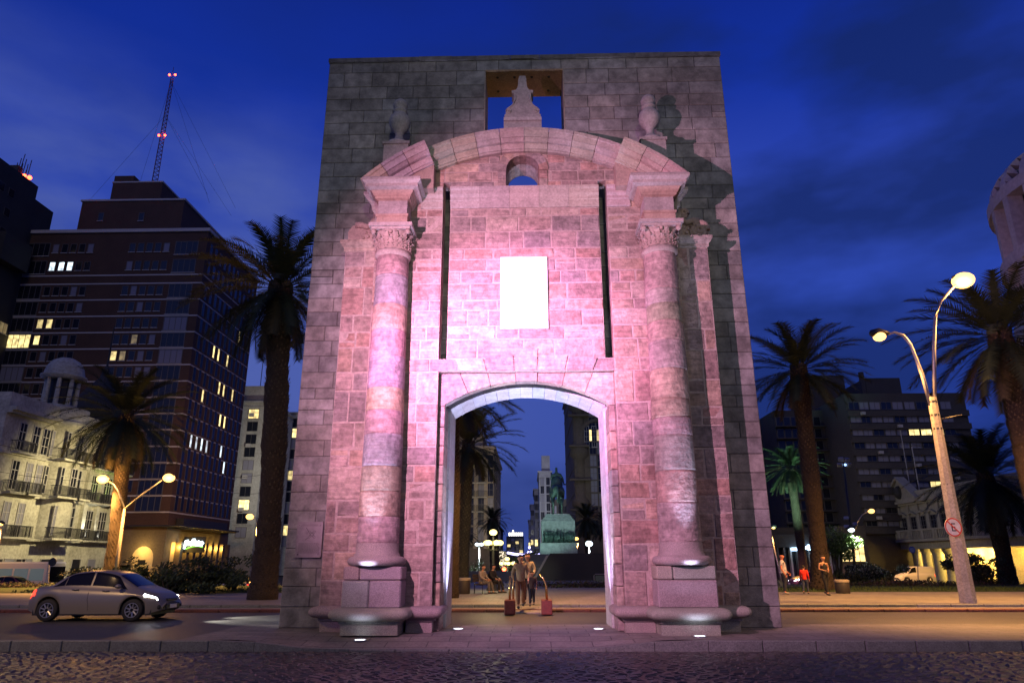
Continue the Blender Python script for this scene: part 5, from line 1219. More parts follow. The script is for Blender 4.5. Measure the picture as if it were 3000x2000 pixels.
lamp('side_street_fill', 'SPOT', (-34, 78, 9), (1.0, .55, .25), 14000, .5, (X1, Yb+8, 12), 80, .9)
# ================================================================== STREET LAMPS
M_pole = mat('concrete_pole', (.34, .31, .27), .8, n=(1.5, .25), n2=(14, .35), bump=(30, .01)); M_gal = mat('galvanised', (.35, .34, .32), .45, .6); M_blk = mat('black_iron', (.02, .02, .02), .45)
def glow(name, c, s): return mat(name, c, .5, emit=c, es=s)
G_sod = glow('sodium_bulb', (1.0, .55, .15), 3.2); G_wht = glow('white_bulb', (.80, .95, 1.0), 4); G_glb = glow('warm_globe', (1.0, .82, .28), 2.6)
def head(b, c, d, L_=.75):
    """luminaire housing pointing along d (horizontal unit vector)"""
    c = Vector(c); d = Vector(d).normalized(); b.tube([c-d*L_*.55, c-d*L_*.3, c+Vector((0, 0, .05)), c+d*L_*.4, c+d*L_*.5], [.05, .13, .17, .14, .05], 10)
def bowl(root, c, r_, m, parent=None):
    b = MB(); b.smooth = True; b.ball((0, 0, 0), r_, 8, .75); o = b.build('lamp_glass', m, root); o.location = Vector(c)-root.location; return o
# double lamp on the concrete pole, right
pb = G(2225, 1386, .12); Yp = pb.y
tl = thing('street_lamp', 'tall concrete lamp pole with two curved steel arms, carrying the round no parking sign', 'street lamp', pb, 0, 'street lamps')
ptop = P(2140, 912, Yp); b = MB(); b.smooth = False; hz_ = ptop.z-pb.z
b.tube([(0, 0, -.02), ((ptop.x-pb.x)*.5, 0, hz_*.5), (ptop.x-pb.x, 0, hz_)], [.28, .22, .16], 8); b.build('pole', M_pole, tl)
b = MB(); b.smooth = True
for f in (.40, .55, .83, .9, .97): b.lathe([(.25-.09*f, hz_*f), (.25-.09*f, hz_*f+.07)], (ptop.x-pb.x)*f, 0, 12)
b.tube([((ptop.x-pb.x)*.88, 0, hz_*.88), ((ptop.x-pb.x)*.88+.9, -.2, hz_*.88+.15)], .03, 5); b.build('bands', M_blk, tl)
for pts, nm, gl in (([(2147, 930), (2145, 800), (2148, 730), (2162, 690), (2190, 660), (2206, 648)], (2212, 643), .42), ([(2137, 930), (2118, 860), (2092, 792), (2075, 770), (2055, 763), (2036, 768)], (2020, 772), .24)):
    b = MB(); b.smooth = True; w = [P(x, y, Yp)-pb for x, y in pts]; b.tube(w, [.075]*2+[.06]*2+[.045]*2, 8); arm = b.build('arm', M_gal, tl)
    hc = P(*nm, Yp)-pb; b = MB(); b.smooth = True; dd = (hc-w[-1]); dd.z = 0; head(b, hc+Vector((0, 0, .12)), dd); b.build('lamp_housing', M_blk, arm)
    bowl(tl, hc+pb-Vector((0, 0, .02)), gl, G_sod)
def down(c, col, watt, ang=150, r_=.2, dy=0): return lamp('street_lamp_light', 'SPOT', Vector(c)-Vector((0, .3, .35)), col, watt, r_, Vector(c)-Vector((0, .31-dy, 5)), ang, .5)
down(P(2212, 643, Yp), SOD, 12500, 112, .2, .6); down(P(2020, 772, Yp), SOD, 6000, 112, .2, .3)
for q, wt in (((236, 1100), 700), ((388, 1097), 420)): lamp('lamp_side_glow', 'POINT', P(*q, 43.2)+Vector((0, 0, -.1)), SOD, wt, .25)
lamp('lamp_side_glow', 'POINT', P(2212, 643, Yp-.5)+Vector((0, 0, -.3)), SOD, 700, .25)
# round no-parking sign
sc_ = P(2190, 1210, Yp-.38); sg2 = thing('no_parking_sign', 'round white and red sign with a struck-out letter E on the concrete pole', 'sign', sc_)
def disc(r0_, r1_, y0, n=36):
    b = MB()
    vs = []; 
    for i in range(n): a = 2*math.pi*i/n; vs += [(r0_*math.cos(a), y0, r0_*math.sin(a)), (r1_*math.cos(a), y0, r1_*math.sin(a))]
    b.add(vs, [(2*i, 2*((i+1) % n), 2*((i+1) % n)+1, 2*i+1) for i in range(n)]) if r0_ > 0 else b.add([vs[2*i+1] for i in range(n)], [tuple(range(n))]); return b
M_sw = mat('sign_white', (.75, .70, .64), .5, n2=(9, .2)); M_sr = mat('sign_red', (.62, .07, .03), .5); M_sb = mat('sign_black', (.02, .02, .02), .5)
RS = .335
b = MB(); b.prism([(RS*math.cos(2*math.pi*i/36), RS*math.sin(2*math.pi*i/36)) for i in range(36)], 0, .012); b.build('plate', M_sw, sg2)
disc(RS*.84, RS*.985, -.003).build('red_ring', M_sr, sg2)
b = MB(); k = RS
for q in ((-.24, -.12, -.42, .42), (-.12, .26, .30, .42), (-.12, .20, -.06, .06), (-.12, .26, -.42, -.30)): b.box(q[0]*k, q[1]*k, -.006, -.003, q[2]*k, q[3]*k)
b.build('letter', M_sb, sg2)
b = MB(); M_ = Matrix.Rotation(R(45), 4, 'Y'); b.box(-.84*k, .84*k, -.011, -.008, -.07*k, .07*k, M=M_); b.build('slash', M_sr, sg2)
sg2.rotation_euler = (0, 0, R(8))
# street lamps on the left and in the background
def armlamp(base, segs, heads, Y, label, gl, r_pole, watt, m=G_sod, col=SOD, group='street lamps', light=True, pm=None):
    zb3 = zg(0, Y)+.1; top = P(*segs[0][0], Y); bs_ = Vector((P(*base, Y).x, Y, zb3)); t = thing('street_lamp', label, 'street lamp', bs_, 0, group)
    b = MB(); b.smooth = True; b.tube([(0, 0, 0), top-bs_], [r_pole, r_pole*.55], 8); b.build('pole', pm or M_gal, t)
    for s_ in segs:
        b = MB(); b.smooth = True; w = [P(x, y, Y)-bs_ for x, y in s_]; b.tube(w, .05, 6); b.build('arm', M_gal, t)
    for h in heads:
        c = P(*h, Y); b = MB(); b.smooth = True; head(b, c-bs_+Vector((0, 0, .1)), (1 if c.x > top.x else -1, 0, 0), .6); b.build('lamp_housing', M_blk, t); bowl(t, c, gl, m)
        if light: down(c, col, watt*3.2, 140)
    return t
armlamp((268, 1305), [[(286, 1168), (330, 1132), (372, 1102)], [(286, 1168), (272, 1128), (262, 1112), (250, 1105)]], [(388, 1097), (236, 1100)], 44, 'pale street lamp with two long arms in front of the orange lit palm', .36, .13, 2600, pm=M_pole)
armlamp((584, 1320), [[(591, 1205), (588, 1192), (582, 1186)]], [(574, 1186)], 66, 'slim street lamp just left of the tall palm trunk', .36, .09, 1800)
armlamp((1962, 1330), [[(1962, 1230), (1968, 1200), (1980, 1182), (1992, 1175)]], [(2001, 1173)], 70, 'curved arm street lamp over the left corner of the palace', .30, .09, 1500)
armlamp((1797, 1330), [[(1769, 1215), (1772, 1211)]], [(1776, 1211)], 66, 'thin street lamp right beside the gate edge, low orange lamp', .16, .08, 400)
armlamp((1320, 1290), [[(1316, 1290), (1312, 1246)], [(1320, 1290), (1328, 1246)]], [(1324, 1236)], 82, 'V armed orange lamp behind the horseman plinth', .26, .07, 500)
armlamp((1101, 1318), [[(1101, 1256), (1101, 1252)]], [(1096, 1249), (1106, 1249)], 76, 'white double lamp left of the globe lamps', .24, .07, 420, G_wht, COOL)
armlamp((1353, 1290), [[(1353, 1256), (1353, 1252)]], [(1353, 1248)], 76, 'single white lamp to the right of the horseman plinth', .38, .07, 700, G_wht, COOL)
tw = bpy.data.objects['street_lamp.006'] if 'street_lamp.006' in bpy.data.objects else None
armlamp((1966, 1335), [[(1956, 1225), (1955, 1220)]], [(1955, 1216)], 52, 'white lamp on a black post beside the bright green tree', .22, .07, 900, G_wht, (.9, 1, .9), pm=M_blk)
armlamp((2, 1300), [[(2, 1215), (2, 1208)]], [(2, 1203)], 60, 'tiny orange lamp cut by the left edge before the ornate house', .18, .06, 120)
# side arms with two small warm lamps low on the white double lamp
for (xx, lb) in ((1090, 'left'), (1113, 'right')):
    pass
# floodlight mast
ms = P(1966, 1330, 56); mt_ = P(1938, 1068, 56); t = thing('floodlight_mast', 'black mast with bluish floodlights on top, left of the palace', 'mast', (ms.x, 56, -.3)); b = MB(); b.smooth = True
b.tube([(0, 0, 0), mt_-t.location], [.12, .07], 8); b.build('pole', M_blk, t)
for dx, dz in ((-.35, .0), (.35, 0), (-.2, .45), (.25, .4)): b = MB(); b.box(-.2, .2, -.12, .12, -.16, .16, .04); o = b.build('floodlight', M_gal, t); o.location = mt_-t.location+Vector((dx, -.1, dz)); o.rotation_euler = (.4, 0, dx)
for f, dx in ((.55, -.3), (.48, -.35), (.5, .3)): b = MB(); b.box(-.18, .18, -.12, .12, -.14, .14, .04); o = b.build('floodlight', M_gal, t); o.location = (mt_-t.location)*f+Vector((dx, -.1, 0)); o.rotation_euler = (-.4, 0, dx)
b = MB(); b.ball((0, -.28, 0), .1, 5); o = b.build('lens', glow('blue_lens', (.3, .5, 1), 3), t); o.location = mt_-t.location
# globe lamps
def globelamp(px, pytop, pyring, pybase, Y, label, r_, watt, n=6, ringr=.55):
    top = P(px, pytop, Y); rz_ = P(px, pyring, Y).z; bs_ = Vector((top.x, Y, .12)); t = thing('globe_lamp', label, 'street lamp', bs_, 0, 'old style globe lamps')
    b = MB(); b.smooth = True; b.lathe([(.34, 0), (.34, .12), (.24, .2), (.22, .55), (.12, .7), (.09, .9), (.07, rz_-.5), (.11, rz_-.45), (.06, rz_-.35), (.05, top.z-.12-r_)], 0, 0, 14); b.build('post', M_blk, t)
    for i in range(n):
        a = R(360*i/n+15); x, y = ringr*math.cos(a), ringr*math.sin(a); b = MB(); b.smooth = True; b.tube([(0, 0, rz_-.45), (x*.5, y*.5, rz_-.5), (x, y, rz_-.42), (x, y, rz_-.12-r_*.7)], .022, 5); b.build('arm', M_blk, t); bowl(t, bs_+Vector((x, y, rz_-.12)), r_*.85, G_glb)
    bowl(t, top, r_, G_glb); lamp('globe_lamp_light', 'POINT', top+Vector((0, -.9, -.6)), (1, .85, .4), watt, .3)
globelamp(1133, 1222, 1246, 1358, 38.5, 'large old style lamp with a ring of glowing globes in the left of the arch', .21, 160, 5, .38)
globelamp(1165, 1283, 1293, 1330, 60, 'small distant globe lamp behind the walking couple', .2, 110, 4, .5)
# traffic light glow & shops far down the avenue
p = P(1158, 1308, 95); t = thing('traffic_light', 'red traffic light beside the small globe lamp', 'traffic light', (p.x, 95, ZS)); b = MB(); b.tube([(0, 0, 0), (0, 0, p.z-ZS-.3)], .08, 6); b.build('post', M_blk, t); b = MB(); b.box(-.25, .25, -.1, .15, p.z-ZS-.9, p.z-ZS+.4, .04); b.build('case', M_blk, t)
b = MB(); b.smooth = True; b.ball((0, -.15, p.z-ZS+.1), .26, 6); b.build('red_light', glow('red_signal', (1, .08, .03), 16), t)
pcv = P(1216, 1270, 140); t = thing('light_garland', 'bluish white crown shaped garland of lights over the avenue, left of the plinth', 'decoration', (pcv.x, 140, pcv.z-1)); b = MB(); b.smooth = True; G_gar = glow('garland_bulb', (.55, .50, 1.0), 4)
for i in range(33):
    f = i/16-1; b.ball((f*4.1, .4*math.cos(i), 1+.45*f*f-.35+(1.4 if i == 16 else .6 if i in (15, 17) else 0)), .24, 4)
b.tube([(f*.26, 0, 1-.35+.45*(f/16)**2) for f in range(-16, 17)], .11, 6)
b.build('bulbs', G_gar, t); b = MB(); b.tube([(-9, 0, 2.2), (0, 0, 1.2), (9, 0, 2.2)], .04, 4); b.build('wire', M_blk, t)
lamp('garland_light', 'POINT', pcv+Vector((0, -2, -1)), (.6, .6, 1), 700, 1.)
for (px_, py_, c, s_, lb) in ((1151, 1290, (1, .85, .6), .5, 'lit shop front beyond the globe lamp on the avenue'), (1175, 1312, (.9, .95, 1), .5, 'white lit shop front behind the walking couple')):
    p = P(px_, py_, 130); b = MB(); b.box(-.9, .9, 0, .6, -1.8, 1.8, .05); o = b.build('lit_shop', glow('shop_glow_%d' % px_, c, 1.2)); o.location = p; tag(o, lb, 'shop')

# ================================================================== STATUE + MAUSOLEUM
Yt = 80.; M_ver = mat('verdigris_bronze', (.09, .15, .13), .36, .5, n=(2, .45), n2=(9, .5), bump=(14, .05)); M_pl = mat('plinth_granite', (.30, .33, .32), .8, n=(.6, .2), n2=(3, .3), bump=(10, .02))
stt_c = P(1280, 1182, Yt); zpt = stt_c.z; wz = lambda px: P(px, 1220, Yt).x
stat = thing('equestrian_statue', 'green bronze horse and rider seen from behind on a tall granite plinth', 'statue', (stt_c.x, Yt, 0)); cxs = stt_c.x
hw_ = (wz(1315)-wz(1240))/2; zA, zB, zC = P(1280, 1217, Yt).z, P(1280, 1247, Yt).z, P(1280, 1275, Yt).z
zS_ = P(1280, 1197, Yt).z
b = MB(); b.box(-hw_, hw_, -2.0, 2.0, zA, zS_)
for k in range(4): w_ = hw_-.13*(k+1); b.box(-w_, w_, -1.9+.1*k, 1.9-.1*k, zS_+(zpt-zS_)*k/4, zS_+(zpt-zS_)*(k+1)/4)
b.box(-hw_*.98, hw_*.98, -1.95, 1.95, zB, zA); b.box(-hw_*1.1, hw_*1.1, -2.2, 2.2, -.1, zB)
b.build('plinth', M_pl, stat)
# bronze frieze of crowding figures
rr = random.Random(5); b = MB(); b.smooth = True; hF = zA-zB
for row in range(2):
    for i in range(26):
        x = -hw_+.12+(2*hw_-.24)*i/25+rr.uniform(-.05, .05); z = zB+.02; l = rr.uniform(.78, .96)*hF; lean = rr.uniform(-.12, .12); y0 = -2.05-.12*row
        b.tube([(x, y0, z), (x+lean*.4, y0-.05, z+l*.45), (x+lean, y0-.08, z+l*.72)], [.05, .08, .10], 6); b.ball((x+lean*1.1, y0-.08, z+l*.86), .075, 5)
        if rr.random() < .7: b.tube([(x+lean, y0-.1, z+l*.68), (x+lean+rr.uniform(-.2, .2), y0-.18, z+l*rr.uniform(.35, .9))], [.04, .03], 5)
        if rr.random() < .3: b.tube([(x, y0-.1, z+l*.2), (x+rr.uniform(-.15, .15), y0-.1, z+hF*1.04)], .02, 4)
b.build('figure_frieze', M_ver, stat)
zt_ = P(1274, 1072, Yt).z; Hs = zt_-zpt; u = Hs/4.75                 # rider's crown at 4.75 horse units
def q_(x, y, z, r): return (x*u, y*u, zpt+z*u, r*u)
def qh(x, y, z, r): return (x*u*1.28, y*u*1.28, zpt+z*u*1.28, r*u*1.28)
def qr(x, y, z, r): return (x*u*1.05, y*u, zpt+(3.02+(z-2.42)*.78)*u, r*u*.95)
hip = qh(0, -.75, 1.95, .46)
chains = [[qh(0, 1.0, 1.95, .40), qh(0, .35, 1.88, .44), qh(0, -.3, 1.9, .46), qh(0, -.85, 2.0, .47), qh(0, -1.15, 1.95, .30)],
          [qh(0, 1.0, 1.95, .40), qh(0, 1.35, 2.25, .30), qh(.1, 1.7, 2.75, .2), qh(.15, 1.85, 3.0, .17), qh(.18, 2.15, 2.75, .12), qh(.2, 2.35, 2.5, .09)]]
for s_ in (-1, 1):
    chains.append([qh(0, -.85, 2.0, .47), qh(s_*.34, -.95, 1.65, .28), qh(s_*.36, -.72+.12*s_, 1.2, .19), qh(s_*.34, -1.12+.12*s_, .82, .10), qh(s_*.33, -1.02+.12*s_, .35, .07), qh(s_*.33, -.96+.12*s_, .12, .075), qh(s_*.33, -.88+.12*s_, .02, .09)])
    fr_ = [qh(0, 1.0, 1.95, .40), qh(s_*.28, 1.1, 1.55, .21), qh(s_*.28, 1.15+.2*s_, 1.05, .13), qh(s_*.28, 1.12+.1*s_, .55, .075), qh(s_*.28, 1.15+.1*s_, .12, .06), qh(s_*.28, 1.22+.1*s_, .02, .08)]
    chains.append(fr_)
chains.append([qh(0, -1.15, 1.95, .30), qh(0, -1.42, 2.05, .1), qh(.02, -1.55, 1.7, .12), qh(.02, -1.5, 1.2, .13), qh(0, -1.45, .8, .06)])
skin('horse', chains, M_ver, stat)
chains = [[qr(0, -.05, 2.42, .27), qr(0, -.03, 2.8, .26), qr(0, 0, 3.2, .27), qr(0, .02, 3.55, .27), qr(0, .03, 3.85, .19), qr(0, .05, 4.12, .12), qr(0, .06, 4.38, .15), qr(0, .06, 4.62, .12)]]
for s_ in (-1, 1):
    chains.append([qr(0, -.05, 2.42, .27), qr(s_*.36, .2, 2.25, .2), qr(s_*.56, .55, 1.85, .16), qr(s_*.58, .35, 1.3, .11), qr(s_*.60, .38, 1.08, .09), qr(s_*.66, .65, 1.0, .07)])
chains.append([qr(0, .02, 3.55, .27), qr(-.38, .0, 3.6, .17), qr(-.5, .0, 3.1, .13), qr(-.42, .35, 2.85, .09), qr(-.15, .6, 2.9, .07)])
chains.append([qr(0, .02, 3.55, .27), qr(.38, .0, 3.6, .17), qr(.58, -.02, 3.1, .13), qr(.66, -.05, 2.65, .09), qr(.68, -.04, 2.48, .07)])
rd = skin('rider', chains, M_ver, stat)
b = MB(); b.smooth = True; rr = random.Random(8); nA, nZ = 26, 9   # poncho with folds
vs = []
for j in range(nZ):
    f = j/(nZ-1); z = 3.98-1.15*f
    for i in range(nA):
        a = 2*math.pi*i/nA; fold = 1+.10*math.sin(i*3.1+j*.3)*f; rx_, ry_ = (.12+.36*min(1, f*2.2)+.10*f)*fold, (.14+.22*min(1, f*2.4)+.22*f)*fold
        vs.append((rx_*math.cos(a)*u, (ry_*math.sin(a)-.12*f)*u, zpt+z*u))
b.add(vs, [(j*nA+i, j*nA+(i+1) % nA, (j+1)*nA+(i+1) % nA, (j+1)*nA+i) for j in range(nZ-1) for i in range(nA)]); b.build('poncho', M_ver, rd)
b = MB(); b.smooth = True; b.ball((.78*u, -.06*u, zpt+3.0*u), .14*u, 6, .6); b.build('hat', M_ver, rd)
lamp('statue_floodlight', 'SPOT', (cxs-8, Yt-14, .6), (.58, 1.0, .86), 6500, .2, (cxs, Yt, 8.0), 40, .5)
lamp('palm_floodlight', 'SPOT', (P(1815, 1068, 66).x-1.5, 62, .2), (.45, 1.0, .68), 15000, .2, (P(1815, 1068, 70).x, 70, 10.5), 48, .7)
# dark mausoleum walls with a flight of steps
M_maus = mat('black_granite', (.022, .022, .026), .35, n=(.5, .3))
z0m, z1m = .12, P(1300, 1270, 58).z
ma = thing('mausoleum_wall', 'dark granite block with a sloping end in front of the horseman plinth', 'monument', (P(1340, 1300, 58).x, 58, .1)); b = MB()
xa, xb, xc = P(1222, 1338, 58).x, P(1264, 1270, 58).x, P(1460, 1270, 58).x
b.prism([(xa, .1), (xc, .1), (xc, z1m), (xb, z1m)], 58, 62); wl(b.build('sloped_wall', M_maus, ma), ma)
b = MB(); p0, p1 = P(1226, 1330, 57.9), P(1256, 1275, 57.9); b.prism([(p0.x-.04, p0.z), (p0.x+.14, p0.z), (p1.x+.14, p1.z), (p1.x-.04, p1.z)], 57.8, 57.98); wl(b.build('handrail', M_gal, ma), ma)
mb2 = thing('low_terrace_wall', 'long low dark wall behind the bench, across the arch view', 'wall', (P(1150, 1330, 56).x, 56, .1)); b = MB(); xe = P(1205, 1310, 56).x; b.box(P(1000, 1310, 56).x, xe, 56, 56.6, .1, P(1150, 1311, 56).z); b.t = (.1, .1, .1); wl(b.build('wall', mat('grey_terrace', (.10, .105, .125), .7, n=(.6, .2)), mb2), mb2)
st_ = thing('flight_of_steps', 'broad dark steps rising towards the horseman, behind the walkers', 'stairs', (P(1215, 1320, 60).x, 60, .1))
n_ = 9; x0_, x1_ = P(1200, 1320, 60).x, xb
for k in range(n_): z = .1+(z1m-.1)*k/n_; bpart(st_, 'step', mat('step_stone', (.10, .11, .135), .7, n=(1, .2)), [(x0_, x1_, 60+k*.5, 60+k*.5+.52+(n_-1-k)*.5, z, z+(z1m-.1)/n_-.003)])

# ================================================================== VEHICLES
def carbody(profile, Lc, halfw, zbelt, arches, wheel_r, roofw, paint, windows, root, name='body', plan=.22):
    """profile: [(x, ztop)] rear to front; side panels follow the wheel arches; returns surface function"""
    def ip(t, x):
        for (a, za), (c, zc_) in zip(t, t[1:]):
            if a <= x <= c: s_ = (x-a)/(c-a) if c > a else 0; s_ = s_*s_*(3-2*s_) if False else s_; return za+(zc_-za)*s_
        return t[-1][1] if x > t[-1][0] else t[0][1]
    def zt(x): return sum(ip(profile, x+d) for d in (-.06, -.03, 0, .03, .06))/5
    def zbl(x): return min(ip(zbelt, x), zt(x)-.03)
    def zb(x):
        z = .20+.10*max(0, (abs(x)-Lc/2+.35)/.35)
        for ax in arches:
            d = abs(x-ax)
            if d < wheel_r+.055: z = max(z, .30+math.sqrt(max((wheel_r+.055)**2-d*d, 0))-.0)
        return z
    def hw(x, z):
        e_ = max(0, (abs(x)-(Lc/2-.75))/.75); w = halfw*(1-plan*e_**2.2)
        return w
    def sec(x):
        zb_, zbelt_, zt_ = zb(x), zbl(x), zt(x); w = hw(x, 0); cab = max(0, min(1, (zt_-zbelt_-.10)/.25)); rw = w*(1-cab)*.80+roofw*cab
        zm = min(max(.52, zb_+.02), zbelt_-.02)
        P_ = [(w*.955, zb_), (w*.99, (zb_+zm)/2), (w, zm), (w*.995, zm+(zbelt_-zm)*.5), (w*.965, zbelt_-.015), (w*.93, zbelt_+.01)]
        h_ = zt_-zbelt_
        P_ += [(w*.93+(rw-w*.93)*f, zbelt_+.01+(h_-.05)*(f*(.9)+.1*f*f)) for f in (.25, .5, .75, .95)]
        P_ += [(rw*.93, zt_-.028), (rw*.78, zt_-.008), (rw*.45, zt_+.006), (0, zt_+.012)]
        return P_
    n = 110; X = [-Lc/2+Lc*i/n for i in range(n+1)]
    b = MB(); b.smooth = True; vs = []; m = 14
    for x in X:
        e_ = min(1, (Lc/2-abs(x))/.10); pr_ = sec(x)
        zmid = .55
        for (w, z) in pr_: vs.append((x, -w, z))
        for (w, z) in pr_[-2::-1]: vs.append((x, w, z))
    m = 27; fs = []
    for i in range(n):
        for j in range(m-1): fs.append((i*m+j, (i+1)*m+j, (i+1)*m+j+1, i*m+j+1))
    fs += [tuple(range(m-1, -1, -1)), tuple(range(n*m, n*m+m))]
    b.add(vs, fs); body = b.build(name, paint, root)
    b = MB(); b.box(-Lc/2+.25, Lc/2-.25, -halfw*.86, halfw*.86, .16, .5); b.build('underbody', M_blk, body)
    def surf(x, j, side, off=.006):
        k = int(j); f = j-k; pr_ = sec(x); a = pr_[k]; c = pr_[min(k+1, 13)]
        w, z = a[0]+(c[0]-a[0])*f, a[1]+(c[1]-a[1])*f; return (x, side*(w+off), z+off*(.3 if j < 10 else 1))
    def patch(nm, outline_fn, x0, x1, mtl, side, off=.007, nx_=14, nj=6):
        b = MB(); b.smooth = True; vs = []
        for i in range(nx_+1):
            x = x0+(x1-x0)*i/nx_; j0, j1 = outline_fn(i/nx_)
            for j in range(nj+1): vs.append(surf(x, j0+(j1-j0)*j/nj, side, off))
        fs = []
        for i in range(nx_):
            for j in range(nj): a = i*(nj+1)+j; fs.append((a, a+1, a+nj+2, a+nj+1) if side > 0 else (a, a+nj+1, a+nj+2, a+1))
        b.add(vs, fs); return b.build(nm, mtl, body)
    def top(nm, x0, x1, mtl, inset=.08, off=.008, nx_=10):
        b = MB(); b.smooth = True; vs = []
        for i in range(nx_+1):
            x = x0+(x1-x0)*i/nx_
            js = [10.2, 11, 12, 13]
            row = [surf(x, min(j, 12.999), -1, off) for j in js]; row = [(q[0], q[1]+0, q[2]) for q in row]+[(q[0], -q[1], q[2]) for q in row[-2::-1]]
            vs += row
        m_ = 7; b.add(vs, [(i*m_+j, (i+1)*m_+j, (i+1)*m_+j+1, i*m_+j+1) for i in range(nx_) for j in range(m_-1)]); return b.build(nm, mtl, body)
    return body, surf, patch, top, zt, sec
M_tire = mat('tyre', (.018, .018, .018), .8); M_rim = mat('alloy', (.40, .40, .40), .35, .8); M_cg = mat('car_glass', (.008, .008, .010), .12, spec=.22); M_hl = glow('headlight_on', (1, 1, .95), 38); M_tl = glow('tail_light_on', (1, .06, .03), 2.2)
def wheel(root, x, y, r_, w=.19, side=-1):
    t = MB(); t.smooth = True; n = 28; pr_ = [(r_*.66, -w/2), (r_*.95, -w/2), (r_, -w/2+.03), (r_, w/2-.03), (r_*.95, w/2), (r_*.66, w/2)]; vs = []
    for (rr_, yy) in pr_:
        for i in range(n): a = 2*math.pi*i/n; vs.append((rr_*math.cos(a), yy, rr_*math.sin(a)))
    fs = [(j*n+i, (j+1)*n+i, (j+1)*n+(i+1) % n, j*n+(i+1) % n) for j in range(5) for i in range(n)]; t.add(vs, fs)
    wh = t.build('wheel', M_tire, root); wh.location = (x, y, r_)
    b = MB(); s_ = side; b.mi = 0
    for i in range(9):
        a = 2*math.pi*i/9
        for d in (0,): 
            p0 = (.05*math.cos(a), s_*(w/2-.03), .05*math.sin(a)); p1 = (r_*.63*math.cos(a), s_*(w/2-.01), r_*.63*math.sin(a)); b.tube([p0, p1], [.028, .02], 5)
    vs = []
    for (rr_, yy) in ((r_*.60, s_*w*.5), (r_*.67, s_*w*.5), (r_*.67, s_*w*.35), (r_*.60, s_*w*.35)):
        for i in range(n): a = 2*math.pi*i/n; vs.append((rr_*math.cos(a), yy, rr_*math.sin(a)))
    b.add(vs, [(j*n+i, j*n+(i+1) % n, ((j+1) % 4)*n+(i+1) % n, ((j+1) % 4)*n+i) for j in range(4) for i in range(n)])
    b.build('rim', M_rim, wh)
    b = MB(); vs = [(r_*.64*math.cos(2*math.pi*i/n), s_*w*.2, r_*.64*math.sin(2*math.pi*i/n)) for i in range(n)]; b.add(vs, [tuple(range(n))]); b.build('brake_disc', M_blk, wh)
    return wh
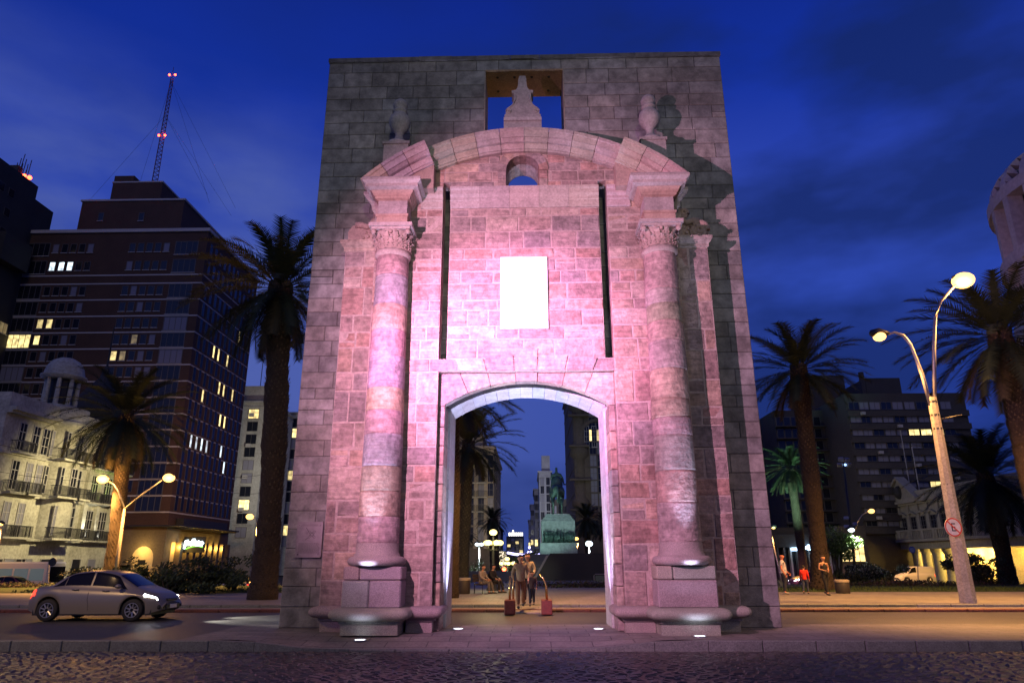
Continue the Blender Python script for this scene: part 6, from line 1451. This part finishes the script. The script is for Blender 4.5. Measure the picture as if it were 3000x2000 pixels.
def sedan(label, loc, rz, paint, group=None, lights=True, plate='', taxi=False):
    t = thing('parked_car' if not lights else 'car', label, 'car', loc, rz, group); Lc = 3.98; zs = .94
    prof_ = [(-2.14, .70), (-2.10, .93), (-1.98, 1.005), (-1.60, 1.035), (-1.45, 1.06), (-1.05, 1.33), (-.80, 1.42), (-.30, 1.475), (.05, 1.475), (.40, 1.43), (.60, 1.37), (1.28, 1.00), (1.40, .965), (1.85, .82), (2.02, .70), (2.10, .56), (2.14, .45)]
    prof_ = [(x*.93, z*zs) for x, z in prof_]
    belt = [(-2.14, .60), (-2.0, .90), (-1.3, .955), (0, .90), (1.0, .86), (1.5, .80), (1.95, .68), (2.14, .40)]
    belt = [(x*.93, z*zs) for x, z in belt]
    body, surf, patch, top, zt, sec = carbody(prof_, Lc, .845, belt, (-1.27, 1.22), .315, .60, paint, None, t, plan=.30)
    for s_ in (-1, 1):
        def o1(a, b_): return lambda f: (a(f), b_(f))
        # side glazing: rear quarter, rear door, front door
        for (x0, x1, fa, fb, nm) in ((-1.33, -.98, lambda f: 6.0, lambda f: 6.25+f*2.6, 'quarter_window'), (-.955, -.15, lambda f: 6.0, lambda f: 8.95+.5*min(1, f*4), 'side_window'), (-.09, .66, lambda f: 6.0, lambda f: 9.45-.1*f if f < .3 else 9.4, 'side_window'), (.66, 1.04, lambda f: 6.0, lambda f: 9.4-f*3.2, 'front_quarter_window')):
            patch(nm, lambda f, fa=fa, fb=fb: (fa(f), fb(f)), x0*.93, x1*.93, M_cg, s_, .008)
        for x0 in (-.62, .28):
            b = MB(); b.smooth = True; a = surf(x0, 4.3, s_, .02); c = surf(x0+.2, 4.3, s_, .02); b.tube([a, ((a[0]+c[0])/2, a[1]+s_*.02, a[2]), c], .018, 6); b.build('door_handle', paint, body)
        for x0 in (-.12,):                               # door seams
            b = MB(); a = [surf(x0+(.05 if j < 2 else 0), j, s_, .003) for j in (.6, 1.5, 2.5, 3.5, 4.6)]; b.tube(a, .006, 4); b.build('door_seam', M_blk, body)
        b = MB(); b.smooth = True; a = Vector(surf(.80, 5.6, s_, .0)); b.tube([a+Vector((.03, 0, .02)), a+Vector((.0, s_*.09, .06))], .02, 6); b.ball(tuple(a+Vector((-.02, s_*.17, .09))), .085, 8, .75); b.build('mirror', paint, body)
        hl = patch('headlight', lambda f: (3.6+.5*f, 5.6-.9*f), 1.50, 1.86, M_hl if lights else M_rim, s_, .012, 8, 5)
        tl_ = patch('tail_light', lambda f: (3.0, 5.3), -1.95, -1.74, M_tl, s_, .012, 6, 5)
    top('windscreen', .60, 1.17, M_cg); top('rear_window', -1.32, -.97, M_cg)
    b = MB(); b.box(1.91, 2.015, -.42, .42, .28, .47, .03); b.build('lower_grille', M_blk, body); b = MB(); b.box(1.86, 1.975, -.30, .30, .53, .60, .02); b.build('grille', M_blk, body)
    b = MB(); b.box(2.016, 2.03, -.20, .20, .33, .44); b.build('number_plate', M_sw, body); b = MB(); b.box(-2.02, -2.0, -.22, .22, .57, .70); b.build('number_plate', M_sw, body)
    for s_ in (-1, 1): b = MB(); b.box(1.86, 1.96, s_*.60-.08, s_*.60+.08, .32, .44, .03); b.build('fog_light_recess', M_blk, body)
    for x in (-1.27, 1.22):
        for s_ in (-1, 1): wheel(t, x, s_*.735, .305, .19, s_)
        b = MB(); b.smooth = True                                  # dark wheel well
    if taxi: b = MB(); b.box(-.12, .12, -.3, .3, 1.39, 1.51, .03); b.build('taxi_lamp', glow('taxi_sign', (1, .5, .1), 5), body)
    return t
M_sil = mat('silver_paint', (.27, .24, .20), .32, .45, spec=.6); M_whp = mat('white_paint', (.6, .58, .52), .3); M_dkp = mat('dark_red_paint', (.16, .03, .03), .3)
cw = G(106, 1426, -.02); Yc = cw.y+.74
car = sedan('silver four door saloon with lit headlights driving right on the asphalt road', (cw.x+1.27, Yc, -.022), 0, M_sil)
lamp('headlight_beam', 'SPOT', car.location+Vector((2.6, -.6, .55)), (1, .97, .85), 900, .05, car.location+Vector((12, -1.2, -.1)), 70, .7)
lamp('headlight_beam', 'SPOT', car.location+Vector((2.6, .6, .55)), (1, .97, .85), 900, .05, car.location+Vector((12, 1.0, -.1)), 70, .7)
BG = 'cars on the far street beyond the bushes'
def far(px, Y): return Vector((P(px, 1320, Y).x, Y, -1.49))
sedan('white taxi with an orange roof light behind the silver car bonnet', far(335, 58)+Vector((0, 0, .62)), R(0), M_whp, BG, False, taxi=True)
sedan('pale car with bright headlights left of the tall palm trunk', far(520, 62)+Vector((0, 0, .5)), R(200), M_whp, BG, True)
sedan('pale car directly beside the tall palm trunk, half hidden', far(562, 70)+Vector((0, 0, .3)), R(195), M_sil, BG, True)
sedan('dark red car with lit tail lights at the left edge below the bus', far(28, 56)+Vector((0, 0, .7)), R(0), M_dkp, BG, False)
sedan('dark car with lit lamps behind the bald man and the child', P(1872, 1345, 60)*1+Vector((0, 0, -.2)), R(180), M_dkp, BG, True)
# white van
p = P(2103, 1338, 74); vn = thing('delivery_van', 'small white delivery van parked in front of the palace columns', 'van', (p.x, 74, P(2100, 1338, 74).z), R(180)); vn.scale = (.85, .85, .85)
Lv = 4.2
vb, sf, pt_, tp_, _, _ = carbody([(-2.1, .8), (-2.07, 1.75), (-1.9, 1.82), (.0, 1.84), (.55, 1.74), (1.2, 1.12), (1.85, .92), (2.05, .70), (2.1, .5)], Lv, .84, [(-2.1, .7), (-2.0, 1.0), (0, 1.0), (1.2, .95), (1.8, .78), (2.1, .45)], (-1.3, 1.3), .31, .70, M_whp, None, vn)
for s_ in (-1, 1):
    pt_('side_window', lambda f: (6.0, 9.2 if f < .45 else 9.2-(f-.45)*5.2), .10, 1.08, M_cg, s_, .008); pt_('headlight', lambda f: (3.6, 5.4), 1.65, 1.95, M_rim, s_, .012, 6, 4); pt_('tail_light', lambda f: (3.0, 5.2), -2.08, -1.98, M_tl, s_, .012, 3, 4)
    for x in (-1.3, 1.3): wheel(vn, x, s_*.73, .30, .19, s_)
tp_('windscreen', .58, 1.17, M_cg)
# bus at the left edge
bp_ = P(55, 1312, 64); bu = thing('city_bus', 'white and blue city bus with a dark red stripe at the left edge', 'bus', (bp_.x-2.2, 64, -1.35)); b = MB(); b.box(-6.5, 5.2, -1.25, 1.25, .35, 3.0, .14); bd = b.build('body', M_whp, bu)
b = MB(); b.box(-6.3, 5.0, -1.262, -1.24, .95, 1.1); b.build('stripe', M_dkp, bd)
for k in range(8): b = MB(); b.box(-6.2+k*1.4, -4.95+k*1.4, -1.275, -1.2, 1.45, 2.45, .03); b.build('window', mat('bus_glass', (.10, .14, .16), .2, emit=(.5, .62, .6), es=.12), bd)
b = MB(); b.box(5.15, 5.24, -1.0, 1.0, 1.3, 2.6); b.build('windscreen', M_cg, bd)
for x in (-4.2, 3.4):
    for s_ in (-1, 1): wheel(bu, x, s_*1.1, .48, .28, s_)
# ================================================================== STREET FURNITURE
def railing(px, pyb, pyt, label, hand=1):
    base = G(px, pyb, .0); Yr = base.y; t = thing('handrail', label, 'handrail', base, 0, 'brass handrails on red blocks'); b = MB(); b.box(-.17, .17, -.2, .5, .0, .43, .02); b.build('red_block', M_redb, t)
    h = P(px, pyt, Yr).z; b = MB(); b.smooth = True
    if hand > 0: b.tube([(.02, 0, .4), (-.0, 0, h-.3), (-.1, .0, h-.1), (-.2, .0, h), (-.2, .5, h), (-.1, .9, h-.1), (0, 1.0, h-.3), (.02, 1., .15)], .03, 8)
    else: b.tube([(0, 0, .4), (0, 0, h)], .035, 8); b.tube([(.1, .35, .4), (.1, .35, h)], .03, 8)
    b.build('rail', M_brass, t)
M_brass = mat('brass', (.75, .55, .22), .25, 1.); M_redb = mat('red_block_paint', (.17, .03, .02), .6, n2=(12, .3))
railing(1171, 1410, 1322, 'straight brass handrail on a red block, left of the walkers', 0)
railing(1256, 1410, 1320, 'bent brass handrail on a red block, right of the walkers', 1)
b = MB(); a0, a1 = G(1180, 1405), G(1248, 1405); b.add([(a0.x, 24.3, .0), (a1.x, 24.3, .0), (a1.x, 26.5, .155), (a0.x, 26.5, .155)], [(0, 1, 2, 3)]); b.add([(a0.x, 24.3, -.1), (a1.x, 24.3, -.1), (a1.x, 24.3, .0), (a0.x, 24.3, .0)], [(0, 1, 2, 3)]); tag(b.build('kerb_ramp', M_pave2), kind='structure')
def bin_(px, pyb, pyt, w, label):
    g = G(px, pyb, .12); h = P(px, pyt, g.y).z-g.z; t = thing('litter_bin', label, 'bin', g, 0, 'litter bins'); b = MB(); b.smooth = True; r_ = w/2
    b.lathe([(r_*.9, 0), (r_, .05), (r_*1.02, h-.14), (r_*.98, h-.12)], 0, 0, 20); b.build('drum', mat('bin_dark', (.035, .03, .026), .6), t)
    b = MB(); b.smooth = True; b.lathe([(r_*1.06, h-.12), (r_*1.08, h-.05), (r_*.95, h), (r_*.8, h)], 0, 0, 20); b.build('lid', mat('bin_lid', (.30, .26, .2), .6), t)
bin_(1937, 1363, 1330, .62, 'dark litter bin with a pale lid right of the woman in black'); bin_(1065, 1364, 1326, .60, 'tall dark litter bin inside the left of the arch')
# bench
bp2 = G(1122, 1362, .12); M_wood = mat('bench_wood', (.05, .035, .025), .6); bn = thing('park_bench', 'dark bench beside the globe lamp post in the arch', 'bench', bp2); bn.rotation_euler.z = R(62)
b = MB(); 
for k in range(4): b.box(-1.0, 1.0, -.25+k*.12, -.16+k*.12, .43, .46)
b.build('seat', M_wood, bn); b = MB()
for k in range(3): b.box(-1.0, 1.0, .24+k*.02, .27+k*.02, .55+k*.12, .64+k*.12)
b.build('backrest', M_wood, bn)
for x in (-.9, .9):
    b = MB(); b.tube([(x, -.22, 0), (x, -.2, .42), (x, .22, .42), (x, .32, .92)], .025, 6); b.tube([(x, .24, 0), (x, .22, .42)], .025, 6); b.build('leg', M_blk, bn)
# small signs
def post_sign(px, pyb, pyt, Y, r_, label, back=False, pyoff=0):
    g = P(px, pyb, Y); h = P(px, pyt, Y).z; z0 = zg(0, Y)+.1; t = thing('road_sign', label, 'sign', (g.x, Y, z0)); b = MB(); b.tube([(0, 0, 0), (P(px, pyt, Y).x-g.x, 0, h-z0)], .035, 6); b.build('post', M_gal, t)
    b = MB(); b.prism([(r_*math.cos(2*math.pi*i/24), h-z0+r_*math.sin(2*math.pi*i/24)) for i in range(24)], -.06, -.045); b.build('plate', M_blk if back else M_sw, t)
    if not back: d_ = disc(r_*.72, r_*.97, -.064); o = d_.build('ring', M_sr if px < 2000 else mat('sign_blue', (.05, .12, .5), .5), t); o.location = (0, 0, h-z0)
post_sign(112, 1345, 1290, 40, .22, 'road sign seen from behind, above the roof of the silver car', True); post_sign(2107, 1338, 1262, 58, .25, 'small round road sign in front of the white van')
bs2 = P(237, 1243, 98); t = thing('banner_sign', 'dark wall sign with a white and red emblem left of the lit portal', 'sign', bs2); b = MB(); b.box(-.8, .8, -.05, .05, -1.8, 1.8, .02); b.build('board', mat('sign_dark_red', (.10, .02, .02), .6), t); b = MB(); b.smooth = True; b.tube([(.35*math.cos(a_*.5), -.1, .1+.9*math.sin(a_*.5)) for a_ in range(2, 11)], .13, 6); b.build('emblem', M_sw, t)
zn = P(1395, 1328, 50); t = thing('information_board', 'low metal framed board with a green lit edge at the right of the arch', 'sign', (zn.x, 50, .15)); b = MB(); b.smooth = True; b.tube([(-.9, 0, 0), (-.9, 0, .5), (-.8, 0, .6), (.8, 0, .6), (.9, 0, .5), (.9, 0, 0)], .03, 6); b.build('frame', M_gal, t); b = MB(); b.box(-.8, .8, -.01, .01, .12, .5); b.build('panel', mat('board_panel', (.10, .14, .12), .5), t)
# wires
wr = MB()
for k, (a, c) in enumerate((((-30, 1078, 52), (400, 1100, 52)), ((-30, 1015, 50), (430, 1068, 58)), ((-30, 1123, 50), (330, 1118, 56)), ((480, 1095, 60), (700, 1062, 60)), ((500, 1128, 60), (700, 1110, 62)))):
    p0, p1 = P(*a), P(*c); wr = MB(); wr.tube([p0.lerp(p1, f)-Vector((0, 0, .5*math.sin(math.pi*f))) for f in [i/10 for i in range(11)]], .014, 4); o = wr.build('overhead_wire', M_blk)
    tag(o, ['lowest sagging wire across the ornate house at its middle floor', 'upper wire crossing the ornate house below its turret', 'wire ending at the left lamp pole', 'upper wire in front of the cream block', 'lower wire in front of the cream block'][k], 'wire', 'overhead wires')

# ================================================================== PEOPLE
def person(label, loc, h, rz, pose, skinc, top, bottom, hair, shoes=(.05, .05, .05), sleeve='short', bald=False, child=False, skirt=False, pattern=None, fem=False, longhair=False):
    t = thing('person', label, 'person', loc, rz, 'people in the square'); k = h/1.75; hd = 1.12 if child else 1.0
    J = dict(pel=(0, 0, .93), sp=(0, .0, 1.12), ch=(0, 0, 1.32), nk=(0, .0, 1.48), hb=(0, -.02, 1.58), ht=(0, -.02, 1.70),
             ls=(-.19, 0, 1.41), rs=(.19, 0, 1.41), le=(-.24, .02, 1.13), re=(.24, .02, 1.13), lw=(-.25, -.08, .88), rw=(.25, -.08, .88),
             lh=(-.10, 0, .90), rh=(.10, 0, .90), lk=(-.11, -.03, .50), rk=(.11, -.03, .50), la=(-.11, .02, .09), ra=(.11, .02, .09))
    J.update(pose); V = {a: Vector(v)*k for a, v in J.items()}
    def c(n_, r_): v = V[n_]; return (v.x, v.y, v.z, r_*k)
    ms = mat('skin_%s' % str(skinc), skinc, .55, n2=(30, .08)); w = .88 if fem else 1.
    def fwd(v, d=(0, -.13, -.02)): return V[v]+Vector(d)*k
    hm = (V['hb']*.45+V['ht']*.55).to_tuple()+(.118*hd*k,); nk2 = (V['nk']*.55+V['hb']*.45).to_tuple()+(.056*k,)
    ch = [[c('pel', .12), c('sp', .10*w), c('ch', .115*w), c('nk', .052), nk2, c('hb', .092*hd), hm, c('ht', .088*hd)]]
    for s_ in 'lr':
        ch.append([c('ch', .115*w), c(s_+'s', .062*w), c(s_+'e', .045*w), c(s_+'w', .03*w), tuple((V[s_+'w']+(V[s_+'w']-V[s_+'e']).normalized()*.07*k))+(.038*k,)])
        f = fwd(s_+'a'); ch.append([c('pel', .12), c(s_+'h', .088), c(s_+'k', .062), c(s_+'a', .042), (f.x, f.y, max(f.z-.04*k, .03*k), .036*k)])
    body = skin('body', ch, ms, t, 2)
    # fingers
    for s_, sg_ in (('l', -1), ('r', 1)):
        d = (V[s_+'w']-V[s_+'e']).normalized(); o_ = V[s_+'w']+d*.10*k; sd = Vector((0, -1, 0)) if abs(d.z) > .6 else Vector((0, 0, 1)); sd = (sd-d*sd.dot(d)).normalized(); b = MB(); b.smooth = True
        for i, (q, l) in enumerate(((-.03, .065), (-.01, .08), (.01, .085), (.03, .075))): b.tube([o_+sd*q*k, o_+sd*q*k*1.1+d*l*.55*k, o_+sd*q*k+d*l*k-Vector((sg_*.012*k, 0, 0))], [.0095*k, .008*k, .006*k], 5)
        b.tube([o_-d*.05*k+sd*.03*k, o_-d*.01*k+sd*.058*k, o_+d*.02*k+sd*.062*k], [.011*k, .010*k, .007*k], 5); b.build('fingers', ms, body)
    # face
    hc = (V['hb']+V['ht'])/2; b = MB(); b.smooth = True; b.tube([hc+Vector((0, -.088*hd, .015))*k, hc+Vector((0, -.112*hd, -.02))*k, hc+Vector((0, -.09*hd, -.025))*k], [.009*k, .015*k, .01*k], 6)
    for s_ in (-1, 1): b.ball(tuple(hc+Vector((s_*.083*hd, .0, -.005))*k), .022*k, 5, 1.4)
    b.build('nose_and_ears', ms, body); b = MB()
    for s_ in (-1, 1): b.ball(tuple(hc+Vector((s_*.03, -.083*hd, .012))*k), .010*k, 5)
    b.box(hc.x-.022*k, hc.x+.022*k, hc.y-.094*hd*k, hc.y-.085*hd*k, hc.z-.054*k, hc.z-.046*k); b.build('eyes_and_mouth', mat('face_dark', (.05, .02, .02), .5), body)
    # clothes: shirt and trousers as shells over the body
    mt = pattern or mat('cloth_%s' % str(top), top, .85, n2=(20, .2), bump=(9, .01)); mb_ = mat('cloth_%s' % str(bottom), bottom, .85, n2=(20, .2), bump=(9, .01))
    dn = (V['sp']-V['pel']).normalized()*.07*k
    ch = [[(V['pel']-dn).to_tuple()+(.165*k,), c('pel', .168), c('sp', .16*w if not child else .155), c('ch', .17*w), ((V['ch']*.35+V['nk']*.65)).to_tuple()+(.075*k,)]]
    for s_ in 'lr':
        e_ = c(s_+'e', .06) if sleeve == 'long' else (V[s_+'s']*.35+V[s_+'e']*.65).to_tuple()+(.066*k,); q = [c('ch', .17*w), c(s_+'s', .09*w), e_]
        if sleeve == 'long': q.append((V[s_+'e']*.12+V[s_+'w']*.88).to_tuple()+(.045*k,))
        if sleeve != 'none': ch.append(q)
    skin('shirt', ch, mt, body, 2)
    ch = [[(V['pel']+dn*1.6).to_tuple()+(.135*k,), c('pel', .145)]]
    for s_ in 'lr': ch.append([c('pel', .145), c(s_+'h', .112), c(s_+'k', .08), (V[s_+'a']*.93+V[s_+'k']*.07).to_tuple()+(.066*k,)])
    skin('trousers', ch, mb_, body, 2)
    for s_ in 'lr':
        f = fwd(s_+'a', (0, -.15, -.045)); b = MB(); b.smooth = True; b.tube([V[s_+'a']+Vector((0, .07, -.03))*k, V[s_+'a']+Vector((0, .0, -.03))*k, (f.x, f.y, max(f.z, .035*k)), (f.x, f.y-.05*k, max(f.z-.005, .03*k))], [.04*k, .05*k, .042*k, .02*k], 8); b.build('shoe', mat('shoe_%s' % str(shoes), shoes, .6), body)
    if not bald:
        b = MB(); b.smooth = True; b.t = hair; pr_ = [(.02, .125), (.06, .115), (.088, .08), (.098, .03), (.094, -.02), (.080, -.05)]; vs = []; n = 16
        for (r_, z) in pr_:
            for i in range(n):
                a = 2*math.pi*i/n; fr_ = math.sin(a) < -.35 and z < .05; rr_ = r_*(.80 if fr_ else 1); vs.append(tuple(hc+Vector((rr_*math.cos(a)*hd, rr_*math.sin(a)*hd+.012, z if not fr_ else max(z, .045)))*k))
        b.add(vs, [(j*n+i, (j+1)*n+i, (j+1)*n+(i+1) % n, j*n+(i+1) % n) for j in range(5) for i in range(n)]+[tuple(range(n-1, -1, -1))])
        if longhair: b.tube([hc+Vector((0, .06, .03))*k, hc+Vector((0, .09, -.08))*k, hc+Vector((0, .10, -.2))*k, hc+Vector((0, .10, -.28))*k], [.06*k, .085*k, .08*k, .03*k], 10)
        b.build('hair', mat('hair_%s' % str(hair), hair, .7), body)
    return t
M_pat = mat('patterned_shirt', (.34, .33, .42), .8); _nt = M_pat.node_tree; _v = _nt.nodes.new('ShaderNodeTexVoronoi'); _v.inputs['Scale'].default_value = 13
_r = _nt.nodes.new('ShaderNodeValToRGB'); _r.color_ramp.elements[0].color = (.10, .10, .18, 1); _r.color_ramp.elements[1].color = (.52, .50, .56, 1); _r.color_ramp.elements[0].position = .2; _r.color_ramp.elements[1].position = .5
_c = _nt.nodes.new('ShaderNodeTexCoord'); _nt.links.new(_c.outputs['Object'], _v.inputs['Vector']); _nt.links.new(_v.outputs['Distance'], _r.inputs['Fac']); _nt.links.new(_r.outputs[0], _nt.nodes['Principled BSDF'].inputs['Base Color'])
SK = (.50, .26, .18)
def gp(px, py, z=.145): v = G(px, py, z); return v
# figures face -y (towards the camera) at rz = 0
person('bald man in a patterned short sleeved shirt standing beside the right edge of the gate', gp(1804, 1364), 1.74, R(68), dict(re=(.27, -.03, 1.12), rw=(.20, -.20, .93), le=(-.26, .05, 1.12), lw=(-.26, -.08, .88), sp=(0, -.03, 1.12), lk=(-.11, -.05, .5), la=(-.12, .0, .09)), (.55, .20, .14), (.3, .3, .4), (.02, .025, .05), (.1, .1, .1), bald=True, pattern=M_pat, shoes=(.25, .24, .24))
person('child in a bright red jacket walking, behind the bald man', gp(1852, 1364), 1.24, R(150), dict(lk=(-.10, -.16, .52), la=(-.11, -.14, .10), rk=(.10, .02, .5), ra=(.11, .20, .13), le=(-.25, .06, 1.14), re=(.25, -.06, 1.14), rw=(.24, -.2, .95)), SK, (.72, .03, .015), (.045, .055, .10), (.02, .015, .01), sleeve='long', child=True)
person('woman in a black top and trousers walking with folded forearms, left of the litter bin', gp(1900, 1366), 1.66, R(15), dict(le=(-.25, .03, 1.15), lw=(-.10, -.20, 1.08), re=(.25, .03, 1.15), rw=(.08, -.22, 1.05), lk=(-.07, -.10, .5), la=(-.06, -.12, .08), rk=(.08, .04, .5), ra=(.09, .20, .14)), (.42, .22, .14), (.015, .014, .014), (.012, .012, .014), (.03, .018, .01), sleeve='none', fem=True, longhair=True)
person('walker in a pale jacket and tan trousers, nearest of the group in the arch', gp(1196, 1397, .10), 1.70, R(5), dict(lk=(-.10, -.17, .53), la=(-.10, -.20, .10), rk=(.10, .02, .50), ra=(.10, .26, .16), le=(-.27, .06, 1.14), lw=(-.27, -.10, .92), re=(.27, -.04, 1.14), rw=(.25, -.22, .95)), SK, (.34, .24, .15), (.26, .13, .07), (.03, .02, .012), sleeve='long')
person('woman in a cream jumper, right behind the tan trousered walker', gp(1212, 1386, .145), 1.72, R(-8), dict(lk=(-.09, -.10, .50), la=(-.09, -.14, .09), rk=(.09, .0, .50), ra=(.09, .18, .13), re=(.28, -.02, 1.16), rw=(.22, -.20, 1.0), le=(-.26, .05, 1.14)), (.5, .27, .19), (.46, .36, .26), (.03, .028, .035), (.03, .015, .01), sleeve='long', fem=True, longhair=True)
person('small child in a dark top at the right of the group in the arch', gp(1222, 1391, .145), 1.12, R(-4), dict(lk=(-.09, -.14, .50), la=(-.09, -.14, .09), rk=(.09, .02, .50), ra=(.09, .18, .13)), SK, (.10, .06, .06), (.04, .045, .07), (.03, .02, .015), sleeve='long', child=True)
sit = dict(pel=(0, .12, .50), sp=(0, .14, .70), ch=(0, .10, .92), nk=(0, .06, 1.09), hb=(0, .02, 1.18), ht=(0, .01, 1.30), ls=(-.19, .08, 1.01), rs=(.19, .08, 1.01), le=(-.25, .0, .76), re=(.25, .0, .76), lw=(-.14, -.22, .66), rw=(.14, -.24, .66), lh=(-.10, .08, .50), rh=(.10, .08, .50), lk=(-.12, -.36, .53), rk=(.12, -.36, .55), la=(-.12, -.40, .09), ra=(.10, -.50, .09))
bm4 = Matrix.Rotation(R(62), 3, 'Z')
person('person in a pale top and grey trousers sitting at the near end of the bench', bp2+bm4 @ Vector((-.45, .0, 0)), 1.70, R(62), sit, SK, (.30, .26, .24), (.13, .12, .12), (.015, .012, .01), sleeve='long')
person('person in dark clothes sitting at the far end of the bench', bp2+bm4 @ Vector((.5, .0, 0)), 1.72, R(62), sit, SK, (.02, .02, .025), (.02, .02, .025), (.015, .012, .01), sleeve='long')
